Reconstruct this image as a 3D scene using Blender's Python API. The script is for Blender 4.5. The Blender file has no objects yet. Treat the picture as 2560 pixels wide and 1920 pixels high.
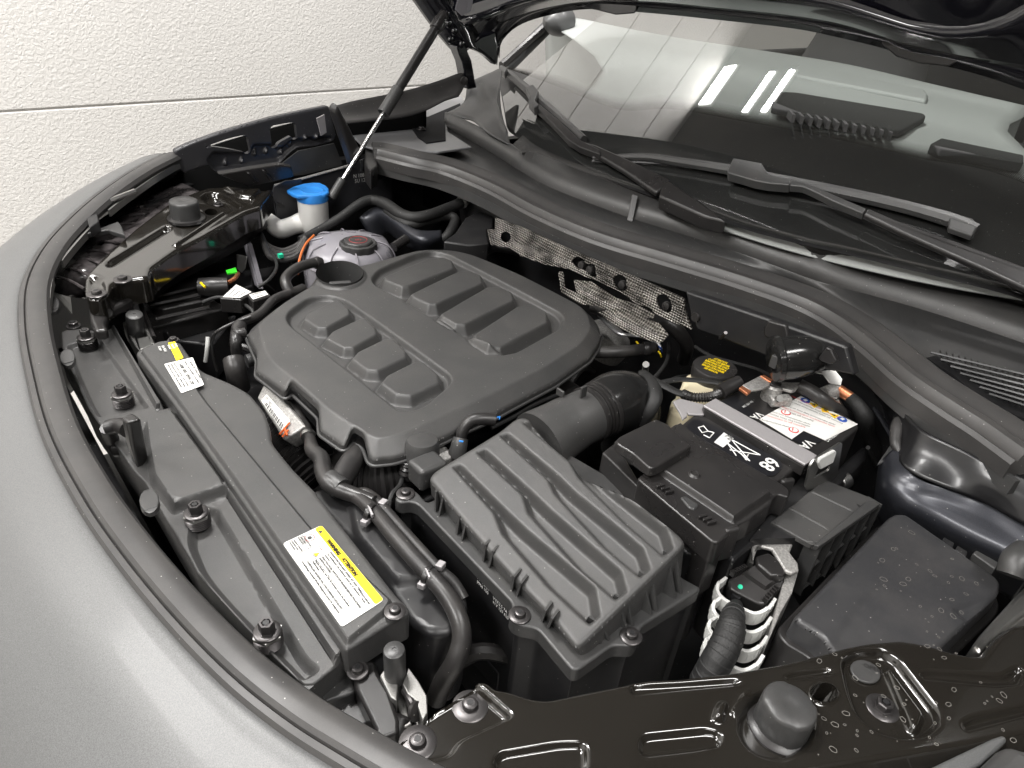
import bpy, bmesh, math, random
import numpy as np
from mathutils import Vector, Matrix
from mathutils.geometry import delaunay_2d_cdt
random.seed(4)
SC = bpy.context.scene
COL = SC.collection
# ---------------------------------------------------------------- camera
# world: x = towards the rear of the car, y = towards its far side, z up; z = 0 is the battery top
CAMR = [[0.766968, -0.636585, 0.080737], [-0.292269, -0.458569, -0.839222], [0.571260, 0.620060, -0.537762]]
CP = Vector((0, 0, 0.6))
cam_d = bpy.data.cameras.new('camera')
cam = bpy.data.objects.new('camera', cam_d)
COL.objects.link(cam)
RV, DV, FV = [Vector(v).normalized() for v in CAMR]
mw = Matrix((RV, -DV, -FV)).transposed().to_4x4()
mw.translation = CP
cam.matrix_world = mw
cam_d.sensor_fit = 'HORIZONTAL'
cam_d.sensor_width = 36
cam_d.lens = 36 * 1775 / 2560
cam_d.clip_start = 0.01
cam_d.clip_end = 100
SC.camera = cam
# ---------------------------------------------------------------- world, exposure, lamps of the hall
W = bpy.data.worlds.new('World')
SC.world = W
W.use_nodes = True
W.node_tree.nodes['Background'].inputs[0].default_value = (1, 0.97, 0.93, 1)
W.node_tree.nodes["Background"].inputs[1].default_value = 0.3
SC.view_settings.view_transform = 'Standard'
SC.view_settings.look = 'None'
SC.view_settings.exposure = 0.25
SC.view_settings.gamma = 1
SC.cycles.max_bounces = 7
SC.cycles.diffuse_bounces = 4
SC.cycles.glossy_bounces = 4
SC.cycles.transparent_max_bounces = 8
SC.cycles.use_denoising = True
SC.cycles.caustics_reflective = False
SC.cycles.caustics_refractive = False
def area(name, loc, sx, sy, power, rot=(0, 0, 0), colr=(1, 0.979, 0.955)):
    l = bpy.data.lights.new(name, 'AREA')
    l.shape = 'RECTANGLE'; l.size = sx; l.size_y = sy; l.energy = power; l.color = colr
    o = bpy.data.objects.new(name, l); COL.objects.link(o)
    o.location = loc; o.rotation_euler = rot
    return o
CEIL = 2.62
LAMPS = [  # x, y, size x, size y (ceiling fixtures), power
    (-2.3, 0.3, 0.8, 1.6, 92), (-1.4, 2.2, 0.8, 1.6, 66),  # unseen panels added ahead of the nose, widened to soften the light
    (0.55, -0.95, 1.4, 0.4, 42),  # unseen fill lamp added to lift the bay from the near side
    (0.5, 1.55, 1.2, 0.26, 125), (-0.9, -2.2, 1.5, .16, 22), (2.9, 0.6, 0.2, 1.2, 40),  # the second is an unseen fill added far out on the near side
    (2.60, 3.09, 0.30, 0.12, 6), (2.51, 2.615, 0.29, 0.05, 12), (2.51, 2.445, 0.29, 0.05, 12)]

# ---------------------------------------------------------------- where a point of the photograph lies in space
CR = {'A': (0, 300, 2.37), 'B': (800, 0, 2.37), 'C': (1660, 0, 2.37), 'D': (550, 550, 2.212), 'E': (100, 800, 2.37), 'F': (500, 1220, 2.37),
      'G': (900, 1050, 2.37), 'H': (1460, 820, 2.67625), 'I': (1660, 1220, 2.37), 'J': (1200, 500, 2.4578), 'K': (0, 1300, 2.6757),
      'L': (1200, 0, 1.6265), 'N': (980, 0, 4.254), 'O': (380, 250, 3.687), 'Q': (1700, 700, 2.552), 'W': (0, 0, 0.864)}
def ray(k, x, y):
    o = CR[k]
    a = (o[0] + x / o[2] - 1280) / 1775; b = (o[1] + y / o[2] - 960) / 1775
    return RV * a + DV * b + FV
def P(k, x, y, h):                       # on the horizontal plane z = h
    r = ray(k, x, y); return CP + r * ((h - CP.z) / r.z)
def PX(k, x, y, X):                      # on the cross plane x = X
    r = ray(k, x, y); return CP + r * ((X - CP.x) / r.x)
def PY(k, x, y, Y):                      # on the lengthwise plane y = Y
    r = ray(k, x, y); return CP + r * ((Y - CP.y) / r.y)
def PN(k, x, y, o, n):                   # on any plane
    r = ray(k, x, y); return CP + r * ((Vector(o) - CP).dot(n) / r.dot(n))
def pairs(v): return [(v[i], v[i + 1]) for i in range(0, len(v), 2)]
def trip(k, v): return [P(k, v[i], v[i + 1], v[i + 2]) for i in range(0, len(v), 3)]
def pts(k, v, h): return [P(k, a, b, h) for a, b in pairs(v)]

class Frame:
    def __init__(s, o, u=(1, 0, 0), v=(0, 1, 0)):
        s.o = Vector(o); s.u = Vector(u).normalized(); s.n = s.u.cross(Vector(v)).normalized(); s.v = s.n.cross(s.u)
    def px(s, k, v, dh=0):
        out = []
        for a, b in pairs(v):
            p = PN(k, a, b, s.o + s.n * dh, s.n) - s.o
            out.append((p.dot(s.u), p.dot(s.v)))
        return out
    def w(s, a, b, h=0): return s.o + s.u * a + s.v * b + s.n * h
def frame3(p0, pu, pv):                  # frame through three points, normal upwards
    p0, pu, pv = Vector(p0), Vector(pu), Vector(pv)
    f = Frame(p0, pu - p0, pv - p0)
    if f.n.z < 0: f = Frame(p0, pu - p0, -(pv - p0))
    return f

# ---------------------------------------------------------------- materials
def mat(name, col, rough=0.5, metal=0.0, grain=0.0, gscale=900, bump=0.0, bscale=900, coat=0.0, spec=0.5, dust=0.0, trans=0.0, sss=0.0, rv=0.0, crough=.03):
    m = bpy.data.materials.new(name); m.use_nodes = True
    nt = m.node_tree; b = nt.nodes['Principled BSDF']
    def N(t): return nt.nodes.new(t)
    b.inputs['Roughness'].default_value = rough; b.inputs['Metallic'].default_value = metal
    b.inputs['Specular IOR Level'].default_value = spec
    b.inputs['Coat Weight'].default_value = coat; b.inputs['Coat Roughness'].default_value = crough
    b.inputs['Transmission Weight'].default_value = trans
    if sss: b.inputs['Subsurface Weight'].default_value = sss; b.inputs['Subsurface Radius'].default_value = (.02, .02, .02); b.inputs['Subsurface Scale'].default_value = .5
    b.inputs['Base Color'].default_value = (*col, 1)
    geo = N('ShaderNodeNewGeometry')
    last = None
    if grain or dust:
        c = N('ShaderNodeRGB'); c.outputs[0].default_value = (*col, 1); last = c.outputs[0]
        if grain:
            n = N('ShaderNodeTexNoise'); n.inputs['Scale'].default_value = gscale; n.inputs['Detail'].default_value = 2
            nt.links.new(geo.outputs['Position'], n.inputs['Vector'])
            mr = N('ShaderNodeMapRange'); mr.inputs[1].default_value = .3; mr.inputs[2].default_value = .7; mr.inputs[3].default_value = 1 - grain; mr.inputs[4].default_value = 1 + grain
            nt.links.new(n.outputs[0], mr.inputs[0])
            v = N('ShaderNodeVectorMath'); v.operation = 'SCALE'
            nt.links.new(last, v.inputs[0]); nt.links.new(mr.outputs[0], v.inputs['Scale']); last = v.outputs[0]
        if dust:                          # patchy dust film
            n = N('ShaderNodeTexNoise'); n.inputs['Scale'].default_value = 14; n.inputs['Detail'].default_value = 6; n.inputs['Roughness'].default_value = .65
            nt.links.new(geo.outputs['Position'], n.inputs['Vector'])
            mr = N('ShaderNodeMapRange'); mr.inputs[1].default_value = .4; mr.inputs[2].default_value = .75; mr.inputs[3].default_value = 0; mr.inputs[4].default_value = dust
            nt.links.new(n.outputs[0], mr.inputs[0])
            mx = N('ShaderNodeMix'); mx.data_type = 'RGBA'; nt.links.new(mr.outputs[0], mx.inputs[0]); nt.links.new(last, mx.inputs[6]); mx.inputs[7].default_value = (.34, .31, .28, 1)
            last = mx.outputs[2]
        if dust:                          # bright specks of lint and grit
            vo = N('ShaderNodeTexVoronoi'); vo.inputs['Scale'].default_value = 85; nt.links.new(geo.outputs['Position'], vo.inputs['Vector'])
            lt = N('ShaderNodeMath'); lt.operation = 'LESS_THAN'; lt.inputs[1].default_value = .055; nt.links.new(vo.outputs['Distance'], lt.inputs[0])
            sm = N('ShaderNodeMath'); sm.operation = 'MULTIPLY'; sm.inputs[1].default_value = .55; nt.links.new(lt.outputs[0], sm.inputs[0])
            mx = N('ShaderNodeMix'); mx.data_type = 'RGBA'; nt.links.new(sm.outputs[0], mx.inputs[0]); nt.links.new(last, mx.inputs[6]); mx.inputs[7].default_value = (.55, .53, .5, 1)
            last = mx.outputs[2]
        nt.links.new(last, b.inputs['Base Color'])
    if rv:
        n = N('ShaderNodeTexNoise'); n.inputs['Scale'].default_value = 9; n.inputs['Detail'].default_value = 5
        nt.links.new(geo.outputs['Position'], n.inputs['Vector'])
        mr = N('ShaderNodeMapRange'); mr.inputs[1].default_value = .3; mr.inputs[2].default_value = .7; mr.inputs[3].default_value = rough - rv; mr.inputs[4].default_value = rough + rv
        nt.links.new(n.outputs[0], mr.inputs[0]); nt.links.new(mr.outputs[0], b.inputs['Roughness'])
    if bump:
        n = N('ShaderNodeTexNoise'); n.inputs['Scale'].default_value = bscale; n.inputs['Detail'].default_value = 3
        nt.links.new(geo.outputs['Position'], n.inputs['Vector'])
        bp = N('ShaderNodeBump'); bp.inputs['Strength'].default_value = bump; bp.inputs['Distance'].default_value = .001
        nt.links.new(n.outputs[0], bp.inputs['Height']); nt.links.new(bp.outputs[0], b.inputs['Normal'])
    return m
M = {}
M['plas'] = mat('satin_black_plastic', (.041, .041, .041), .38, grain=.12, bump=.12, bscale=1500, dust=.05, rv=.06)
M['cover'] = mat('grained_cover_plastic', (.050, .0495, .049), .39, grain=.14, bump=.25, bscale=1700, dust=.05, rv=.05)
M['black'] = mat('black_plastic', (.017, .016, .016), .33, grain=.1, bump=.06, dust=.03, rv=.08)
M['dark'] = mat('dark_moulding', (.011, .011, .012), .42, dust=.03, rv=.08)
M['rub'] = mat('seal_rubber', (.040, .0385, .038), .42, grain=.1, dust=.06, rv=.05)
M['hose'] = mat('hose_rubber', (.022, .021, .021), .38, bump=.15, bscale=260, dust=.08, rv=.08)
M['zincd'] = mat('dull_zinc', (.26, .255, .245), .45, metal=.8, grain=.15, rv=.08)
M['pocket'] = mat('deep_black_plastic', (.012, .012, .013), .75, spec=.12)
M['ledge'] = mat('matt_cowl_ledge', (.040, .039, .038), .7, spec=.15, dust=.04)
M['void'] = mat('unlit_black', (.004, .004, .004), .9, spec=.05)  # near-black colour standing in for shade behind the far wing windows
M['lidm'] = mat('satin_lid_plastic', (.034, .034, .036), .34, grain=.1, dust=.06, rv=.08)
M['wallk'] = mat('dull_black_paint', (.008, .008, .009), .3, coat=.2, dust=.02, crough=.15)
M['shine'] = mat('glossy_black_rubber', (.012, .012, .012), .16, dust=.03)
M['gloss'] = mat('black_gloss_paint', (.013, .0115, .0095), .14, coat=.6, bump=.05, bscale=60, spec=.7, crough=.04)
M['hoodp'] = mat('hood_black_paint', (.006, .006, .009), .16, coat=.7, crough=.05)
M['steel'] = mat('zinc_steel', (.42, .415, .40), .38, metal=1, grain=.1, rv=.08)
M['strapm'] = mat('anodised_strap', (.36, .345, .35), .5, metal=.35, grain=.06)
M['darksteel'] = mat('black_oxide_steel', (.09, .085, .085), .35, metal=.8, grain=.1)
M['alu'] = mat('cast_aluminium', (.40, .39, .375), .5, metal=.6, grain=.3, gscale=320, bump=.5, bscale=320)
M['chrome'] = mat('polished_rod', (.7, .7, .7), .22, metal=1)
M['white'] = mat('white_nylon', (.62, .62, .60), .4, grain=.04)
M['wpe'] = mat('milky_polyethylene', (.78, .77, .74), .42, sss=.25)
M['cream'] = mat('cream_polyethylene', (.74, .66, .47), .35, sss=.25)
M['blue'] = mat('blue_cap_plastic', (.035, .25, .72), .33)
M['tank'] = mat('clouded_tank_plastic', (.27, .26, .285), .3, sss=.1, dust=.1, rv=.08)
M['yellow'] = mat('yellow_print', (.86, .62, .01), .42)
M['lab'] = mat('label_paper', (.74, .73, .70), .4)
M['labdark'] = mat('label_black', (.012, .012, .014), .28)
M['ink'] = mat('print_ink', (.05, .05, .05), .5)
M['inkw'] = mat('white_print', (.72, .72, .70), .45)
M['inkr'] = mat('red_print', (.6, .05, .05), .45)
M['inkb'] = mat('blue_print', (.02, .08, .38), .45)
M['inkor'] = mat('orange_marker', (.75, .14, .03), .5)
M['greend'] = mat('green_tag', (.05, .72, .03), .45)
M['teal'] = mat('teal_dot', (.02, .55, .32), .45)
M['orange'] = mat('orange_wire', (.55, .14, .03), .4)
M['copper'] = mat('copper_bar', (.62, .24, .12), .35, metal=.8)
M['tape'] = mat('cloth_tape', (.012, .012, .012), .6, bump=.6, bscale=420, dust=.015)
M['tower'] = mat('charcoal_metallic_paint', (.034, .036, .044), .36, grain=.4, gscale=1500, coat=.25, metal=.5, dust=.03, crough=.2)
M['sleeve'] = mat('foil_sleeve', (.7, .7, .7), .3, metal=.9, bump=.6, bscale=300)
M['silver'] = mat('silver_car_paint', (.112, .113, .113), .47, metal=.3, grain=.24, gscale=1000, coat=.12, crough=.12, bump=.02, bscale=1300)
M['floor'] = mat('floor_concrete', (.42, .41, .39), .45, grain=.1, gscale=12, dust=.1)
M['ceil'] = mat('ceiling_paint', (.07, .063, .056), .8)
def emis(name, c, s):
    m = bpy.data.materials.new(name); m.use_nodes = True; nt = m.node_tree; nt.nodes.clear()
    e = nt.nodes.new('ShaderNodeEmission'); e.inputs[0].default_value = (*c, 1); e.inputs[1].default_value = s
    o = nt.nodes.new('ShaderNodeOutputMaterial'); nt.links.new(e.outputs[0], o.inputs[0]); return m
M['lamp'] = emis('lamp_diffuser', (1, .98, .95), 7)

# ---------------------------------------------------------------- object helpers
def link(name, me, m, parent=None, sharp=38, bevel=0, seg=2, solid=0):
    ob = bpy.data.objects.new(name, me); COL.objects.link(ob)
    if m: me.materials.append(m)
    if parent: ob.parent = parent
    if len(me.polygons):
        me.polygons.foreach_set('use_smooth', [True] * len(me.polygons))
        if sharp is not None: me.set_sharp_from_angle(angle=math.radians(sharp))
    if solid:
        s = ob.modifiers.new('solid', 'SOLIDIFY'); s.thickness = solid; s.offset = -1
    if bevel:
        b = ob.modifiers.new('bevel', 'BEVEL'); b.width = bevel; b.segments = seg; b.limit_method = 'ANGLE'; b.angle_limit = math.radians(32)
        b.harden_normals = False
        b.use_clamp_overlap = True
        w = ob.modifiers.new('normals', 'WEIGHTED_NORMAL'); w.keep_sharp = True; w.weight = 60
    return ob
def mesh(vs, fs, recalc=True):
    me = bpy.data.meshes.new('m'); me.from_pydata([tuple(v) for v in vs], [], fs); me.update()
    if recalc:
        bm = bmesh.new(); bm.from_mesh(me); bmesh.ops.recalc_face_normals(bm, faces=bm.faces); bm.to_mesh(me); bm.free()
    return me
def tag(o, label=None, cat=None, group=None, kind=None):
    if label: o['label'] = label
    if cat: o['category'] = cat
    if group: o['group'] = group
    if kind: o['kind'] = kind
    return o
def thing(name, label, cat, loc, group=None):
    o = bpy.data.objects.new(name, None); COL.objects.link(o); o.empty_display_size = .02
    o.location = loc; tag(o, label, cat, group)
    bpy.context.view_layer.update()
    return o
def fix(o):                               # parent without moving: child built in world coordinates
    return o
class MB:                                 # collects shapes into one mesh
    def __init__(s): s.v = []; s.f = []
    def add(s, vs, fs):
        n = len(s.v); s.v += [Vector(v) for v in vs]; s.f += [[i + n for i in f] for f in fs]; return s
    def box(s, c, u, v, w):               # centre and half-axis vectors
        c, u, v, w = map(Vector, (c, u, v, w))
        vs = [c + u * a + v * b + w * d for d in (-1, 1) for b in (-1, 1) for a in (-1, 1)]
        return s.add(vs, [(0, 2, 3, 1), (4, 5, 7, 6), (0, 1, 5, 4), (2, 6, 7, 3), (0, 4, 6, 2), (1, 3, 7, 5)])
    def prism(s, top, dn, bot=None):      # polygon extruded by vector dn (or to polygon bot)
        top = [Vector(p) for p in top]; n = len(top)
        bot = [Vector(b) for b in bot] if bot else [p + Vector(dn) for p in top]
        return s.add(top + bot, [list(range(n)), list(range(2 * n - 1, n - 1, -1))] + [[i, i + n, (i + 1) % n + n, (i + 1) % n] for i in range(n)])
    def tube(s, path, rad, n=12, smooth=True, k=6, flat=1.0, cap=True):
        path = [Vector(p) for p in path]
        rs = rad if isinstance(rad, (list, tuple)) else [rad] * len(path)
        if smooth and len(path) > 2: path, rs = spline(path, k, rs)
        m = len(path); vs = []; up = None
        for i in range(m):
            t = (path[min(i + 1, m - 1)] - path[max(i - 1, 0)]).normalized()
            if up is None:
                up = Vector((0, 0, 1)) if abs(t.z) < .9 else Vector((1, 0, 0))
            up = (up - t * up.dot(t)).normalized(); sd = t.cross(up)
            for j in range(n):
                a = 2 * math.pi * j / n
                vs.append(path[i] + (sd * math.cos(a) + up * math.sin(a) * flat) * rs[i])
        fs = [[i * n + j, i * n + (j + 1) % n, (i + 1) * n + (j + 1) % n, (i + 1) * n + j] for i in range(m - 1) for j in range(n)]
        if cap: fs += [list(range(n - 1, -1, -1)), [(m - 1) * n + j for j in range(n)]]
        return s.add(vs, fs)
    def lathe(s, c, axis, prof, n=24, u=None, nf=None, cap=True):   # prof: (radius, height)
        c = Vector(c); ax = Vector(axis).normalized()
        u = Vector(u) if u else (Vector((1, 0, 0)) if abs(ax.x) < .9 else Vector((0, 1, 0)))
        u = (u - ax * u.dot(ax)).normalized(); v = ax.cross(u)
        vs = []
        for r, h in prof:
            for j in range(n):
                a = 2 * math.pi * j / n
                rr = r * (nf(a) if nf else 1)
                vs.append(c + ax * h + (u * math.cos(a) + v * math.sin(a)) * rr)
        m = len(prof)
        fs = [[i * n + j, i * n + (j + 1) % n, (i + 1) * n + (j + 1) % n, (i + 1) * n + j] for i in range(m - 1) for j in range(n)]
        if cap: fs += [list(range(n - 1, -1, -1)), [(m - 1) * n + j for j in range(n)]]
        return s.add(vs, fs)
    def loft(s, rings, cap=True):
        n = len(rings[0]); vs = [Vector(p) for r in rings for p in r]; m = len(rings)
        fs = [[i * n + j, i * n + (j + 1) % n, (i + 1) * n + (j + 1) % n, (i + 1) * n + j] for i in range(m - 1) for j in range(n)]
        if cap: fs += [list(range(n - 1, -1, -1)), [(m - 1) * n + j for j in range(n)]]
        return s.add(vs, fs)
    def build(s, name, m, parent=None, bevel=0, sharp=38, seg=2, recalc=True):
        vs = s.v
        if parent: vs = [v - parent.location if parent.parent is None else v - wl(parent) for v in vs]
        me = mesh(vs, s.f, recalc)
        ob = link(name, me, m, parent, sharp, bevel, seg)
        return ob
def wl(o):
    t = Vector((0, 0, 0))
    while o: t = t + o.location; o = o.parent
    return t
def spline(p, k, r=None):
    p = [Vector(a) for a in p]; out = []; ro = []
    r = r or [0] * len(p)
    for i in range(len(p) - 1):
        a, b, c, d = p[max(i - 1, 0)], p[i], p[i + 1], p[min(i + 2, len(p) - 1)]
        for j in range(k):
            t = j / k
            out.append(.5 * ((2 * b) + (c - a) * t + (2 * a - 5 * b + 4 * c - d) * t * t + (3 * b - a - 3 * c + d) * t ** 3))
            ro.append(r[i] + (r[i + 1] - r[i]) * (t * t * (3 - 2 * t)))
    out.append(p[-1]); ro.append(r[-1])
    return out, ro
def resample(p, n, smooth=True):
    if smooth and len(p) > 2: p, _ = spline(p, 8)
    p = [Vector(a) for a in p]
    d = [0]
    for i in range(1, len(p)): d.append(d[-1] + (p[i] - p[i - 1]).length)
    out = []; j = 0
    for i in range(n):
        t = d[-1] * i / (n - 1)
        while j < len(p) - 2 and d[j + 1] < t: j += 1
        out.append(p[j].lerp(p[j + 1], (t - d[j]) / max(d[j + 1] - d[j], 1e-9)))
    return out
def sheet(name, rows, m, parent=None, thick=.002, n=40, smooth=True, cross=0, sharp=50, flip=False):
    R = [resample(r, n, smooth) for r in rows]
    if cross:
        cols = [spline([R[i][j] for i in range(len(R))], cross)[0] for j in range(n)]
        R = [[cols[j][i] for j in range(n)] for i in range(len(cols[0]))]
    vs = [p for r in R for p in r]
    if parent: o = wl(parent); vs = [v - o for v in vs]
    fs = [[i * n + j, i * n + j + 1, (i + 1) * n + j + 1, (i + 1) * n + j] for i in range(len(R) - 1) for j in range(n - 1)]
    if flip: fs = [f[::-1] for f in fs]
    me = mesh(vs, fs, False)
    ob = link(name, me, m, parent, sharp)
    if thick:
        s = ob.modifiers.new('solid', 'SOLIDIFY'); s.thickness = abs(thick); s.offset = -1 if thick > 0 else 1
    return ob
def sweep(name, path, prof, m, parent=None, k=6, smooth=True, sharp=50, closed=True, sidefix=None):
    path, _ = spline(path, k) if smooth else (path, 0)
    n = len(prof); vs = []; M_ = len(path)
    for i, p in enumerate(path):
        t = path[min(i + 1, M_ - 1)] - path[max(i - 1, 0)]; t.z = 0; t.normalize()
        sd = Vector((-t.y, t.x, 0))
        for a, b in prof: vs.append(p + sd * a + Vector((0, 0, b)))
    fs = [[i * n + j, i * n + (j + 1) % n, (i + 1) * n + (j + 1) % n, (i + 1) * n + j] for i in range(M_ - 1) for j in range(n if closed else n - 1)]
    if closed: fs += [list(range(n - 1, -1, -1)), [(M_ - 1) * n + j for j in range(n)]]
    if parent: o = wl(parent); vs = [v - o for v in vs]
    return link(name, mesh(vs, fs), m, parent, sharp)

# ---------------------------------------------------------------- stamped / moulded relief panels
def fillet(poly, r, n=4):
    if r <= 0: return [tuple(p) for p in poly]
    out = []; L = len(poly)
    for i in range(L):
        a, b, c = [Vector((*poly[j % L][:2],)) for j in (i - 1, i, i + 1)]
        d1, d2 = (a - b), (c - b)
        if d1.length < 1e-7 or d2.length < 1e-7: continue
        rr = min(r, d1.length * .45, d2.length * .45)
        p, q = b + d1.normalized() * rr, b + d2.normalized() * rr
        for j in range(n + 1):
            t = j / n
            z = p * (1 - t) ** 2 + b * 2 * t * (1 - t) + q * t * t
            out.append((z.x, z.y))
    return out
def dense(poly, s):
    out = []; L = len(poly)
    for i in range(L):
        a, b = np.array(poly[i]), np.array(poly[(i + 1) % L])
        k = max(1, int(np.linalg.norm(b - a) / s))
        for j in range(k): out.append(tuple(a + (b - a) * j / k))
    return out
def sdf(poly, X):                         # negative inside
    X = np.asarray(X, float).reshape(-1, 2); A = np.array(poly); B = np.roll(A, -1, 0)
    out = np.empty(len(X)); ins = np.zeros(len(X), bool)
    E = B - A; L2 = (E ** 2).sum(1) + 1e-18
    for s in range(0, len(X), 4000):
        Y = X[s:s + 4000]
        D = Y[:, None, :] - A[None]
        t = np.clip((D * E).sum(2) / L2, 0, 1)
        dd = D - t[..., None] * E
        out[s:s + 4000] = np.sqrt((dd ** 2).sum(2).min(1))
        c = ((A[None, :, 1] > Y[:, None, 1]) != (B[None, :, 1] > Y[:, None, 1]))
        with np.errstate(divide='ignore', invalid='ignore'):
            xi = A[None, :, 0] + (Y[:, None, 1] - A[None, :, 1]) * E[None, :, 0] / np.where(E[None, :, 1] == 0, 1e-12, E[None, :, 1])
        ins[s:s + 4000] = (c & (Y[:, None, 0] < xi)).sum(1) % 2 == 1
    return np.where(ins, -out, out)
def offset(poly, d):                      # move inwards by d
    A = np.array(poly); n = len(A)
    area_ = 0.5 * np.sum(A[:, 0] * np.roll(A[:, 1], -1) - np.roll(A[:, 0], -1) * A[:, 1])
    T = np.roll(A, -1, 0) - np.roll(A, 1, 0); T /= np.linalg.norm(T, axis=1)[:, None] + 1e-12
    N_ = np.stack([-T[:, 1], T[:, 0]], 1) * (1 if area_ > 0 else -1)
    return A + N_ * d
def clean(poly, d, step):                 # an inward offset without the loops that form at tight corners
    q = offset(poly, d)
    if d <= 0: return [tuple(a) for a in q]
    s = sdf(poly, q); k = np.abs(s + d) < .04 * d + 1e-5
    out = [tuple(a) for a, b in zip(q, k) if b]
    return out if len(out) > 5 else []
def stamp(name, fr, outline, feats=(), edge=(.004, .004), depth=.01, flare=0.0, m=None, parent=None, grid=.02, holes=(), base=None, step=.006, sharp=34, bottom=False, zb=None):
    outline = dense(outline, step)
    ring = []; loops = []
    def addring(poly):
        if len(poly): ring.append([tuple(p) for p in poly])
    er, ed = edge
    addring(outline)
    if ed:
        for t in (.06, .2, .5, 1): addring(clean(outline, er * t, step))
    F = []
    for f in feats:
        poly = dense(fillet(f['p'], f.get('r', 0)), min(step, f.get('step', step)))
        F.append((poly, f['a'], f['w'], f.get('prof', 's')))
        for t in ((0, .25, .5, .75, 1) if f['w'] > .0035 else (0, .5, 1)): addring(clean(poly, f['w'] * t, step))
    Hs = [dense(h, step) for h in holes]
    for h in Hs: addring(h)
    vs = []; es = []
    for r in ring:
        a = np.array(r)
        if r is not ring[0]:
            keep = sdf(outline, a) < -1e-5
            if not keep.all():
                idx = [i for i in range(len(r)) if keep[i]]
                n0 = len(vs); mp = {i: n0 + q for q, i in enumerate(idx)}
                vs += [r[i] for i in idx]
                es += [(mp[i], mp[(i + 1) % len(r)]) for i in idx if (i + 1) % len(r) in mp]
                continue
        n0 = len(vs); vs += r; es += [(n0 + i, n0 + (i + 1) % len(r)) for i in range(len(r))]
    o = np.array(outline); lo, hi = o.min(0), o.max(0)
    gx = np.arange(lo[0], hi[0], grid); gy = np.arange(lo[1], hi[1], grid)
    G_ = np.array([(x + (.5 * grid if j % 2 else 0), y) for j, y in enumerate(gy) for x in gx])
    if len(G_):
        G_ = G_[sdf(outline, G_) < -grid * .35]
        vs += [tuple(p) for p in G_]
    V2, E2, F2, *_r = delaunay_2d_cdt([Vector(v) for v in vs], es, [], 0, 1e-6, False)
    V = np.array([(v.x, v.y) for v in V2])
    cen = np.array([V[list(f)].mean(0) for f in F2])
    ok = sdf(outline, cen) < 0
    for h in Hs: ok &= sdf(h, cen) > 0
    Z = np.zeros(len(V)) if base is None else np.array([base(x, y) for x, y in V])
    if ed:
        d = np.clip(-sdf(outline, V) / er, 0, 1); Z -= ed * (1 - np.sqrt(np.clip(1 - (1 - d) ** 2, 0, 1)))
    for poly, a, w, pr in F:
        d = np.clip(-sdf(poly, V) / w, 0, 1)
        s = d * d * (3 - 2 * d) if pr == 's' else d
        Z += a * s
    used = {}; fs = []; pos = []
    for f, k in zip(F2, ok):
        if not k: continue
        g = []
        for i in f:
            if i not in used: used[i] = len(pos); pos.append(fr.w(V[i][0], V[i][1], Z[i]))
            g.append(used[i])
        fs.append(g)
    # walls along free edges
    cnt = {}
    for g in fs:
        for a, b in zip(g, g[1:] + g[:1]):
            cnt.setdefault((min(a, b), max(a, b)), []).append((a, b))
    inv = {v: k for k, v in used.items()}
    dn = {}
    so = sdf(outline, V)
    offd = offset(outline, -flare) if flare else None
    OA = np.array(outline)
    wf = []
    for e, l in cnt.items():
        if len(l) != 1: continue
        a, b = l[0]
        for i in (a, b):
            if i not in dn:
                q = V[inv[i]]
                if flare and abs(so[inv[i]]) < 1e-4:
                    j = int(((OA - q) ** 2).sum(1).argmin()); q = q + (offd[j] - OA[j])
                zz = Z[inv[i]] - depth
                dn[i] = len(pos); pw = fr.w(q[0], q[1], zz)
                if zb is not None: pw.z = zb
                pos.append(pw)
        wf.append([b, a, dn[a], dn[b]])
    fs += wf
    if parent: o_ = wl(parent); pos = [p - o_ for p in pos]
    me = mesh(pos, fs, False)
    ob = link(name, me, m, parent, sharp)
    w = ob.modifiers.new('normals', 'WEIGHTED_NORMAL'); w.keep_sharp = True; w.weight = 70
    return ob
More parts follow.
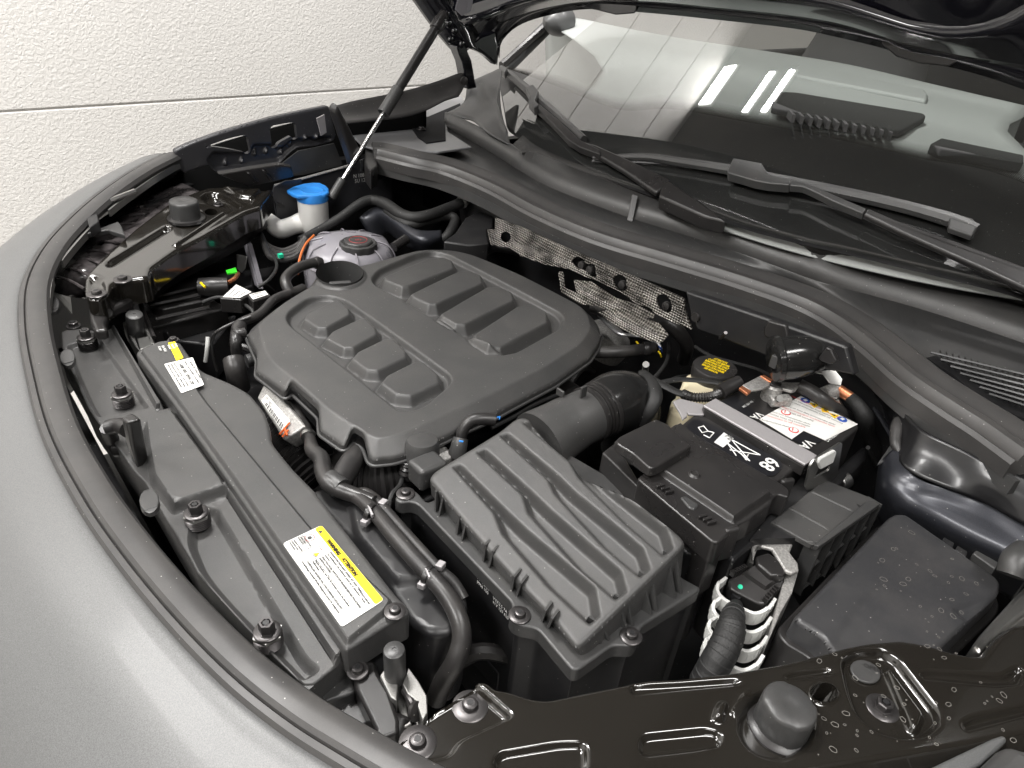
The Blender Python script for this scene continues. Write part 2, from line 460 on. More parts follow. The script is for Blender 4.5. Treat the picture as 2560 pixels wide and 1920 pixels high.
def gstamp(name, fr, outline, feats=(), edge=(.004, .004), depth=.01, m=None, parent=None, h=.002, blur=1, holes=(), base=None, zb=None, flare=0.0, sharp=None):
    """pressed panel on a fine regular net, its edge snapped to the outline, softened like drawn sheet or a moulding"""
    outline = dense(outline, .004); holes = [dense(q, .003) for q in holes]
    o = np.array(outline); lo, hi = o.min(0) - 2 * h, o.max(0) + 2 * h
    nx, ny = int((hi[0] - lo[0]) / h) + 1, int((hi[1] - lo[1]) / h) + 1
    gx_, gy_ = np.meshgrid(lo[0] + h * np.arange(nx), lo[1] + h * np.arange(ny), indexing='ij')
    X = np.stack([gx_.ravel(), gy_.ravel()], 1)
    so = sdf(outline, X)
    near = so < 3 * h
    Z = np.zeros(len(X))
    def prof(d, kind): return d if kind == 'l' else d * d * (3 - 2 * d)
    for f in feats:
        poly = dense(fillet(f['p'], f.get('r', 0)), .003); pa = np.array(poly)
        bb = (X[:, 0] > pa[:, 0].min() - h) & (X[:, 0] < pa[:, 0].max() + h) & (X[:, 1] > pa[:, 1].min() - h) & (X[:, 1] < pa[:, 1].max() + h) & near
        if not bb.any(): continue
        d = np.clip(-sdf(poly, X[bb]) / f['w'], 0, 1); Z[bb] += f['a'] * prof(d, f.get('prof', 's'))
    G = Z.reshape(nx, ny)
    for _ in range(blur):
        Q = np.pad(G, 1, mode='edge'); G = (Q[:-2, 1:-1] + Q[2:, 1:-1] + Q[1:-1, :-2] + Q[1:-1, 2:] + 4 * Q[1:-1, 1:-1] + .5 * (Q[:-2, :-2] + Q[2:, 2:] + Q[:-2, 2:] + Q[2:, :-2])) / 10
    Z = G.ravel().copy()
    er, ed = edge
    if ed: d = np.clip(-so / er, 0, 1); Z -= ed * (1 - np.sqrt(np.clip(1 - (1 - d) ** 2, 0, 1)))
    inside = so < 0; S = so.copy()
    for q in holes:
        sh_ = sdf(q, X); inside &= sh_ > 0; S = np.maximum(S, -sh_)
    I = inside.reshape(nx, ny)
    cell = I[:-1, :-1] | I[1:, :-1] | I[:-1, 1:] | I[1:, 1:]
    # all four corners must lie within one step of the panel
    SS = S.reshape(nx, ny); ok = (SS < h * 1.5)
    cell &= ok[:-1, :-1] & ok[1:, :-1] & ok[:-1, 1:] & ok[1:, 1:]
    gxx, gyy = np.gradient(SS, h, h); gn = np.sqrt(gxx ** 2 + gyy ** 2) + 1e-9
    out = ~inside
    X2 = X.copy()
    cl = [outline] + holes
    for i in np.nonzero(out & (S < 1.6 * h))[0]:
        best = None
        for q in cl:
            A = np.array(q); Bq = np.roll(A, -1, 0); E = Bq - A; t = np.clip(((X[i] - A) * E).sum(1) / ((E ** 2).sum(1) + 1e-18), 0, 1); C_ = A + t[:, None] * E; dd = ((C_ - X[i]) ** 2).sum(1); j = dd.argmin()
            if best is None or dd[j] < best[0]: best = (dd[j], C_[j])
        X2[i] = best[1]
    ii, jj = np.nonzero(cell); a = ii * ny + jj; quads = np.stack([a, a + ny, a + ny + 1, a + 1], 1)
    use = np.unique(quads); mp_ = -np.ones(len(X), int); mp_[use] = np.arange(len(use)); quads = mp_[quads]
    P2 = X2[use]; Z2 = Z[use]
    if base is not None: Z2 = Z2 + np.array([base(x, y) for x, y in P2])
    o3, u3, v3, n3 = [np.array(q) for q in (fr.o, fr.u, fr.v, fr.n)]
    pos = o3 + P2[:, :1] * u3 + P2[:, 1:] * v3 + Z2[:, None] * n3
    wt, wfc = [], []
    def zat(Y):                           # height of the relief at a rim point
        z_ = np.zeros(len(Y))
        for f in feats:
            poly = dense(fillet(f['p'], f.get('r', 0)), .003); z_ += f['a'] * prof(np.clip(-sdf(poly, Y) / f['w'], 0, 1), f.get('prof', 's'))
        if ed: d = np.clip(-sdf(outline, Y) / er, 0, 1); z_ -= ed * (1 - np.sqrt(np.clip(1 - (1 - d) ** 2, 0, 1)))
        return z_ if base is None else z_ + np.array([base(x, y) for x, y in Y])
    for loop in [outline] + holes:
        Y = np.array(loop); zz = zat(Y) + .0002; n_ = len(Y); b0 = len(pos) + len(wt)
        up = o3 + Y[:, :1] * u3 + Y[:, 1:] * v3 + zz[:, None] * n3
        lw = up - n3 * depth
        if flare and loop is outline: c_ = Y.mean(0); dr_ = Y - c_; dr_ /= np.linalg.norm(dr_, axis=1)[:, None]; lw = lw + (dr_[:, :1] * u3 + dr_[:, 1:] * v3) * flare
        if zb is not None: lw[:, 2] = zb
        wt += up.tolist() + lw.tolist()
        wfc += [[b0 + (q + 1) % n_, b0 + q, b0 + n_ + q, b0 + n_ + (q + 1) % n_] for q in range(n_)]
    off_ = np.array(wl(parent)) if parent else np.zeros(3)
    allp = np.concatenate([pos, np.array(wt)]) - off_
    fs = quads.tolist() + wfc; fe = wfc
    me = bpy.data.meshes.new('m'); me.from_pydata(allp.tolist(), [], fs); me.update()
    me.polygons.foreach_set('use_smooth', [True] * len(fs))
    bm = bmesh.new(); bm.from_mesh(me); bmesh.ops.remove_doubles(bm, verts=bm.verts, dist=h * .22); bm.to_mesh(me); bm.free()
    ob = bpy.data.objects.new(name, me); COL.objects.link(ob); me.materials.append(m); ob.parent = parent
    me.set_sharp_from_angle(angle=math.radians(sharp or 50))
    return ob
def ell(cx, cy, rx, ry, n=28, rot=0):     # pixel ellipse as flat coordinate list
    out = []
    for i in range(n):
        a = 2 * math.pi * i / n; x, y = rx * math.cos(a), ry * math.sin(a)
        out += [cx + x * math.cos(rot) - y * math.sin(rot), cy + x * math.sin(rot) + y * math.cos(rot)]
    return out
def circ(c, r, n=28): return [(c[0] + r * math.cos(2 * math.pi * i / n), c[1] + r * math.sin(2 * math.pi * i / n)) for i in range(n)]

# ---------------------------------------------------------------- lettering
def text(s, fr, a, b, size, m, parent, ang=0.0, name='lettering', sx=1.0, align='LEFT', lift=.0006, bold=0, fit=0):
    c = bpy.data.curves.new('t', 'FONT'); c.body = s; c.size = size; c.align_x = align; c.offset = bold; c.resolution_u = 2; c.space_line = .95
    o = bpy.data.objects.new('t', c); COL.objects.link(o)
    dg = bpy.context.evaluated_depsgraph_get(); me = bpy.data.meshes.new_from_object(o.evaluated_get(dg))
    bpy.data.objects.remove(o)
    if fit:
        w_ = max(v.co.x for v in me.vertices) - min(v.co.x for v in me.vertices); sx = fit / max(w_, 1e-6)
    ca, sa = math.cos(ang), math.sin(ang); off = wl(parent) if parent else Vector()
    for v in me.vertices:
        x, y = v.co.x * sx, v.co.y
        v.co = fr.w(a + x * ca - y * sa, b + x * sa + y * ca, lift) - off
    me.materials.clear()
    return link(name, me, m, parent, None)
def plate(name, fr, poly, m, parent=None, t=.0005, lift=0.0, bevel=0):
    mb = MB(); mb.prism([fr.w(a, b, lift + t) for a, b in poly], -fr.n * t)
    return mb.build(name, m, parent, bevel=bevel)

# ---------------------------------------------------------------- fasteners
def torx(c, r, parent, name='screw', m=None, tilt=(0, 0, 1), washer=0, hexh=0):
    ax = Vector(tilt).normalized(); m = m or M['darksteel']
    star = lambda a: 1 - .22 * abs(math.sin(3 * a))
    mb = MB()
    if washer: mb.lathe(c, ax, [(washer, 0), (washer, r * .28), (washer * .93, r * .38), (r, r * .38)], 28)
    z = r * .38 if washer else 0
    if hexh:
        mb.lathe(c, ax, [(r * 1.15, z), (r * 1.15, z + .001), (r, z + .0012), (r, z + hexh), (r * .88, z + hexh * 1.12), (r * .6, z + hexh * 1.12), (r * .5, z + hexh * .6)], 6 * 4, nf=lambda a: 1 / math.cos(((a + math.pi / 6) % (math.pi / 3)) - math.pi / 6) * .9)
    else:
        mb.lathe(c, ax, [(r, z), (r, z + r * .3), (r * .85, z + r * .62), (r * .55, z + r * .72), (r * .5, z + r * .72)], 24)
        mb.lathe(c + ax * (z + r * .715), ax, [(r * .5, 0), (r * .46, -.2 * r)], 24, nf=star)
    o = mb.build(name, m, parent, sharp=40)
    d = MB(); d.lathe(c + ax * ((z + hexh * 1.12 if hexh else z + r * .72) - .0001), ax, [(r * .46, 0), (r * .46, .0004)], 24, nf=star)
    d.build('socket', M['dark'], o)
    return o
# ================================================================ THE HALL
def stucco():
    m = bpy.data.materials.new('stucco_panel'); m.use_nodes = True; nt = m.node_tree; b = nt.nodes['Principled BSDF']
    b.inputs['Base Color'].default_value = (.54, .527, .507, 1); b.inputs['Roughness'].default_value = .62
    g = nt.nodes.new('ShaderNodeNewGeometry'); mp = nt.nodes.new('ShaderNodeMapping'); mp.inputs['Scale'].default_value = (80, 80, 90); mp.inputs['Rotation'].default_value = (0, .35, 0)
    nt.links.new(g.outputs['Position'], mp.inputs[0])
    n = nt.nodes.new('ShaderNodeTexNoise'); n.inputs['Scale'].default_value = 1; n.inputs['Detail'].default_value = 4; n.inputs['Roughness'].default_value = .6; n.inputs['Distortion'].default_value = .6
    nt.links.new(mp.outputs[0], n.inputs[0])
    bp = nt.nodes.new('ShaderNodeBump'); bp.inputs['Strength'].default_value = 1; bp.inputs['Distance'].default_value = .0058
    nt.links.new(n.outputs[0], bp.inputs['Height']); nt.links.new(bp.outputs[0], b.inputs['Normal'])
    return m
M['wall'] = stucco()
wall = tag(bpy.data.objects.new('wall', None), kind='structure'); COL.objects.link(wall); wall.location = (1, 3.2, -.9)
zs = [-.9, -.6, -.10, .45, .92, 1.39, 1.86, 2.33, 2.77]
for a, b in zip(zs, zs[1:]):
    MB().box((1, 3.23, (a + b) / 2), (5, 0, 0), (0, .03, 0), (0, 0, (b - a) / 2 - .0035)).build('panel', M['wall'], wall, bevel=.004, seg=2)
MB().box((1, 3.2275, 1), (5, 0, 0), (0, .02, 0), (0, 0, 1.9)).build('backing_board', M['wall'], wall)
M['wallp'] = mat('plain_wall_paint', (.66, .65, .63), .7)
def slab(name, c, h, m, kind='structure'):
    return tag(MB().box(c, (h[0], 0, 0), (0, h[1], 0), (0, 0, h[2])).build(name, m), kind=kind)
slab('floor', (1, 0, -.93), (5, 4.2, .03), M['floor'])
slab('ceiling', (1, 0, 2.80), (5, 4.2, .03), M['ceil'])
slab('front_wall', (-4.06, 0, 1), (.03, 4.2, 1.9), M['ceil'])
fw = bpy.data.objects['front_wall']
for i in range(9): MB().box((-4.0, -3.6 + i * .9, 1), (.02, 0, 0), (0, .435, 0), (0, 0, 1.85)).build('panel', M['wallp'], fw, bevel=.01)
slab('rear_wall', (6.03, 0, 1), (.03, 4.2, 1.9), M['wallp'])
slab('side_wall', (1, -4.23, 1), (5, .03, 1.9), M['ceil'])
LL_ = ['long white light fixture crossing in front of the car nose, near half', 'long white light fixture crossing in front of the car nose, by the textured wall',
       'white light fixture above the near side of the car', 'white light fixture above the engine bay', 'white light fixture far out on the near side', 'white light fixture above the cabin',
       'short wide light reflected leftmost in the windscreen', 'middle one of the three lights reflected in the windscreen', 'rightmost thin light reflected in the windscreen']
for i, (x, y, a, b, p) in enumerate(LAMPS):
    area('lamp_light', (x, y, 2.72), a, b, p)
    t = thing('ceiling_light', LL_[i], 'light', (x, y, 2.77), 'ceiling lights')
    MB().box((x, y, 2.755), (a / 2 + .012, 0, 0), (0, b / 2 + .012, 0), (0, 0, .012)).build('housing', M['white'], t)
    MB().box((x, y, 2.737), (a / 2, 0, 0), (0, b / 2, 0), (0, 0, .005)).build('diffuser', M['lamp'], t)

# ================================================================ WINDSCREEN
TA = math.radians(30)
def gb(y):
    t = (y - .88) / .87
    return 1.22 + .28 * t * t, .13 + .05 * t * t
def gz(x, y): a, b = gb(y); return b + (x - a) * math.tan(TA)
def PG(k, x, y, lift=0.0):
    r = ray(k, x, y); lo = .3; best = None
    f = lambda t: (CP + r * t).z - gz((CP + r * t).x, (CP + r * t).y) - lift
    t = .3
    while t < 3.6:
        v = f(t)
        if best is None or v < best[0]: best = (v, t)
        if v < 0:
            lo, hi = t - .02, t
            for _ in range(40):
                mi = (lo + hi) / 2
                if f(mi) > 0: lo = mi
                else: hi = mi
            return CP + r * lo
        t += .02
    return CP + r * best[1]
def pg(k, v, lift=0): return [PG(k, a, b, lift) for a, b in pairs(v)]
def glassmat():
    m = bpy.data.materials.new('windscreen_glass'); m.use_nodes = True; nt = m.node_tree; nt.nodes.clear()
    N = nt.nodes.new; Lk = nt.links.new
    out = N('ShaderNodeOutputMaterial'); tr = N('ShaderNodeBsdfTransparent'); tr.inputs[0].default_value = (.83, .85, .835, 1)
    gl = N('ShaderNodeBsdfGlossy'); gl.inputs['Roughness'].default_value = .0; gl.inputs[0].default_value = (1, 1, 1, 1)
    fr = N('ShaderNodeFresnel'); fr.inputs[0].default_value = 1.52
    mu = N('ShaderNodeMath'); mu.operation = 'MULTIPLY'; mu.inputs[1].default_value = 1.9; mu.use_clamp = True
    Lk(fr.outputs[0], mu.inputs[0])
    mx = N('ShaderNodeMixShader'); Lk(mu.outputs[0], mx.inputs[0]); Lk(tr.outputs[0], mx.inputs[1]); Lk(gl.outputs[0], mx.inputs[2])
    # dust specks lying on the glass
    g = N('ShaderNodeNewGeometry'); vo = N('ShaderNodeTexVoronoi'); vo.inputs['Scale'].default_value = 70; Lk(g.outputs['Position'], vo.inputs[0])
    lt = N('ShaderNodeMath'); lt.operation = 'LESS_THAN'; lt.inputs[1].default_value = .045; Lk(vo.outputs['Distance'], lt.inputs[0])
    df = N('ShaderNodeBsdfDiffuse'); df.inputs[0].default_value = (.5, .5, .47, 1)
    m2 = N('ShaderNodeMixShader'); ml = N('ShaderNodeMath'); ml.operation = 'MULTIPLY'; ml.inputs[1].default_value = .5; Lk(lt.outputs[0], ml.inputs[0])
    ha = N('ShaderNodeMath'); ha.operation = 'MAXIMUM'; ha.inputs[1].default_value = .018; Lk(ml.outputs[0], ha.inputs[0])  # even pale haze mixed in to lighten the dark windscreen
    Lk(ha.outputs[0], m2.inputs[0]); Lk(mx.outputs[0], m2.inputs[1]); Lk(df.outputs[0], m2.inputs[2]); Lk(m2.outputs[0], out.inputs[0])
    return m
M['glass'] = glassmat()
def fritmat():
    m = bpy.data.materials.new('ceramic_frit_dots'); m.use_nodes = True; nt = m.node_tree; nt.nodes.clear(); N = nt.nodes.new; Lk = nt.links.new
    out = N('ShaderNodeOutputMaterial'); tr = N('ShaderNodeBsdfTransparent'); df = N('ShaderNodeBsdfDiffuse'); df.inputs[0].default_value = (.012, .011, .010, 1)
    at = N('ShaderNodeAttribute'); at.attribute_name = 'fade'
    g = N('ShaderNodeAttribute'); g.attribute_name = 'grid'; wv = []
    for ax in (0, 1):
        sp = N('ShaderNodeSeparateXYZ'); Lk(g.outputs['Vector'], sp.inputs[0])
        s = N('ShaderNodeMath'); s.operation = 'SINE'; Lk(sp.outputs[ax], s.inputs[0]); wv.append(s)
    mm = N('ShaderNodeMath'); mm.operation = 'MULTIPLY'; Lk(wv[0].outputs[0], mm.inputs[0]); Lk(wv[1].outputs[0], mm.inputs[1])
    ad = N('ShaderNodeMath'); ad.operation = 'MULTIPLY_ADD'; ad.inputs[1].default_value = .5; ad.inputs[2].default_value = .5; Lk(mm.outputs[0], ad.inputs[0])
    gt = N('ShaderNodeMath'); gt.operation = 'GREATER_THAN'; Lk(ad.outputs[0], gt.inputs[0]); Lk(at.outputs['Fac'], gt.inputs[1])
    mx = N('ShaderNodeMixShader'); Lk(gt.outputs[0], mx.inputs[0]); Lk(tr.outputs[0], mx.inputs[1]); Lk(df.outputs[0], mx.inputs[2]); Lk(mx.outputs[0], out.inputs[0])
    return m
M['frit'] = fritmat()
ws = thing('windscreen', 'large raked windscreen behind the black cowl, reflecting the wall and lights', 'windscreen', (1.3, .9, .15))
rowD = [PG('W', a, b, .002) for a, b in pairs([1000, 250, 1038, 268, 1078, 240, 1100, 275, 1129, 292, 1160, 315, 1238, 350, 1377, 401, 1460, 430, 1525, 452, 1617, 485, 1720, 512, 1799, 529, 1981, 572, 2100, 600, 2212, 630, 2330, 662])]
rD = rowD[3:] + [Vector((rowD[-1].x, -.1, rowD[-1].z))]
_ys = np.array([p.y for p in rD[::-1]]); _xs = np.array([p.x for p in rD[::-1]])
print('rowD', [tuple(round(c, 2) for c in p) for p in rowD])
def gx(y): return float(np.interp(y, _ys, _xs)) if y < _ys.max() else float(_xs[-1] + (y - _ys.max()) * .7)
def GP(x, y, l=0): return Vector((x, y, gz(x, y) + l))
E1 = PG('N', 1215, 700); E2 = PG('N', 1830, 140)
def edge_y(x): return E1.y + (E2.y - E1.y) * (x - E1.x) / (E2.x - E1.x)
rows = []
for i in range(13):
    s = i / 12 * 1.0; row = []
    for j in range(31):
        y0 = -.02 + (1.76 + .02) * j / 30
        x = gx(y0) - .004 + s * math.cos(TA) * 1.05
        ymax = min(1.78, edge_y(x)) if x > E1.x else 1.78
        y = -.02 + (ymax + .02) * j / 30
        x = gx(y) - .004 + s * math.cos(TA) * 1.05
        row.append(GP(x, y))
    rows.append(row)
gl = sheet('glass', rows, M['glass'], ws, thick=0, n=31, smooth=False, flip=True)
fb = [(30, 560), (500, 640), (1000, 735), (1500, 850), (2130, 1000)]       # frit upper boundary in crop C
fu = [PG('C', a, b, -.004) for a, b in fb] ; fu = [PG('L', 300, 300, -.004), PG('L', 560, 395, -.004)] + fu
fl = [PG('C', a, b + 85, -.004) for a, b in fb]; fl = [PG('L', 300, 345, -.004), PG('L', 560, 445, -.004)] + fl
E3 = PG('L', 120, 270, -.004); fu = [E3] + fu; fl = [E3 - Vector((.01, 0, .006))] + fl
fu.append(Vector((fu[-1].x, -.05, gz(fu[-1].x, -.05) - .004))); fl.append(Vector((fl[-1].x, -.05, gz(fl[-1].x, -.05) - .004)))
R1 = resample(fu, 60); R2 = resample(fl, 60); RB = [Vector((gx(p.y) - .006, p.y, gz(gx(p.y) - .006, p.y) - .005)) for p in R2]
fo = sheet('frit_band', [R2, RB], M['dark'] , ws, thick=0, n=60, smooth=False)
rr = [[a.lerp(b, k / 8) for a, b in zip(R1, R2)] for k in range(9)]
fd = sheet('frit_dots', rr, M['frit'], ws, thick=0, n=60, smooth=False)
at = fd.data.attributes.new('fade', 'FLOAT', 'POINT'); ag = fd.data.attributes.new('grid', 'FLOAT_VECTOR', 'POINT')
for i, v in enumerate(fd.data.vertices):
    k = i // 60; at.data[i].value = 1.0 - k / 8 * 1.0
    a, b = v.co.x + wl(fd).x + ws.location.x * 0, v.co.y
    q = Vector((a + b, a - b, 0)) * 1150; ag.data[i].vector = q
# A pillar and its trim
mb = MB(); e3 = E1 + (E2 - E1) * 3.2
mb.tube([E1 + Vector((-.01, .012, 0)), e3 + Vector((0, .012, 0))], .013, 8, smooth=False)
mb.build('pillar_trim', M['black'], ws)
mb = MB(); mb.tube([E1 + Vector((.03, .045, -.02)), e3 + Vector((0, .055, -.0))], .024, 10, smooth=False)
tag(mb.build('windscreen_pillar', M['silver']), 'silver windscreen pillar beyond the far edge of the glass', 'pillar')
# far mirror
mb = MB(); c = PY('N', 1720, 225, 2.0); mb.lathe(c, (1, .1, .0), [(.0, -.04), (.025, -.03), (.045, 0), (.050, .03), (.04, .07), (.01, .09)], 20)
tag(mb.build('door_mirror', M['silver']), 'pale door mirror peeking past the raised bonnet', 'mirror')

# ================================================================ CABIN behind the glass
M['dash'] = mat('dashboard_skin', (.36, .375, .365), .6, grain=.08, bump=.2, bscale=900)
M['cab'] = mat('cabin_trim', (.03, .03, .03), .8)
dz = .25
db = thing('dashboard', 'grey dashboard seen through the windscreen with speaker grille and vents', 'dashboard', (1.6, .8, dz))
near = [Vector((gb(y)[0] + .03, y, gz(gb(y)[0] + .03, y) - .03)) for y in (1.55, 1.3, 1.0, .7, .4, .1, -.1)]
mid = [PG('C', a, b, -.055) for a, b in ((-360, 420), (0, 470), (600, 540), (1000, 640), (1500, 760), (2133, 880))]
f1 = pts('C', [-700, 120, -300, 220, 100, 300, 700, 385, 1100, 450, 1570, 560, 2133, 690], .330)
f2 = pts('C', [-700, 90, -300, 180, 100, 255, 700, 350, 1100, 420, 1570, 535, 2133, 672], .322)
dd = [p + Vector((.04, 0, -.25)) for p in f2]
sheet('dash_top', [near, mid, f1, f2, dd], M['dash'], db, thick=.004, n=40, cross=4)
fd_ = frame3(P('C', 1000, 640, .328), P('C', 1400, 720, .328), P('C', 900, 500, .354))
gp = fd_.px('C', [640, 540, 780, 545, 1540, 670, 1555, 690, 1400, 775, 1080, 715, 640, 640])
stamp('speaker_grille', fd_, fillet(gp, .01), [], (.003, .003), .01, m=M['cab'], parent=db)
tw = M['dash']
for i in range(12):
    a = 740 + i * 52; b = 690 + i * 9.3
    p0, p1 = P('C', a, b - 14, .310), P('C', a + 26, b + 22 - 8, .310)
    MB().box((p0 + p1) / 2, (p1 - p0) / 2, (.0, .004, 0), (0, 0, .008)).build('vent_slat', M['cab'], db)
hp = pts('C', [770, 400, 800, 378, 1550, 530, 1572, 560, 1560, 590, 780, 440], .345)
MB().prism(hp, (0, 0, -.03)).build('display_hood', M['dash'], db, bevel=.008, seg=3)
bn = pts('C', [1580, 850, 1690, 790, 2133, 850, 2133, 960, 1640, 880], .312)
MB().prism(bn, (0, 0, -.02)).build('instrument_recess', M['cab'], db, bevel=.003)
bt = thing('cabin_interior', 'dark seats and door trim inside the cabin', 'interior', (2.6, .9, -.3))
MB().box((2.95, 1.60, -.1), (1.0, 0, 0), (0, .02, 0), (0, 0, .40)).build('door_trim', M['cab'], bt, bevel=.01)
MB().box((3.6, .8, .1), (.02, 0, 0), (0, .9, 0), (0, 0, .8)).build('rear_trim', M['cab'], bt)
MB().box((2.6, .8, -.5), (1.3, 0, 0), (0, .9, 0), (0, 0, .02)).build('cabin_floor', M['cab'], bt)
MB().box((2.6, .0, .1), (1.3, 0, 0), (0, .02, 0), (0, 0, .6)).build('door_trim', M['cab'], bt)
MB().box((2.95, .8, .82), (.75, 0, 0), (0, .8, 0), (0, 0, .02)).build('roof_lining', M['cab'], bt)
for y in (.42, 1.22):
    st = MB(); st.tube([(2.35, y, -.3), (2.5, y, .1), (2.6, y, .4)], [.27, .25, .2], 16, flat=.4)
    st.tube([(2.62, y, .42), (2.64, y, .56)], [.13, .12], 14, flat=.5); st.build('seat', M['cab'], bt)
# ================================================================ WIPERS
wm = M['black']
def arm(name, label, spec):
    t = thing(name, label, 'wiper', spec['base'])
    return t
w2 = thing('wiper', 'near windscreen wiper lying across the black lower glass', 'wiper', PG('C', 1500, 1300, .03), 'windscreen wipers')
bl = pg('C', [-420, 935, -120, 930, 100, 960, 380, 1005, 600, 1050, 1000, 1130, 1400, 1220, 1700, 1305, 1850, 1365], .018)
MB().tube(bl, [.004, .008, .009, .01, .01, .0105, .011, .012, .011], 8, k=5, flat=1.1).build('blade', M['plas'], w2)
bl2 = [p + Vector((-.0, .0, -.012)) for p in pg('C', [-420, 925, 100, 945, 600, 1028, 1000, 1100, 1400, 1190, 1830, 1330], .018)]
MB().tube(bl2, .004, 6, k=5).build('rubber_lip', M['dark'], w2)
ec = pg('C', [1690, 1290, 1730, 1265, 1830, 1290, 1865, 1330, 1830, 1395, 1685, 1345], .03)
MB().prism(ec, (.004, 0, -.012)).build('end_cap', M['plas'], w2, bevel=.003)
ck = pg('C', [375, 1010, 410, 935, 580, 965, 620, 1030, 755, 1062, 745, 1095, 620, 1085, 540, 1070, 380, 1025], .038)
MB().prism(ck, (.008, 0, -.018)).build('blade_coupling', M['plas'], w2, bevel=.002)
ar = pg('C', [750, 1066, 840, 1085, 900, 1105, 1000, 1150, 1200, 1235, 1180, 1265, 1000, 1190, 880, 1130, 820, 1105, 745, 1098], .042)
MB().prism(ar, (.006, 0, -.014)).build('arm', M['plas'], w2, bevel=.002)
a3 = pg('C', [1210, 1230, 1400, 1310, 1700, 1415, 2133, 1575, 2400, 1690, 2400, 1830, 2133, 1700, 1900, 1590, 1400, 1370, 1180, 1265], .04)
MB().prism(a3, (.004, 0, -.012)).build('arm_cover', M['black'], w2, bevel=.004)
w1 = thing('wiper', 'far windscreen wiper running up to the far pillar corner', 'wiper', PG('N', 1800, 1250, .03), 'windscreen wipers')
b1 = pg('N', [1160, 715, 1300, 830, 1450, 960, 1600, 1090, 1800, 1260, 2040, 1480], .022)
MB().tube(b1, [.006, .012, .013, .012, .010, .009], 8, k=5).build('blade', M['plas'], w1)
MB().prism(pg('N', [1150, 740, 1190, 700, 1225, 720, 1195, 775], .045), (.006, 0, -.02)).build('end_cap', M['plas'], w1, bevel=.002)
MB().prism(pg('N', [1420, 930, 1500, 895, 1560, 965, 1520, 1060, 1560, 1110, 1510, 1140, 1450, 1065, 1470, 1010], .05), (.006, 0, -.024)).build('blade_coupling', M['plas'], w1, bevel=.003)
MB().prism(pg('N', [1560, 1100, 1700, 1210, 1900, 1390, 2010, 1490, 2212, 1590, 2212, 1640, 1990, 1560, 1870, 1480, 1680, 1280, 1520, 1130], .035), (.004, 0, -.016)).build('arm', M['black'], w1, bevel=.002)
MB().prism(pg('B', [1550, 835, 1640, 860, 1800, 930, 2075, 1060, 2050, 1100, 1990, 1140, 1800, 1010, 1600, 890], .030), (.004, 0, -.012)).build('arm_cover', M['black'], w1, bevel=.004)
MB().prism(pg('C', [0, 1060, 40, 1070, 95, 1110, 280, 1240, 370, 1310, 240, 1280, 60, 1200, -30, 1160], .03), (.004, 0, -.03)).build('arm_root', M['black'], w1, bevel=.004)
# ================================================================ FRONT FASCIA AND ITS SEAL
sealp = trip('W', [372, 335, .11, 300, 372, .10, 220, 428, .08, 150, 492, .06, 105, 548, .045, 76, 615, .03, 74, 700, .02, 92, 800, .01, 130, 930, 0, 205, 1070, 0,
                   290, 1190, 0, 400, 1320, 0, 520, 1440, 0, 640, 1535, 0, 760, 1610, .005, 900, 1690, .01, 1100, 1790, .02])
def band(path, w0, w1, h):               # (offset path sideways/outwards)
    out = []
    for i, p in enumerate(path):
        t = path[min(i + 1, len(path) - 1)] - path[max(i - 1, 0)]; t.z = 0; t.normalize()
        out.append(p + Vector((t.y, -t.x, 0)) * w0 + Vector((0, 0, h)))
    return out
sl = thing('front_seal', 'wide dark rubber seal curving along the front edge of the engine bay', 'seal', sealp[8])
prof = [(.020, -.014), (.023, -.004), (.019, .003), (.012, .0065), (.003, .0075), (-.006, .0065), (-.010, .003), (-.0115, -.0005), (-.013, .003), (-.019, .003), (-.0225, -.002), (-.023, -.016)]
sweep('seal_strip', sealp, prof, M['rub'], sl, sharp=24)
# sign: positive side = towards the bay? decide by geometry
t0 = (sealp[9] - sealp[8]); OUT = 1 if (Vector((t0.y, -t0.x, 0)).x < 0) else -1
fas = thing('front_fascia', 'silver grey painted nose of the car curving down in front of the bay', 'bumper', sealp[8] + Vector((-.05, 0, -.02)))
rws = [band(sealp, OUT * .020, 0, -.012), band(sealp, OUT * .024, 0, -.003), band(sealp, OUT * .045, 0, -.006), band(sealp, OUT * .10, 0, -.028), band(sealp, OUT * .18, 0, -.085), band(sealp, OUT * .25, 0, -.20), band(sealp, OUT * .28, 0, -.34), band(sealp, OUT * .30, 0, -.6)]
rws = [spline(r, 4)[0] for r in rws]
sheet('painted_skin', rws, M['silver'], fas, thick=.002, n=90, cross=5)
lipp = trip('W', [398, 345, .098, 330, 385, .088, 235, 455, .065, 165, 525, .045, 118, 590, .03, 106, 650, .02, 108, 720, .01, 125, 800, 0, 165, 930, -.008, 235, 1060, -.01,
                  330, 1195, -.01, 440, 1320, -.01, 560, 1437, -.01, 690, 1535, -.01, 800, 1600, 0])
lp = spline(lipp, 5)[0]
def lipseg(a, b):
    seg = lp[int(a * len(lp)):int(b * len(lp))]
    if len(seg) > 2: sweep('steel_lip', seg, [(-.002, -.012), (.002, -.012), (.002, .002), (-.002, .002)], M['zincd'], fas, smooth=False)
for a, b in ((.02, .16), (.18, .27), (.30, .39), (.42, .50), (.52, .66), (.70, .83), (.84, .95)): lipseg(a, b)
for cx, cy, rx, ry in ((112, 655, 16, 18), (145, 770, 17, 18), (322, 1080, 22, 26)):
    fr = Frame(P('W', cx, cy, -.002)); stamp('clip_tab', fr, fillet(fr.px('W', ell(cx, cy, rx, ry, 12)), 0), [], (.002, .002), .006, m=M['plas'], parent=fas)

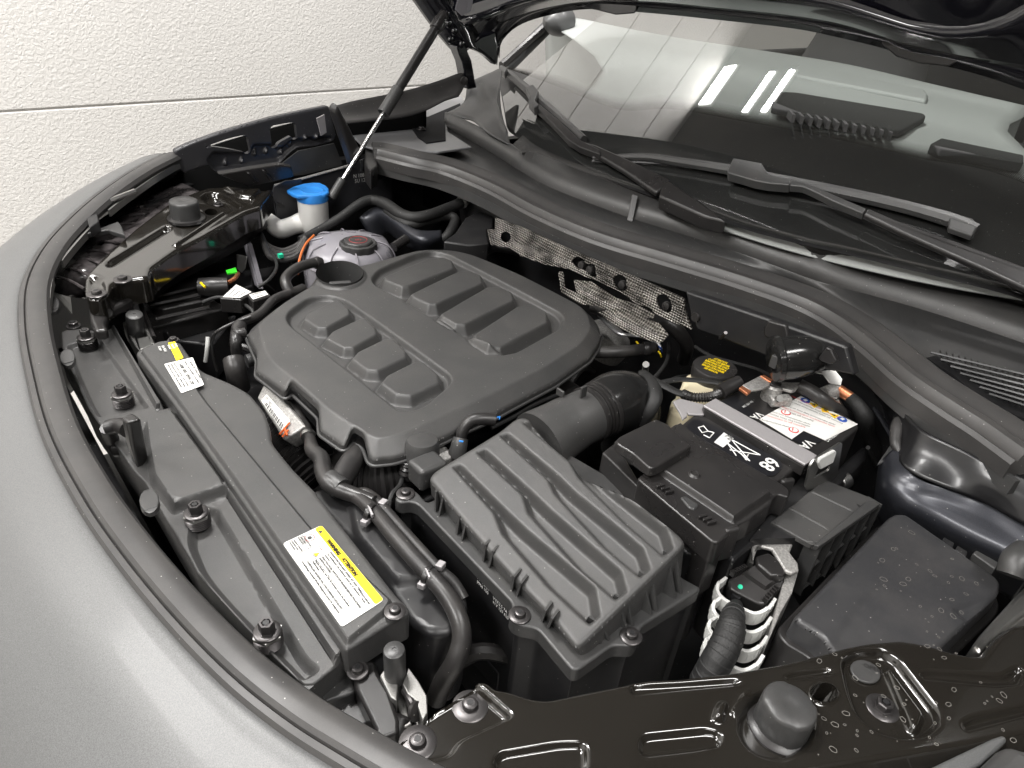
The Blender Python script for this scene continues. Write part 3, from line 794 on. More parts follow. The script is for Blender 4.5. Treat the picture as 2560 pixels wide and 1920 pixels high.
# ================================================================ SLAM PANEL COVER
H1 = -.045
fr = Frame((0, 0, H1))
sp = thing('slam_panel_cover', 'black plastic slam panel cover with bolts between seal and radiator cover', 'cover', P('E', 600, 800, H1))
def mp(*segs):
    out = []
    for k, v in segs: out += fr.px(k, v)
    return out
ol = mp(('E', [125, 60, 240, 50, 372, 68, 445, 40, 735, 525, 800, 505, 1125, 945, 1130, 985]), ('F', [185, -10, 878, 995, 800, 1060, 740, 1110, 640, 1190, 560, 1115, 400, 960, 250, 800, 190, 735, 60, 590, -20, 500, -60, 420]),
        ('E', [740, 1170, 620, 960, 560, 900, 450, 740, 330, 590, 285, 520, 200, 330, 130, 160]))
hump = fr.px('E', [592, 600, 795, 505, 1112, 935, 1130, 990, 960, 1050, 775, 1112, 700, 1020, 640, 930, 610, 760], .014)
stripA = mp(('E', [420, 50, 455, 50, 740, 520, 690, 545]))
stripB = mp(('E', [1080, 1012, 1135, 985]), ('F', [880, 998, 800, 1060]))
lowA = mp(('E', [150, 150, 230, 120, 355, 95, 660, 520, 340, 580, 290, 500, 210, 320]))
lowB = mp(('F', [-60, 120, 100, 95, 640, 1000, 735, 1075, 600, 1160, 190, 735, 60, 590, -20, 480, -80, 330]))
grv = mp(('E', [455, 80, 470, 75, 730, 500, 715, 512])); grv2 = mp(('E', [1100, 1050, 1118, 1040]), ('F', [800, 1010, 775, 1025]))
stamp('moulding', fr, ol, [dict(p=hump, a=.016, w=.010, r=.006), dict(p=stripA, a=.010, w=.004), dict(p=stripB, a=.010, w=.005),
      dict(p=lowA, a=-.008, w=.008, r=.008), dict(p=lowB, a=-.012, w=.010, r=.012), dict(p=grv, a=-.006, w=.0015), dict(p=grv2, a=-.006, w=.0015)],
      (.003, .003), .05, m=M['cover'], parent=sp, grid=.02)
# hook bracket of the bonnet catch
hk = thing('catch_hook', 'upright black plastic catch guard standing at the slam panel edge', 'hook', P('E', 600, 940, H1 - .02))
fh = [P('E', 475, 590, .055), P('E', 520, 552, .058), P('E', 590, 560, .055), P('E', 600, 600, .05)]
mb = MB()
top = [P('E', a, b, .05) for a, b in ((478, 580), (545, 545), (602, 585), (520, 612))]
bot = [P('E', a, b, -.075) for a, b in ((560, 880), (600, 860), (660, 880), (600, 960))]
mid = [P('E', a, b, 0.0) for a, b in ((505, 720), (560, 690), (628, 715), (545, 745))]
mb.loft([top, mid, bot]); mb.build('guard_plate', M['black'], hk, bevel=.004, seg=3)
mb = MB(); mb.tube([P('E', 400, 640, -.02), P('E', 470, 625, -.015), P('E', 520, 650, -.01)], .011, 10); mb.tube([P('E', 400, 640, -.02), P('E', 430, 720, -.05), P('E', 470, 770, -.06)], .010, 10)
mb.tube([P('E', 450, 770, -.06), P('E', 540, 760, -.055)], .011, 10, smooth=False); mb.build('catch_loop', M['black'], hk)
# bolts with spring washers
def washer_bolt(k, x, y, label, s=.86):
    c = P(k, x, y, H1 - .006)
    t = thing('hex_bolt', label, 'bolt', c, 'bolts in the slam panel cover')
    pr = []; r = .0165 * s
    for i in range(5): pr += [(r, .0008 + i * .0028), (r + .001, .002 + i * .0028), (r - .0015, .0032 + i * .0028)]
    mb = MB(); mb.lathe(c, (0, 0, 1), [(r, 0)] + pr, 28); mb.build('spring_sleeve', M['darksteel'], t, sharp=60)
    mb = MB(); mb.lathe(c + Vector((0, 0, .0105)), (0, 0, 1), [(r * 1.1, .004), (r * 1.1, .0075)], 6); mb.build('clip_nut', M['steel'], t)
    torx(c + Vector((0, 0, .018)), .0095 * s, t, 'bolt_head', M['darksteel'], washer=.0165 * s, hexh=.011)
washer_bolt('E', 290, 160, 'black hex bolt on the far end of the slam panel cover')
washer_bolt('E', 500, 500, 'hex bolt with pale clip nut just beyond the upright catch guard')
washer_bolt('E', 940, 1210, 'hex bolt on the near plate beside the raised hump')
washer_bolt('F', 410, 920, 'hex bolt nearest the silver latch at the near end of the cover')
t = thing('hex_bolt', 'small black bolt at the corner beside the far headlamp bracket', 'bolt', P('E', 200, 40, H1)); torx(P('E', 200, 40, H1), .008, t, 'bolt_head', washer=.012, hexh=.006)

# ================================================================ RADIATOR COVER with labels
H2 = -.020
fr = Frame((0, 0, H2))
rc = thing('radiator_cover', 'long grained black radiator cover carrying two warning labels', 'cover', P('E', 1200, 800, H2))
ol = fr.px('E', [560, 185, 700, 120, 800, 115, 830, 130, 900, 230, 960, 300, 1130, 370, 1240, 430, 1330, 540, 1365, 640, 1370, 720, 1500, 880, 1640, 1020]) \
   + fr.px('F', [690, 30, 1170, 640, 1235, 700, 1240, 745, 1120, 800, 870, 960, 855, 950]) + fr.px('E', [1105, 935, 800, 505])
inner = fr.px('E', [590, 195, 700, 140, 780, 130, 880, 330, 1000, 500, 1640, 1270]) + fr.px('F', [900, 450, 1150, 680, 1110, 750, 870, 945]) + fr.px('E', [1130, 940, 820, 505])
ridge = fr.px('E', [770, 125, 830, 135, 950, 320, 1700, 1180]) + fr.px('F', [1000, 440, 1190, 680, 1150, 690, 950, 420]) + fr.px('E', [1660, 1200, 900, 330])
stamp('moulding', fr, fillet(ol, .012), [dict(p=inner, a=.006, w=.005, r=.006)], (.006, .005), .035, m=M['cover'], parent=rc, grid=.025)
M['edge_ln'] = M['plas']
lf = Frame((0, 0, H2 + .0065))
# big warning label
wl_ = lf.px('F', [490, 330, 720, 222, 1090, 665, 840, 826])
wlp = plate('warning_label', lf, fillet(wl_, .004), M['lab'], rc, t=.0004)
a, b, c, d = [np.array(p) for p in wl_]
def LB(u, v):                             # u along the text run (0..1), v across from white edge 0 to yellow edge 1
    p = (a * (1 - u) + d * u) * (1 - v) + (b * (1 - u) + c * u) * v; return (p[0], p[1])
ye = plate('yellow_band', lf, fillet([LB(0.005, .81), LB(.005, .995), LB(.995, .995), LB(.995, .80)], .003), M['yellow'], wlp, t=.0002, lift=.0005)
LL = float(np.linalg.norm(d - a)); WW = float(np.linalg.norm(b - a)); dx = (d - a) / LL; ang = math.atan2(dx[1], dx[0])
def LT(s, u, v, size, m=M['ink'], **k):
    text(s, lf, *LB(u, v), size * WW, m, wlp, ang, lift=.0012, bold=.00016 if size < .1 else .0004, **k)
LT('WARNING', .19, .85, .115, m=M['labdark'], fit=.20 * LL); LT('ATTENTION', .44, .85, .115, m=M['labdark'], fit=.22 * LL)
def tri(u, v, s, m, name='triangle', lift=.0008, inv=1):
    L = [LB(u, v), LB(u + s * .9, v + .0), LB(u + s * .45, v + s * 2.0)]
    return plate(name, lf, L, m, wlp, t=.0002, lift=lift)
tri(.045, .84, .05, M['ink']); tri(.245, .40 + .02, .06, M['ink']); tri(.252, .43, .047, M['yellow'], lift=.0012); tri(.20, .62, .06, M['inkr']); tri(.207, .635, .046, M['lab'], lift=.0012)
def ringp(u, v, r, m, w=.16, name='ring', fr_=None, par=None, n=20):
    cx, cy = LB(u, v); mb = MB(); vs = []
    for i in range(n):
        t = 2 * math.pi * i / n
        for q in (r, r * (1 - w)): vs.append(lf.w(cx + q * math.cos(t), cy + q * math.sin(t), .0009))
    mb.add(vs, [[2 * i, 2 * i + 1, (2 * i + 3) % (2 * n), (2 * i + 2) % (2 * n)] for i in range(n)]); mb.build(name, m, wlp)
ringp(.075, .58, .0058, M['inkr']); plate('hand_symbol', lf, circ(LB(.075, .58), .0028, 8), M['ink'], wlp, .0002, .0008)
for u0, v0, u1, v1 in ((.175, .02, .175, .78), (.175, .40, .88, .40)):
    q0, q1 = lf.w(*LB(u0, v0), .0008), lf.w(*LB(u1, v1), .0008); MB().tube([q0, q1], .0003, 4, smooth=False).build('rule_line', M['ink'], wlp)
LT('HOT PARTS IN MOTOR\nCOMPARTMENT.\nMOVING PARTS.', .015, .46, .060, fit=.15 * LL)
LT('Composants très chauds dans\nle compartiment moteur.\nPièces en mouvement.', .015, .24, .060, fit=.155 * LL)
for s_, u_, v_, w_ in (('RADIATOR FAN MAY START AT ANY TIME.', .32, .735, .50), ('Le ventilateur de radiateur peut se déclencher à tout', .32, .665, .60), ('moment.', .32, .60, .08), ('HIGH VOLTAGE. SWITCH OFF ENGINE BEFORE TOUCHING', .32, .52, .62),
                       ('IGNITION SYSTEM.', .32, .455, .19), ("Haute tension, arrêter le moteur avant de toucher à", .32, .35, .58), ("l'allumage.", .32, .29, .12), ('OVERFILLED ENGINE OIL CAN DAMAGE CATALYST.', .29, .19, .58), ("Remplissage excessif d'huile dangereux pour le catalyseur.", .27, .10, .62)):
    LT(s_, u_, v_, .060, fit=w_ * LL)
LT('P0T0101002 AB', .82, .70, .05, fit=.14 * LL)
LT('i', .945, .17, .08)
# far label
q = lf.px('E', [758, 136, 800, 128, 850, 225, 808, 242]); plate('yellow_label', lf, fillet(q, .001), M['yellow'], rc, t=.0004)
q2 = lf.px('E', [735, 262, 905, 222, 972, 385, 838, 434]); wl2 = plate('oil_label', lf, fillet(q2, .003), M['lab'], rc, t=.0004)
qa, qb, qc, qd = [np.array(p) for p in q2]; ang2 = math.atan2(*(qd - qa)[::-1]); W2 = np.linalg.norm(qb - qa)
def L2(s, u, v, size, par, m=M['ink'], sx=.8, fit=0):
    p = (qa * (1 - u) + qd * u) * (1 - v) + (qb * (1 - u) + qc * u) * v
    text(s, lf, p[0], p[1], size * W2, m, par, ang2, lift=.0012, sx=sx, bold=.00014, fit=fit * np.linalg.norm(qd - qa))
L2('Engine Oil  Huile moteur', .14, .82, .11, wl2, fit=.6); L2('508 00  0W-20', .12, .44, .17, wl2, fit=.72)
for i, s in enumerate(('Fill to the mark only. Ne pas dépasser', 'Use approved grade - huile agréée', 'see owner manual - voir notice', 'Check level monthly - contrôler')): L2(s, .06, .08 + .11 * i if i < 3 else .66, .08, wl2, fit=.8)
wt = MB(); 
L2('Warning\nPlease read\nthe manual', -.62, .62, .13, rc, M['inkw'], sx=.6); L2('R134a  PAG oil\nAC system', -.62, .22, .13, rc, M['inkw'], sx=.6)
t = thing('cover_screw', 'torx screw at the near corner of the radiator cover beside the label', 'screw', P('F', 1155, 735, H2)); torx(P('F', 1155, 735, H2 + .006), .0062, t, 'screw_head', washer=.0115)
t = thing('cover_screw', 'torx screw at the far corner of the radiator cover beside the yellow label', 'screw', P('E', 790, 120, H2)); torx(P('E', 790, 122, H2 + .002), .006, t, 'screw_head', washer=.009)

# ================================================================ ENGINE COVER
H3 = -.012
fr = Frame((0, 0, H3))
ec = thing('engine_cover', 'large matt black engine cover with eight raised pads and an oil filler opening', 'engine cover', P('D', 1100, 700, H3))
ol = fr.px('D', [143, 600, 160, 565, 300, 452, 480, 345, 520, 290, 560, 262, 640, 248, 740, 248, 800, 226, 1060, 147, 1150, 138, 1290, 140, 1420, 170, 1700, 292, 2040, 470, 2095, 530, 2108, 600]) \
   + fr.px('D', [2108, 640, 2090, 710, 2040, 790, 1850, 930, 1500, 1120, 1050, 1325, 960, 1352, 850, 1362, 825, 1345, 797, 1268, 738, 1232, 686, 1285, 555, 1195, 550, 1108, 400, 967, 362, 998, 203, 870, 210, 790, 170, 700, 150, 650], -.026)
smooth_ol = fr.px('D', [143, 600, 160, 565, 300, 452, 480, 345, 520, 290, 560, 262, 640, 240, 740, 240, 800, 226, 1060, 147, 1150, 138, 1290, 140, 1420, 170, 1700, 292, 2040, 470, 2095, 530, 2108, 600]) + fr.px('D', [2108, 640, 2090, 710, 2040, 790, 1850, 930, 1500, 1120, 1050, 1325, 960, 1352, 860, 1366, 760, 1330, 540, 1180, 370, 1020, 215, 885, 170, 790, 150, 650], -.026)
hx, hy = 662, 322
hole = fr.px('D', ell(hx, hy, 132, 68, 36))
rp = fr.px('D', [832, 335, 868, 282, 1080, 182, 1180, 163, 1265, 185, 1880, 520, 1908, 560, 1890, 612, 1640, 757, 1560, 770, 1490, 757, 850, 370])
lpk = fr.px('D', [362, 560, 375, 520, 480, 442, 590, 422, 690, 450, 1278, 880, 1285, 925, 1140, 1052, 1060, 1080, 980, 1075, 385, 600])
F_ = [dict(p=fillet(smooth_ol, .03), a=.019, w=.022, prof='l'), dict(p=rp, a=-.012, w=.007, r=.02), dict(p=lpk, a=-.011, w=.006, r=.018), dict(p=fr.px('D', ell(hx, hy, 152, 82, 36)), a=.004, w=.005)]
padsR = ['870 345 1130 225 1240 213 1310 243 1320 300 1060 412 1000 420 885 370', '1020 445 1290 305 1380 290 1470 330 1480 388 1210 522 1140 522 1035 470',
         '1183 560 1450 395 1550 384 1642 430 1650 488 1370 638 1290 638 1195 583', '1366 675 1620 500 1730 484 1832 540 1838 612 1565 768 1470 768 1380 705']
padsL = ['438 578 460 540 610 465 680 460 742 515 748 557 600 642 525 638', '556 690 600 640 760 566 822 560 892 630 895 672 750 755 675 755', '697 805 740 755 900 678 980 678 1058 760 1058 803 880 888 795 880', '857 940 900 885 1060 806 1142 806 1235 885 1240 945 1060 1028 955 1015']
for ps_, hh_, ww_ in ((padsR, .020, .012), (padsL, .0150, .0095)):
    for s_ in ps_:
        q_ = fillet(fr.px('D', [float(x) for x in s_.split()]), .005)
        F_.append(dict(p=offset(dense(q_, .003), -.0025).tolist(), a=-.0022, w=.0022, prof='l')); F_.append(dict(p=q_, a=hh_ + .0022, w=ww_, prof='l'))
cx, cy = P('D', 1150, 720, H3).xy
gstamp('moulded_shell', fr, fillet(ol, .007), F_, (.003, .003), .009, m=M['cover'], parent=ec, holes=[hole], h=.0018, blur=1,
      base=lambda x, y: -.010 - .055 * ((x - cx) ** 2 + (y - cy) ** 2))
bz_ = lambda x, y: -.010 - .055 * ((x - cx) ** 2 + (y - cy) ** 2)
ring = spline([fr.w(a, b, -.010 + bz_(a, b)) for a, b in offset(dense(fillet(ol, .007), .006), -.0022)], 1)[0]
MB().tube(ring + [ring[0]], .0026, 8, smooth=False).build('lower_rim', M['plas'], ec)
hc = sum((Vector(p) for p in hole), Vector((0, 0))) / len(hole)
MB().loft([[fr.w(a, b, .012) for a, b in offset(dense(hole, .01), .0004)], [fr.w(a, b, -.05) for a, b in offset(dense(hole, .01), .002)]], cap=False).build('filler_well', M['plas'], ec)
MB().prism([fr.w(a, b, -.046) for a, b in hole], (0, 0, -.004)).build('well_floor', M['dark'], ec)
of = thing('oil_filler_cap', 'black oil filler cap inside the round opening of the engine cover', 'cap', fr.w(hc.x, hc.y, -.08))
MB().lathe(fr.w(hc.x, hc.y, -.062), (0, 0, 1), [(.026, .018), (.026, .036), (.023, .040)], 24).build('cap_body', M['black'], of)
MB().box(fr.w(hc.x, hc.y, -.016), (.020, -.008, 0), (.002, .005, 0), (0, 0, .008)).build('grip', M['plas'], of, bevel=.002)
# ================================================================ AIR FILTER BOX
H4 = -.004
fr = frame3(P('G', 1290, 1340, -.026), P('G', 1925, 722, .014), P('G', 430, 340, -.010))
ab = thing('air_filter_box', 'large ribbed black air filter box with four long grooves in its lid', 'air filter box', P('G', 1100, 700, H4))
ol = fr.px('G', [405, 345, 440, 300, 540, 238, 690, 148, 830, 62, 925, -15, 985, -22, 1120, 100, 1330, 290, 1640, 480, 1835, 628, 1905, 690, 1928, 725, 1900, 765, 1330, 1325, 1290, 1345, 1262, 1325, 1120, 1150, 860, 880, 620, 610])
gro = ['545 275 600 262 870 530 985 640 1235 850 1395 985 1425 1160 1360 1215 1110 985 840 672 792 548', '688 190 745 170 1020 418 1130 525 1390 750 1550 890 1585 1015 1515 1068 1280 868 992 548 962 442',
       '826 90 882 76 1175 322 1270 415 1540 635 1680 755 1725 880 1660 935 1432 742 1152 438 1110 350', '960 14 1024 0 1300 205 1400 300 1660 505 1815 625 1862 760 1798 808 1550 594 1292 338 1240 244']
F_ = [dict(p=fr.px('G', [float(x) for x in s.split()]), a=-.018, w=.008, r=.002, prof='l') for s in gro]
gstamp('lid', fr, fillet(ol, .010), F_, (.006, .005), .036, zb=-.0445, flare=.004, m=M['cover'], parent=ab, h=.0016, blur=1)
H5 = -.044
fl = Frame((0, 0, H5))
fo = fl.px('G', [207, 470, 215, 445, 270, 412, 305, 402, 345, 430, 395, 490, 700, 360, 1100, 120, 1500, 350, 1895, 925, 2016, 990, 2010, 1010, 1665, 1222, 1652, 1300, 1620, 1340, 1500, 1335, 1300, 1478, 1262, 1482, 1235, 1455, 1062, 1248, 1030, 1232, 950, 1218, 905, 1195, 885, 1160, 905, 1085, 345, 500, 300, 482, 240, 492])
stamp('flange', fl, fillet(fo, .006), [], (.003, .003), .016, m=M['plas'], parent=ab, grid=.05)
MB().prism([fl.w(a, b, -.016) for a, b in offset(fo, .008)[::1]], (0, 0, -.25)).build('lower_body', M['dark'], ab)
for k in range(14):                       # stiffening ribs on the dark lower body
    a = P('G', 420 + k * 48, 640 + k * 52, -.12)
for x1, y1, x2, y2 in ((440, 430, 445, 545), (485, 455, 465, 570), (580, 575, 570, 680), (622, 605, 600, 715), (735, 745, 728, 840), (780, 785, 760, 875), (905, 935, 895, 1010), (945, 975, 925, 1045), (1090, 1135, 1075, 1195), (1130, 1185, 1110, 1235),
                       (1400, 1262, 1430, 1325), (1450, 1222, 1475, 1305), (1560, 1120, 1582, 1240), (1602, 1088, 1618, 1220), (1702, 985, 1728, 1155), (1748, 945, 1760, 1135), (1850, 860, 1868, 1060), (1892, 822, 1905, 1030)):
    bt = P('G', x2, y2, H5); tp = P('G', x1, y1, H5 + (.028 if x1 < 1200 else .020 + (x1 - 1400) / 500 * .022))
    inn = Vector((.012, .004, 0)) if x1 < 1200 else Vector((-.003, .014, 0))
    sd = (Vector((.0, .0016, 0)) if x1 < 1200 else Vector((.0016, 0, 0)))
    tri_ = [tp + inn * 1.4, tp + inn * .2, bt, bt + inn * 2.2]
    MB().prism([q + sd for q in tri_], -sd * 2).build('gusset_rib', M['plas'], ab)
for x, y, l in ((270, 440, 'far left ear beside the hose'), (945, 1160, 'middle ear of the long edge'), (1605, 1285, 'ear of the near right edge')):
    c = P('G', x, y, H5); t = thing('flange_screw', 'torx screw in the air filter box flange at the ' + l, 'screw', c); torx(c, .0068, t, 'screw_head', washer=.0125)
MB().lathe(P('D', 1120, 1390, -.06), (.05, .1, 1), [(.024, 0), (.024, .045), (.021, .052), (.010, .054), (.006, .054)], 24).build('clean_air_boss', M['plas'], ab)
MB().box(P('G', 400, 300, -.03), (.022, 0, 0), (0, .018, 0), (0, 0, .018)).build('boss_bridge', M['plas'], ab, bevel=.006, seg=3)
tfr = Frame(P('G', 720, 930, -.115), P('G', 1000, 1180, -.115) - P('G', 700, 920, -.115), (0, 0, 1))
text('PP-TD20\nPM4 150', Frame(P('G', 700, 905, -.056), P('G', 1000, 1220, -.056) - P('G', 700, 905, -.056), (0, 0, 1)), 0, -.01, .008, M['inkw'], ab, sx=.8)
text('Made in 152\nVYK2.5 7A\n11V 129 620', Frame(P('G', 795, 1000, -.056), P('G', 1000, 1220, -.056) - P('G', 700, 905, -.056), (0, 0, 1)), 0, -.01, .0075, M['inkw'], ab, sx=.8)

# intake neck, clamp and elbow
ip = thing('intake_pipe', 'black intake pipe with ringed joint leading from the air filter box to the elbow', 'pipe', P('D', 1950, 1150, -.03))
pc = [P('D', 1760, 1240, -.045), P('D', 1900, 1150, -.038), P('D', 1985, 1105, -.032), P('D', 2075, 1062, -.03)]
MB().tube(pc, [.052, .046, .043, .043], 32, k=6).build('neck', M['cover'], ip)
d0 = (pc[3] - pc[2]).normalized()
for i, (o, r, w) in enumerate(((0.000, .0462, .0045), (.009, .0455, .003), (.016, .0462, .0035), (.025, .0475, .005))):
    MB().lathe(pc[3] - d0 * .012 + d0 * o, d0, [(r - .003, -w), (r, -w * .6), (r, w * .6), (r - .003, w)], 36).build('joint_ring', M['black'], ip)
MB().box(pc[2] + Vector((.0, .0, .052)), (.006, 0, 0), (0, .002, 0), (0, 0, .010)).build('ring_lug', M['plas'], ip, bevel=.001)
MB().box(pc[2] + Vector((-.018, .03, .040)), (.002, 0, 0), (0, .008, 0), (0, 0, .006)).build('ring_lug', M['plas'], ip, bevel=.001)
el = thing('intake_elbow', 'shiny black rubber elbow bending down beside the brake fluid reservoir', 'elbow', pc[3])
e0 = pc[3] + d0 * .010
MB().tube([e0, e0 + d0 * .035 + Vector((0, 0, .002)), e0 + d0 * .07 + Vector((0, 0, -.016)), e0 + d0 * .086 + Vector((0, 0, -.055)), e0 + d0 * .086 + Vector((0, 0, -.12))], [.046, .049, .050, .047, .044], 32, k=7).build('elbow_body', M['shine'], el)

# ================================================================ BATTERY
bt = thing('battery', 'large black car battery with white safety label and 68 printed on its lid', 'battery', P('H', 1400, 760, -.1))
bf = Frame((0, 0, 0))
co = bf.px('H', [640, 655, 760, 560, 1010, 425, 1250, 330, 1460, 380, 1830, 635, 1840, 665, 1700, 780, 1420, 935, 1290, 1030, 1180, 1100])
MB().prism([bf.w(a, b) for a, b in co], (0, 0, -.19)).build('case', M['black'], bt, bevel=.004, seg=3)
MB().prism([P('H', x, y, -.055) for x, y in ((1500, 1110), (1860, 790), (1905, 800), (1890, 870), (1560, 1180))], (0, 0, -.12)).build('case_collar', M['dark'], bt, bevel=.006)
f1 = Frame((0, 0, .0012))
lb = plate('safety_label', f1, f1.px('H', [1170, 612, 1450, 456, 1832, 645, 1612, 752, 1470, 688, 1390, 745, 1300, 690]), M['lab'], bt)
bl_ = plate('brand_label', f1, fillet(f1.px('H', [905, 500, 1015, 455, 1180, 600, 1090, 590]), .002), M['labdark'], bt)
bl3 = plate('brand_label', f1, f1.px('H', [1390, 745, 1470, 690, 1600, 752, 1500, 800]), M['labdark'], bt)
bl4 = plate('recycling_label', f1, fillet(f1.px('H', [735, 612, 800, 620, 1310, 880, 1330, 930, 1270, 995, 1200, 985, 690, 700, 690, 650]), .008), M['labdark'], bt)
p0, p1 = P('H', 1170, 612, 0), P('H', 1450, 456, 0); p2 = P('H', 1832, 645, 0)
# text on the battery is upside down for the camera: reads from upper right to lower left
ux = (P('H', 1612, 752, 0) - P('H', 1832, 645, 0)).normalized()      # from far right towards the lower left
tx = Frame((0, 0, .002), ux, (-ux.y, ux.x, 0))
def bt_text(s, x, y, size, m, par, sx=.8, fr_=tx, ang=0):
    p = PN('H', x, y, fr_.o, fr_.n) - fr_.o; text(s, fr_, p.dot(fr_.u), p.dot(fr_.v), size, m, par, ang, sx=sx)
uy = (P('H', 1170, 612, 0) - P('H', 1390, 745, 0)).normalized()
ty = Frame((0, 0, .002), uy, (-uy.y, uy.x, 0))
bt_text('DANGER/POISON', 1632, 765, .0085, M['inkw'], bt, .9, Frame((0, 0, .002), -ux, (ux.y, -ux.x, 0)) if 0 else Frame((0, 0, .0022), (P('H', 1782, 655, 0) - P('H', 1632, 765, 0)).normalized() * 1, (-(P('H', 1782, 655, 0) - P('H', 1632, 765, 0)).y, (P('H', 1782, 655, 0) - P('H', 1632, 765, 0)).x, 0)))
rnd = random.Random(3)
for i in range(13):                        # lines of fine print, running along the label
    t_ = i / 12
    A_ = Vector(P('H', 1440, 485, 0)).lerp(P('H', 1200, 622, 0), t_); B_ = Vector(P('H', 1800, 650, 0)).lerp(P('H', 1600, 735, 0), t_)
    if t_ > .45: B_ = A_.lerp(B_, .72)
    d_l = (B_ - A_); L_ = d_l.length; n_ = int(L_ / .0028)
    s_ = ''.join(rnd.choice('aeionrstlmucdp   ') for _ in range(n_))
    words = ['Ohne Wasserzusatz', 'sans entretien', 'maintenance free', 'onderhoudsvrij', 'senza manutenzione', 'sin mantenimiento', 'Explosive gas', 'keep away']
    s_ = ' '.join(rnd.choice(words) for _ in range(4))[:max(6, int(L_ / .0021))]
    if i % 4 == 3: continue
    q0 = B_.lerp(A_, .10 + .15 * rnd.random())
    fq = Frame(q0 + Vector((0, 0, .0022)), A_ - B_, (-(A_ - B_).y, (A_ - B_).x, 0)); text(s_, fq, 0, 0, .0056, M['ink'] if i % 5 else M['inkr'], lb, sx=.85)
for x, y, m_, kind in ((1478, 492, 'inkb', 'c'), (1725, 618, 'inkb', 'c'), (1348, 572, 'inkr', 'r'), (1400, 690, 'inkr', 'r'), (1532, 520, 'yellow', 't'), (1608, 558, 'yellow', 'd'), (1665, 590, 'yellow', 't')):
    p = P('H', x, y, 0); r = .0075; f2 = Frame(p + Vector((0, 0, .0018)))
    if kind == 'r':
        plate('warning_symbol', f2, circ((0, 0), r, 16), M['inkr'], lb); plate('symbol_ground', Frame(p + Vector((0, 0, .0024))), circ((0, 0), r * .78, 16), M['lab'], lb); plate('symbol_mark', Frame(p + Vector((0, 0, .003))), [(-.004, -.001), (.004, .003), (.003, .004), (-.005, 0)], M['inkr'], lb)
    elif kind == 'c': plate('warning_symbol', f2, circ((0, 0), r, 16), M[m_], lb); plate('symbol_mark', Frame(p + Vector((0, 0, .0024))), [(-.003, -.002), (.003, -.003), (.004, .002), (-.002, .003)], M['lab'], lb)
    else: plate('warning_symbol', f2, [(-r, -r * .8), (r, -r * .8), (0, r)] if kind == 't' else [(-r, 0), (0, -r), (r, 0), (0, r)], M['yellow'], lb); plate('symbol_mark', Frame(p + Vector((0, 0, .0024))), [(-.0015, -.003), (.0015, -.003), (.001, .002), (-.001, .002)], M['ink'], lb)
ub = (P('H', 1270, 890, 0) - P('H', 1150, 935, 0))
f68 = Frame((0, 0, .0022), P('H', 1230, 975, 0) - P('H', 1262, 890, 0), (-(P('H', 1230, 975, 0) - P('H', 1262, 890, 0)).y, (P('H', 1230, 975, 0) - P('H', 1262, 890, 0)).x, 0))
def at68(s, k, x, y, size, m, par, sx=1, bold=0, fr_=f68, rot=0):
    p = PN(k, x, y, fr_.o, fr_.n) - fr_.o; text(s, fr_, p.dot(fr_.u), p.dot(fr_.v), size, m, par, rot, sx=sx, bold=bold)
e68 = P('H', 1160, 925, 0) - P('H', 1215, 890, 0)
fr68 = Frame((0, 0, .0022), P('H', 1175, 945, 0) - P('H', 1260, 885, 0), (-(P('H', 1175, 945, 0) - P('H', 1260, 885, 0)).y, (P('H', 1175, 945, 0) - P('H', 1260, 885, 0)).x, 0))
at68('68', 'H', 1238, 862, .030, M['inkw'], bl4, fr_=fr68, bold=.0006)
at68('VA', 'H', 1160, 562, .017, M['inkw'], bl_, fr_=fr68, bold=.0004)
at68('VA', 'H', 1492, 745, .020, M['inkw'], bl3, fr_=fr68, bold=.0004)
at68('EA 105 294', 'H', 1120, 488, .006, M['inkw'], bl_, fr_=fr68)
plate('lead_symbol', Frame((0, 0, .0022)), Frame((0, 0, .0022)).px('H', [870, 765, 935, 700, 1000, 740, 930, 800]), M['inkw'], bl4)
at68('Pb', 'H', 935, 722, .018, M['ink'], bl4, fr_=Frame((0, 0, .0032), P('H', 1000, 755, 0) - P('H', 940, 700, 0), (-(P('H', 1000, 755, 0) - P('H', 940, 700, 0)).y, (P('H', 1000, 755, 0) - P('H', 940, 700, 0)).x, 0)), sx=.7)
mb = MB()
for l in ((985, 745, 1180, 850), (1180, 850, 975, 815), (960, 770, 1110, 890), (1110, 890, 985, 745), (985, 745, 1060, 830), (1050, 840, 1090, 885), (1020, 855, 960, 770), (1100, 845, 1080, 880),
          (765, 665, 800, 655), (800, 655, 830, 690), (830, 690, 790, 700), (790, 700, 765, 665), (830, 690, 870, 700), (800, 715, 840, 735), (840, 735, 870, 700)):
    mb.tube([P('H', l[0], l[1], .0022), P('H', l[2], l[3], .0022)], .0009, 4, smooth=False)
mb.build('bin_symbol', M['inkw'], bl4)
# hold-down strap and bracket
st = thing('battery_strap', 'grey metal hold-down strap running across the middle of the battery', 'strap', P('H', 1150, 700, .02))
sf = Frame((0, 0, .016)); so_ = sf.px('H', [798, 515, 880, 468, 1562, 850, 1545, 870, 1482, 912])
MB().prism([sf.w(a, b) for a, b in so_], (0, 0, -.0045)).build('strap_plate', M['strapm'], st, bevel=.0015)
MB().prism([P('H', x, y, .0115) for x, y in ((798, 519), (830, 540), (1482, 920), (1470, 935), (805, 545))], (0, 0, -.014)).build('strap_lip', M['black'], st)
MB().prism([P('H', x, y, .004) for x, y in ((595, 490), (640, 470), (800, 510), (830, 540), (800, 580), (700, 575), (690, 560), (690, 590), (660, 610), (640, 560))], (0, 0, -.004)).build('strap_foot', M['strapm'], st, bevel=.001)
br = thing('strap_bracket', 'upright galvanised bracket with a square window at the near end of the strap', 'bracket', P('H', 1600, 950, -.02))
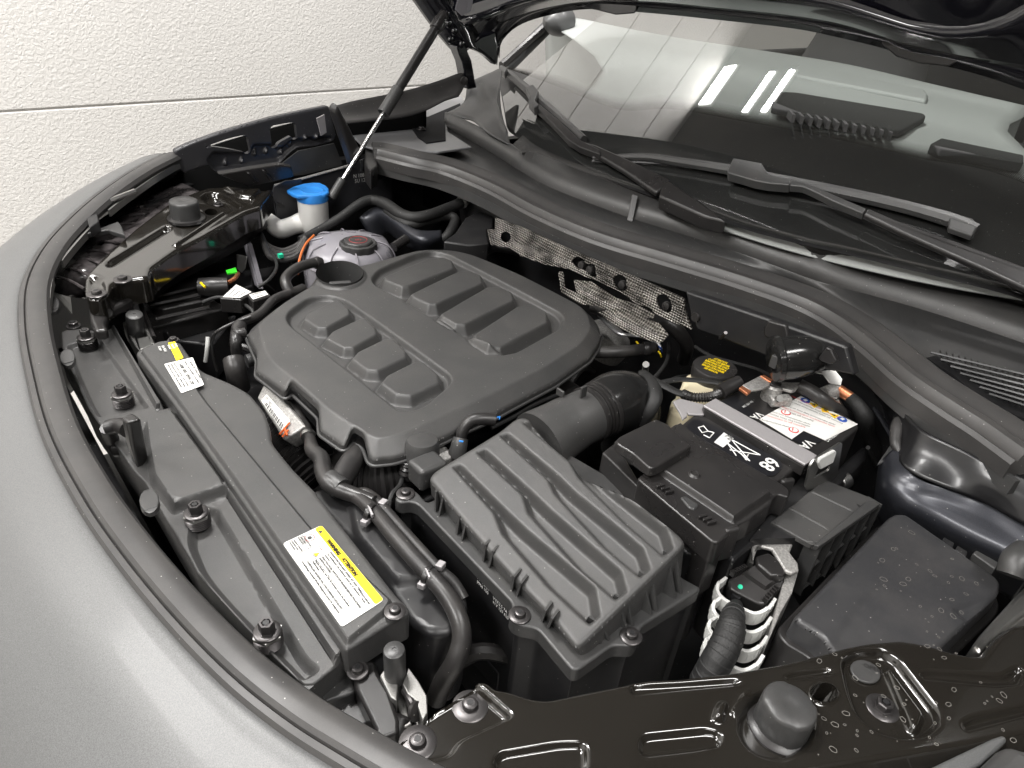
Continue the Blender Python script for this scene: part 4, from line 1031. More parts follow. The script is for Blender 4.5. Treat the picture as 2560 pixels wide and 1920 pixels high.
o_ = P('H', 1490, 1060, -.012); o2 = P('H', 1660, 985, -.012)
vf = Frame(o_, o2 - o_, (0, .12, 1))
stamp('bracket_plate', vf, fillet(vf.px('H', [1482, 1062, 1515, 920, 1545, 880, 1715, 770, 1730, 772, 1702, 940, 1705, 970, 1665, 1015, 1500, 1092]), .003), [], (0, 0), .003, m=M['steel'], parent=br, holes=[vf.px('H', [1540, 1005, 1570, 940, 1655, 905, 1640, 950])], grid=.05)
MB().prism([PN('H', a, b, vf.o + vf.n * .004, vf.n) for a, b in ((1568, 905), (1580, 875), (1680, 820), (1695, 830), (1670, 905), (1585, 950))], -vf.n * .005).build('rubber_pad', M['white'], br, bevel=.002)
MB().tube([P('H', 1700, 1040, -.07), P('H', 1760, 1010, -.068)], .013, 12, smooth=False).build('bracket_clip', M['steel'], br, bevel=.002)

# terminals
te = thing('battery_terminal', 'silver lead clamp with copper bar on the battery post', 'terminal', P('H', 1240, 440, .02))
c = P('H', 1243, 470, .0); MB().lathe(c, (0, 0, 1), [(.0155, 0), (.015, .024), (.012, .027)], 24).build('post_clamp', M['alu'], te)
MB().lathe(c + Vector((0, 0, .024)), (0, 0, 1), [(.0105, 0), (.0105, .006), (.009, .007)], 20).build('post', M['darksteel'], te)
MB().box(P('H', 1310, 485, .010), (.016, -.008, 0), (.004, .007, 0), (0, 0, .008)).build('clamp_ear', M['alu'], te, bevel=.003)
MB().lathe(P('H', 1297, 475, .018), (-.4, -.6, .6), [(.006, 0), (.006, .006)], 6).build('clamp_bolt', M['steel'], te)
bp = [P('H', x, y, .030) for x, y in ((1060, 380), (1180, 318), (1255, 352), (1240, 385), (1190, 405), (1115, 418))]
MB().prism(bp, (0, 0, -.004)).build('bus_bar', M['alu'], te, bevel=.001)
for q in (((1038, 398), (1060, 385), (1120, 418), (1095, 440)), ((1180, 318), (1205, 312), (1262, 345), (1250, 362))):
    MB().prism([P('H', x, y, .032) for x, y in q], (0, 0, -.005)).build('copper_edge', M['copper'], te, bevel=.0008)
MB().prism([P('H', x, y, .026) for x, y in ((1240, 365), (1300, 360), (1455, 362), (1420, 410), (1390, 420), (1300, 395), (1250, 385))], (0, 0, -.006)).build('lug', M['alu'], te, bevel=.002)
cb = thing('battery_cable', 'black sleeved battery cable leaving the terminal towards the rear', 'cable', P('H', 1500, 420, .02))
MB().tube([P('H', 1440, 385, .022), P('H', 1520, 425, .02), P('H', 1600, 480, .015), P('H', 1680, 540, .0), P('H', 1760, 600, -.03)], .011, 12).build('cable_jacket', M['hose'], cb)
t2 = thing('earth_terminal', 'folded metal tab and clamp with a copper crimp behind the battery', 'terminal', P('H', 1660, 410, .03))
MB().prism([PN('H', x, y, P('H', 1650, 330, .05), Vector((-.5, -.3, .6)).normalized()) for x, y in ((1550, 300), (1560, 285), (1680, 280), (1730, 340), (1720, 385), (1660, 375), (1640, 365), (1600, 310))], (.001, .001, -.002)).build('tab', M['steel'], t2, bevel=.0006)
MB().tube([P('H', 1600, 450, .01), P('H', 1650, 430, .012), P('H', 1700, 415, .014)], .013, 12).build('clamp', M['alu'], t2)
MB().tube([P('H', 1700, 410, .018), P('H', 1790, 470, .012)], .009, 12, smooth=False).build('crimp', M['copper'], t2)
MB().tube([P('H', 1680, 480, .0), P('H', 1720, 550, -.005)], .007, 8, smooth=False).build('stud', M['steel'], t2)
cb = thing('earth_cable', 'taped black cable dropping down behind the battery corner', 'cable', P('H', 1850, 560, 0))
MB().tube([P('H', 1780, 465, .012), P('H', 1840, 530, .005), P('H', 1880, 600, -.01), P('H', 1900, 700, -.05), P('H', 1960, 860, -.12), P('H', 1960, 1000, -.2)], [.010, .012, .014, .012, .012, .012], 12).build('cable_jacket', M['tape'], cb)

# ================================================================ POWER DISTRIBUTION COVER on the battery
H6 = .014
fb_ = Frame((0, 0, H6))
fc = thing('fuse_cover', 'glossy black fuse cover with embossed honeycomb clipped on the battery front', 'cover', P('H', 800, 1000, H6))
ol = fb_.px('H', [355, 1005, 450, 930, 590, 650, 640, 635, 690, 672, 1340, 1050, 1375, 1085, 1370, 1135, 1300, 1110, 1260, 1140, 1255, 1170, 1140, 1250, 1120, 1270, 1010, 1330, 900, 1435, 860, 1430, 600, 1215])
band_ = fb_.px('H', [470, 945, 560, 880, 940, 1190, 1015, 1280, 990, 1330, 960, 1325, 930, 1290])
F_ = [dict(p=fb_.px('H', [455, 950, 600, 660, 640, 645, 1270, 1130, 1150, 1215, 1130, 1225, 1000, 1320]), a=.008, w=.006, r=.006)]
hx0 = np.array(fb_.px('H', [690, 760])[0])
for i in range(6):
    for j in range(3):
        cxy = hx0 + np.array([.018 * j * .87 - i * .002, -.018 * (i + .5 * (j % 2))]) 
        F_.append(dict(p=circ(cxy, .0088, 6), a=-.0008, w=.0012))
F_.append(dict(p=circ(fb_.px('H', [740, 982], .008)[0], .0085, 20), a=.003, w=.003)); F_.append(dict(p=circ(fb_.px('H', [740, 982], .008)[0], .0055, 20), a=-.002, w=.001))
stamp('cover_top', fb_, fillet(ol, .005), F_, (.003, .003), .03, m=M['black'], parent=fc, grid=.02, step=.005)
low = [P('H', x, y, -.012) for x, y in ((120, 832), (215, 760), (355, 1000), (470, 1095), (880, 1430), (930, 1480), (840, 1535), (660, 1360))]
MB().prism(low, (0, 0, -.07)).build('front_wall', M['black'], fc, bevel=.003, seg=3)
for x, y in ((540, 1085), (820, 1290)):
    fk = Frame(P('H', x, y, .016)); 
    for dx_, dy_ in ((-30, -18), (0, 0), (30, 22)): MB().box(P('H', x + dx_, y + dy_, .014), (.006, -.002, 0), (.001, .0016, 0), (0, 0, .005)).build('clip_claw', M['black'], fc, bevel=.0008)
MB().prism([P('H', x, y, .016) for x, y in ((645, 1130), (680, 1120), (770, 1180), (740, 1215), (700, 1200))], (0, 0, -.008)).build('latch_tab', M['plas'], fc, bevel=.002)
flp = thing('terminal_flap', 'square satin black flap with folded edge on the far end of the fuse cover', 'flap', P('H', 460, 780, .03))
frm = Frame((0, 0, .034)); fo2 = frm.px('H', [240, 722, 480, 605, 560, 640, 715, 782, 700, 800, 480, 935, 440, 940, 330, 840, 215, 770, 215, 745])
stamp('flap_plate', frm, fillet(fo2, .004), [dict(p=frm.px('H', [560, 700, 590, 690, 640, 735, 610, 745]), a=-.004, w=.002)], (.003, .004), .007, m=M['black'], parent=flp, grid=.03, flare=.002)
for i in (0, 1): MB().tube([P('H', 215, 770 + i * 30, .018 - i * .008), P('H', 340, 870 + i * 35, .02 - i * .008), P('H', 450, 950 + i * 30, .02 - i * .008)], .004, 8).build('folded_edge', M['black'], flp)
# end clips of the cover
for k, (x, y) in enumerate(((1330, 1110), (1110, 1270), (960, 1440))):
    MB().box(P('H', x, y, -.010), (.010, -.004, 0), (.002, .004, 0), (0, 0, .026)).build('end_clip', M['black'], fc, bevel=.004, seg=3)
MB().prism([P('H', x, y, -.03) for x, y in ((560, 1330), (900, 1480), (850, 1540), (670, 1500), (640, 1400))], (0, 0, -.16)).build('tray_wall', M['dark'], fc, bevel=.004)
MB().prism([P('H', x, y, -.03) for x, y in ((900, 1450), (1100, 1320), (1380, 1150), (1500, 1090), (1480, 1200), (1260, 1330), (1000, 1560))], (0, 0, -.16)).build('cable_tray', M['dark'], fc, bevel=.004)

# ================================================================ RELAY CARRIER with open cells
rl = thing('relay_carrier', 'matt black relay carrier with open cells along its near side', 'relay box', P('H', 1600, 1250, -.02))
h7 = -.02; rf = Frame((0, 0, h7))
top = rf.px('H', [1250, 1295, 1610, 1012, 1925, 1135, 1975, 1165, 1570, 1450, 1520, 1445])
ribs = [dict(p=rf.px('H', v), a=.0018, w=.0012) for v in ([1500, 1090, 1512, 1082, 1810, 1225, 1798, 1232], [1365, 1205, 1378, 1196, 1655, 1350, 1640, 1358])]
stamp('top_plate', rf, top, ribs, (.002, .002), .006, m=M['cover'], parent=rl, grid=.03)
A_, B_ = P('H', 1572, 1452, h7), P('H', 1975, 1172, h7)
for i in range(6): 
    q = A_.lerp(B_, i / 5); MB().box(q + Vector((-.0, .006, -.045)), (.0012, 0, 0), (0, .010, 0), (0, 0, .045)).build('cell_wall', M['plas'], rl)
for z in (-.002, -.045, -.088): MB().prism([A_ + Vector((0, 0, z)), B_ + Vector((0, 0, z)), B_ + Vector((-.002, .02, z)), A_ + Vector((-.002, .02, z))], (0, 0, -.0025)).build('cell_shelf', M['plas'], rl)
MB().prism([A_ + Vector((0, .02, -.004)), B_ + Vector((0, .02, -.004)), B_ + Vector((-.02, .1, -.004)), A_ + Vector((-.06, .06, -.004))], (0, 0, -.10)).build('carrier_body', M['dark'], rl)
MB().prism([P('H', x, y, h7 + .008) for x, y in ((1540, 1450), (1572, 1462), (1975, 1180), (1940, 1150), (1900, 1150))], (0, 0, -.008)).build('edge_rail', M['plas'], rl, bevel=.001)

# ================================================================ CONTROL UNIT, its plug and the white conduit comb
ecu = thing('control_unit', 'cast aluminium control unit bracket standing beside the relay carrier', 'control unit', P('I', 700, 350, -.03))
h8 = -.035
MB().prism([P('I', x, y, h8) for x, y in ((520, 345), (690, 240), (765, 330), (745, 380), (795, 445), (800, 490), (760, 505), (720, 490), (640, 360), (560, 340), (530, 420))], (0, 0, -.006)).build('bracket_top', M['alu'], ecu, bevel=.002)
MB().prism([P('I', x, y, h8 - .006) for x, y in ((505, 440), (520, 345), (540, 350), (530, 450))], (0, 0, -.05)).build('bracket_edge', M['steel'], ecu)
MB().prism([P('I', x, y, -.05) for x, y in ((720, 500), (800, 480), (760, 620), (690, 740), (640, 860), (620, 900), (655, 760))], (0, 0, -.10)).build('heat_sink', M['alu'], ecu, bevel=.002)
MB().prism([P('I', x, y, h8 - .002) for x, y in ((545, 400), (620, 380), (730, 460), (715, 520), (640, 520), (550, 450))], (0, 0, -.05)).build('unit_body', M['black'], ecu, bevel=.003)
pl = thing('control_unit_plug', 'square black multi-pin plug with teal dot above the white comb', 'plug', P('I', 560, 560, -.04))
pf = frame3(P('I', 385, 520, -.055), P('I', 560, 640, -.058), P('I', 540, 440, -.045))
stamp('plug_housing', pf, fillet(pf.px('I', [385, 535, 470, 500, 540, 440, 720, 545, 690, 600, 600, 690, 560, 690, 390, 600]), .003), [dict(p=pf.px('I', [450, 505, 530, 455, 690, 545, 600, 610]), a=.005, w=.003, r=.003)], (.003, .003), .05, m=M['black'], parent=pl, grid=.02)
MB().lathe(PN('I', 452, 586, pf.o, pf.n), pf.n, [(.0032, 0), (.003, .0008)], 12).build('teal_dot', M['teal'], pl)
for i in range(7): MB().box(PN('I', 405 + i * 12, 508 - i * 6, pf.o + pf.n * .004, pf.n), (.0012, 0, 0), (0, .003, 0), (0, 0, .004)).build('plug_rib', M['black'], pl)
for i in range(6): MB().box(PN('I', 600 + i * 13, 665 - i * 14, pf.o + pf.n * .003, pf.n), (.0012, 0, 0), (0, .003, 0), (0, 0, .004)).build('plug_rib', M['black'], pl)
MB().box(PN('I', 440, 640, pf.o - pf.n * .01, pf.n), (.008, 0, 0), (0, .005, 0), (0, 0, .004)).build('socket_recess', M['dark'], pl)
cmb = thing('cable_comb', 'stacked white plastic comb rings wrapped round the taped loom', 'comb', P('I', 450, 800, -.12))
for i in range(5):
    dx_, dy_, z = -24 * i, 118 * i, -.07 - .004 * i
    path = [P('I', x + dx_ * (1.0), y + dy_ * .95, z + dzz) for x, y, dzz in ((365, 545, .004), (315, 590, .002), (308, 640, -.002), (350, 690, -.004), (430, 730, -.004), (520, 770, -.004), (580, 755, 0), (620, 720, .004), (655, 670, .008))]
    path, _ = spline(path, 4); n = len(path); vs = []
    for j, p in enumerate(path):
        t = (path[min(j + 1, n - 1)] - path[max(j - 1, 0)]).normalized(); sd = Vector((-t.y, t.x, 0)).normalized()
        h_ = .011 * (1 if 3 < j < n - 6 else .6)
        for a_, b_ in ((-.0022, -h_), (.0022, -h_), (.0022, h_ * .9), (-.0022, h_ * .9)): vs.append(p + sd * a_ + Vector((0, 0, b_)))
    mb = MB(); mb.add(vs, [[q * 4 + w, q * 4 + (w + 1) % 4, (q + 1) * 4 + (w + 1) % 4, (q + 1) * 4 + w] for q in range(n - 1) for w in range(4)] + [[0, 1, 2, 3], [(n - 1) * 4 + w for w in range(4)]])
    rg = mb.build('comb_ring', M['white'], cmb, bevel=.0008)
    for j in range(3, n - 3, 2):
        p = path[j]; t = (path[j + 1] - path[j - 1]).normalized(); sd = Vector((-t.y, t.x, 0)).normalized()
        MB().box(p - sd * .0021, t * .0005, sd * .0007, (0, 0, .006)).build('rib', M['white'], rg)
lo = thing('taped_loom', 'thick taped wiring loom dropping inside the white comb', 'loom', P('I', 360, 900, -.12))
MB().tube([P('I', 425, 700, -.070), P('I', 405, 780, -.052), P('I', 390, 860, -.055), P('I', 350, 960, -.06), P('I', 300, 1050, -.07), P('I', 240, 1160, -.09)], [.009, .014, .0165, .017, .017, .017], 16).build('loom_wrap', M['tape'], lo)
lp_, lr_ = spline([P('I', 425, 700, -.070), P('I', 405, 780, -.052), P('I', 390, 860, -.055), P('I', 350, 960, -.06), P('I', 300, 1050, -.07), P('I', 240, 1160, -.09)], 6, [.009, .014, .0165, .017, .017, .017])
for i in range(3, len(lp_) - 1, 2):
    ax = (lp_[i + 1] - lp_[i - 1]).normalized(); ax = (ax + Vector((.25, .1, 0))).normalized()
    MB().lathe(lp_[i], ax, [(lr_[i] * 1.0, -.004), (lr_[i] * 1.05, -.0032), (lr_[i] * 1.03, .004), (lr_[i] * .98, .0045)], 20).build('tape_edge', M['tape'], lo)
# ================================================================ FUSE BOX
fx = thing('fuse_box', 'broad satin black fuse box lid with water spots below the strut tower', 'fuse box', P('I', 1400, 550, -.03))
Ffx = frame3(P('I', 1370, 150, -.03), P('I', 2000, 560, -.03), P('I', 780, 760, -.02))
olx = Ffx.px('I', [1335, 165, 1370, 147, 1430, 150, 1470, 175, 1985, 535, 2003, 575, 1990, 620, 1640, 945, 1400, 1100, 1100, 1160, 985, 940, 940, 870, 800, 790, 775, 755])
gstamp('lid', Ffx, fillet(olx, .01), [dict(p=Ffx.px('I', [1100, 700, 1280, 540, 1350, 600, 1060, 960, 960, 920]), a=-.005, w=.02, r=.01), dict(p=Ffx.px('I', [1880, 640, 1960, 600, 1990, 640, 1800, 800, 1700, 730, 1720, 690]), a=-.006, w=.008, r=.008)], (.006, .006), .035, m=M['lidm'], parent=fx, h=.0025, blur=3, flare=.003)
olr = offset(dense(fillet(olx, .01), .01), -.010)
MB().prism([Ffx.w(a, b, -.030) for a, b in olr], -Ffx.n * .08).build('box_body', M['black'], fx, bevel=.002)
for x, y in ((1660, 290), (1740, 340)): MB().prism([P('I', a, b, -.036) for a, b in ((x, y), (x + 60, y + 35), (x + 50, y + 70), (x - 15, y + 25))], (0, 0, -.02)).build('lid_hinge', M['dark'], fx, bevel=.001)
MB().prism([P('I', a, b, -.038) for a, b in ((1830, 385), (1850, 365), (1985, 440), (1965, 480))], (0, 0, -.02)).build('lid_latch', M['plas'], fx, bevel=.002)
M['spot'] = mat('dried_water_spot', (.20, .19, .175), .5)
def spots(fr_, par, k, quad, n, rmin, rmax, lift, seed, skip=None):
    rg = random.Random(seed); 
    for i in range(n):
        u, v = rg.random(), rg.random(); a_, b_, c_, d_q = quad
        x = (a_[0] * (1 - u) + b_[0] * u) * (1 - v) + (d_q[0] * (1 - u) + c_[0] * u) * v; y = (a_[1] * (1 - u) + b_[1] * u) * (1 - v) + (d_q[1] * (1 - u) + c_[1] * u) * v
        px_ = fr_.px(k, [x, y], lift)[0]
        if skip and ((x - skip[0]) / skip[2]) ** 2 + ((y - skip[1]) / skip[3]) ** 2 < 1: continue
        r = rg.uniform(rmin, rmax) * (1 if rg.random() < .4 else .5); m_ = 12; vs = []; w_ = .00035 + r * .05
        ph = rg.random() * 6
        for j in range(m_):
            t = 2 * math.pi * j / m_; q = r * (1 + .18 * math.sin(2 * t + ph) + .08 * math.sin(5 * t + ph))
            for rr_ in (q, q - w_): vs.append(fr_.w(px_[0] + rr_ * math.cos(t), px_[1] + rr_ * math.sin(t), lift))
        MB().add(vs, [[2 * j, 2 * j + 1, (2 * j + 3) % (2 * m_), (2 * j + 2) % (2 * m_)] for j in range(m_)]).build('water_spot', M['spot'], par, recalc=False)
spots(Ffx, fx, 'I', ((1400, 220), (1940, 560), (1620, 900), (1150, 620)), 34, .0015, .0040, .0006, 5)
# ================================================================ NEAR HEADLAMP CARRIER (glossy stamped steel)
H9 = .010
ng = Frame((0, 0, H9))
nb = thing('headlamp_carrier', 'glossy black stamped headlamp carrier with beads and water spots, nearest the camera', 'bracket', P('I', 500, 1300, H9))
I2 = lambda v, dh=0: ng.px('I', v, dh)
ol = ng.px('F', [1160, 1512, 1275, 1420, 1335, 1365, 1388, 1315, 1425, 1290, 1640, 1165, 1630, 1150, 1665, 1138, 1705, 1145, 1750, 1185, 1830, 1195, 1960, 1240, 2060, 1250]) \
   + I2([-100, 1130, 100, 1122, 420, 1085, 700, 1035, 900, 985, 1060, 940, 1200, 912, 1400, 893, 1560, 920, 1700, 965, 1830, 990, 1885, 985, 1960, 880, 2060, 810, 2250, 790, 2500, 860, 2500, 1450, 2300, 1560, 2000, 1640, 1500, 1800, 900, 1900, 300, 2000]) \
   + ng.px('F', [2000, 1900, 1500, 1850, 1400, 1700, 1270, 1640, 1200, 1580])
B = lambda k, v, a, w, r=.004, pr='s': dict(p=ng.px(k, v), a=a, w=w, r=r, prof=pr)
F_ = [B('F', [1150, 1520, 1385, 1310, 1645, 1160, 1840, 1330, 1850, 1360, 1545, 1500, 1490, 1590, 1250, 1640], -.008, .004, .006),
      B('F', [1735, 1660, 1735, 1610, 1780, 1560, 2133, 1500, 2300, 1500, 2300, 1700, 1800, 1700], -.006, .0035, .01),
      B('I', [-150, 1460, 250, 1420, 330, 1440, 355, 1480, 340, 1530, 200, 1560, -150, 1600], -.0055, .0035, .012),
      B('I', [-200, 1160, 200, 1140, 430, 1130, 480, 1145, 430, 1170, 100, 1200, -200, 1230], -.005, .003, .006),
      B('I', [700, 1115, 760, 1090, 960, 1070, 1030, 1080, 1010, 1100, 800, 1135, 730, 1140], -.005, .004, .006),
      B('I', ell(670, 1400, 240, 210, 24), -.010, .007, 0),
      B('I', [1040, 1010, 1130, 950, 1300, 950, 1400, 1010, 1640, 1320, 1650, 1400, 1560, 1480, 1400, 1490, 1240, 1440, 1130, 1330, 1080, 1200], -.010, .005, .02),
      B('I', [1310, 1050, 1345, 1045, 1560, 1330, 1530, 1420, 1490, 1440, 1460, 1400], .008, .003, .004),
      B('I', ell(942, 1222, 95, 70, 20), .004, .004, 0),
      B('I', [1510, 1095, 1560, 1080, 2000, 1110, 2100, 1060, 2133, 1090, 2100, 1160, 1960, 1170, 1530, 1130], -.005, .003, .006),
      B('I', [1760, 1390, 1840, 1350, 2200, 1280, 2200, 1330, 1860, 1420, 1780, 1440], -.005, .003, .006),
      B('I', [270, 1390, 300, 1290, 340, 1260, 385, 1275, 375, 1330, 350, 1400], .007, .004, .005),
      B('I', [380, 1330, 440, 1240, 500, 1180, 520, 1200, 440, 1320, 420, 1380], .005, .004, .004),
      B('I', [600, 1700, 1200, 1600, 1700, 1520, 2133, 1440, 2400, 1400, 2400, 1900, 600, 1900], -.018, .016, .01)]
gstamp('stamped_plate', ng, fillet(ol, .006), F_, (.006, .006), .04, m=M['gloss'], parent=nb, holes=[I2(ell(942, 1222, 82, 56, 22))], h=.0014, blur=2)
t = thing('oval_plug', 'flat oval black grommet with raised word in the near headlamp carrier', 'grommet', P('I', 1195, 1085, H9 - .012))
pf = Frame(P('I', 1195, 1085, H9 - .0065)); MB().prism([pf.w(a, b) for a, b in pf.px('I', ell(1195, 1085, 95, 62, 20, .45))], (0, 0, -.003)).build('plug_disc', M['plas'], t, bevel=.001)
text('OPEN', Frame(P('I', 1180, 1040, H9 - .006), P('I', 1275, 1075, H9) - P('I', 1180, 1040, H9), (P('I', 1180, 1040, H9) - P('I', 1170, 1080, H9))), 0, -.004, .007, M['black'], t)
def puck(c, r, h, name, label, m, squash=.93):
    t = thing(name, label, 'rubber stop', c)
    mb = MB(); mb.lathe(c, (0, 0, 1), [(r * 1.25, 0), (r * 1.22, .005), (r * 1.06, .006), (r * 1.0, .007)], 36); mb.build('collar', M['black'], t)
    mb = MB(); mb.lathe(c, (0, 0, 1), [(r * 1.02, .003), (r, h * .9), (r * .97, h), (r * .9, h + .0015), (r * .25, h + .0015), (r * .2, h + .001), (.0001, h + .001)], 40, nf=lambda a: 1 if abs(math.cos(a)) < .8 else squash); mb.build('stop_body', m, t, sharp=50)
    return t
puck(P('I', 680, 1420, -.003), .0245, .036, 'bonnet_stop', 'big round rubber bonnet stop on the near glossy carrier', M['plas'])
for k, x, y, r, lab_ in (('F', 1600, 1300, .0075, 'wide torx screw on the upper pad of the near headlamp carrier'), ('F', 1290, 1515, .0075, 'wide torx screw at the lower left tip of the near headlamp carrier')):
    c = P(k, x, y, H9 - .0095); t = thing('carrier_screw', lab_, 'screw', c); torx(c, r, t, 'screw_head', washer=.0165, m=M['darksteel'])
c = P('I', 1290, 1310, H9 - .012); t = thing('carrier_bolt', 'hex bolt in the teardrop recess of the near headlamp carrier', 'bolt', c); torx(c, .0075, t, 'bolt_head', washer=.0155, hexh=.008)
spots(ng, nb, 'I', ((900, 960), (2050, 900), (2100, 1500), (850, 1600)), 60, .0008, .0032, .0008, 9, skip=(942, 1222, 130, 95))
# near headlamp corner and silver wing edge
nh = thing('headlamp', 'blurred grey headlamp housing corner at the lower right edge', 'headlamp', P('I', 1950, 1600, -.02))
MB().prism([P('I', x, y, .030) for x, y in ((1880, 1640), (2040, 1490), (2133, 1530), (2400, 1560), (2400, 1900), (1700, 1900))], (0, 0, -.1)).build('housing', M['cover'], nh, bevel=.012, seg=3)
MB().prism([P('I', x, y, .012) for x, y in ((1560, 1665), (1950, 1480), (2010, 1460), (2040, 1490), (1880, 1640), (1750, 1700))], (0, 0, -.05)).build('lens_edge', M['silver'], nh, bevel=.006)
wl3 = thing('wing_flange', 'pale metal wing flange rising at the right edge of the bay', 'flange', P('I', 2000, 850, .0))
MB().prism([P('I', x, y, .0) for x, y in ((1880, 985), (1830, 930), (1880, 860), (2080, 640), (2400, 330), (2400, 620), (2133, 760), (1990, 880))], (0, 0, -.06)).build('flange_skin', M['steel'], wl3, bevel=.01, seg=3)

# ================================================================ FAR HEADLAMP CARRIER
H10 = .035
fg = Frame((0, 0, H10))
fbk = thing('headlamp_carrier', 'glossy black stamped headlamp carrier on the far side with a long slot', 'bracket', P('A', 900, 700, H10))
ol = fg.px('A', [498, 965, 502, 925, 540, 880, 620, 800, 800, 640, 1000, 490, 1150, 425, 1230, 400, 1330, 395, 1450, 420, 1620, 405, 1560, 480, 1545, 515, 1450, 545, 1200, 690, 1045, 770, 1000, 800, 890, 880, 880, 930, 700, 955, 660, 975, 640, 1010, 600, 1050, 520, 1050, 497, 1010])
Bf = lambda v, a, w, r=.004: dict(p=fg.px('A', v), a=a, w=w, r=r)
F_ = [Bf([622, 855, 640, 835, 985, 622, 1015, 632, 1010, 650, 665, 872, 635, 870], -.012, .005, .006), Bf([1180, 460, 1220, 430, 1290, 425, 1350, 450, 1440, 510, 1400, 540, 1330, 520, 1240, 500], -.014, .008, .02),
      Bf(ell(1105, 580, 120, 66, 20), -.010, .010, 0), Bf([1020, 750, 1040, 760, 1340, 560, 1330, 545], .008, .004, .003), Bf([500, 900, 620, 920, 660, 1000, 600, 1060, 480, 1040], -.010, .014, .02),
      Bf([1300, 400, 1450, 425, 1560, 420, 1500, 480, 1420, 470], .010, .006, .01)]
gstamp('stamped_plate', fg, fillet(ol, .010), F_, (.008, .008), .04, m=M['gloss'], parent=fbk, h=.0022, blur=2, holes=[fg.px('A', ell(1250, 545, 38, 20, 16)), fg.px('A', ell(1390, 525, 32, 13, 16))])
side = [P('A', 880, 900, H10 - .03), P('A', 1000, 820, H10 - .03), P('A', 1200, 720, H10 - .03), P('A', 1400, 620, H10 - .03), P('A', 1560, 500, H10 - .03)]
sheet('side_flange', [[p for p in side], [p + Vector((0, -.01, -.05)) for p in side]], M['dark'], fbk, thick=.002, n=20)
MB().prism([P('A', x, y, .0) for x, y in ((520, 1070), (640, 1020), (800, 980), (805, 1010), (780, 1060), (640, 1130), (620, 1200), (640, 1240), (560, 1250), (530, 1180))], (0, 0, -.02)).build('foot', M['black'], fbk, bevel=.006, seg=3)
puck(P('A', 1105, 590, H10 - .006), .031, .040, 'bonnet_stop', 'round dark rubber bonnet stop on the far glossy carrier', M['plas'])
for x, y, l in ((728, 950, 'upper torx screw at the front foot of the far headlamp carrier'), (575, 1035, 'lower torx screw at the front tip of the far headlamp carrier')):
    c = P('A', x, y, H10 - .003); t = thing('carrier_screw', l, 'screw', c); torx(c, .008, t, 'screw_head', washer=.016)
c = P('A', 1295, 505, H10 - .013); t = thing('carrier_bolt', 'small bolt in the loop recess of the far headlamp carrier', 'bolt', c); torx(c, .007, t, 'bolt_head', washer=.011)

# far headlamp: ribbed dark housing behind the carrier
fh = thing('headlamp', 'ribbed dark headlamp housing under the far front corner of the bay', 'headlamp', P('A', 500, 850, -.04))
M['lampcase'] = mat('mottled_lamp_case', (.075, .067, .068), .22, grain=.5, gscale=45, rv=.1, bump=.5, bscale=70)
sheet('housing', [trip('A', [290, 1010, -.06, 330, 860, -.03, 470, 700, -.02, 650, 560, .0, 860, 450, .02, 1080, 380, .03]), trip('A', [400, 1040, -.05, 450, 900, -.005, 600, 780, .0, 780, 660, .01, 960, 560, .02, 1180, 430, .025]),
                    trip('A', [500, 1050, -.07, 540, 980, -.03, 700, 880, -.02, 860, 740, -.01, 1050, 640, -.0, 1250, 520, .0])], M['lampcase'], fh, thick=.003, n=30, cross=3)
for i in range(9):
    a = P('A', 330 + i * 62, 930 - i * 52, -.012 + i * .004); b = P('A', 500 + i * 62, 1000 - i * 58 - (20 if i > 1 else 0), -.004 + i * .002)
    MB().tube([a, a.lerp(b, .5) + Vector((0, 0, .005)), b], .0028, 6).build('rib', M['lampcase'], fh)
MB().prism([P('A', x, y, .05) for x, y in ((590, 640), (700, 600), (720, 625), (740, 680), (640, 650), (520, 670), (400, 690), (390, 670))], (0, 0, -.01)).build('bracket_wing', M['plas'], fh, bevel=.002)
MB().prism([P('A', x, y, .07) for x, y in ((505, 545), (570, 520), (585, 600), (530, 640))], (0, 0, -.02)).build('mount_tab', M['dark'], fh, bevel=.002)
MB().tube([P('A', 590, 500, .075), P('A', 800, 420, .085)], .005, 6, smooth=False).build('edge_rail', M['steel'], fh)
# dark liner between seal and far wing
sheet_ = thing('wing_liner', 'dark plastic liner behind the far end of the front seal', 'liner', P('A', 800, 420, .02))
sheet('liner_skin', [trip('A', [300, 1000, -.10, 280, 800, -.02, 420, 600, .02, 620, 450, .05, 800, 350, .075, 1020, 240, .09]), trip('A', [420, 1150, -.2, 420, 900, -.12, 600, 640, -.06, 800, 520, -.03, 1000, 420, -.0, 1250, 330, .02])], M['dark'], sheet_, thick=.003, n=30)
for i in range(7): 
    a = P('A', 860 + i * 22, 520 - i * 28, .02); b = P('A', 1080 + i * 20, 430 - i * 18, .025); MB().tube([a, b], .006, 6, smooth=False).build('rib', M['dark'], sheet_)
MB().tube([P('A', 300, 770, .04), P('A', 360, 720, .05), P('A', 345, 690, .05)], .006, 8).build('clip', M['plas'], sheet_)

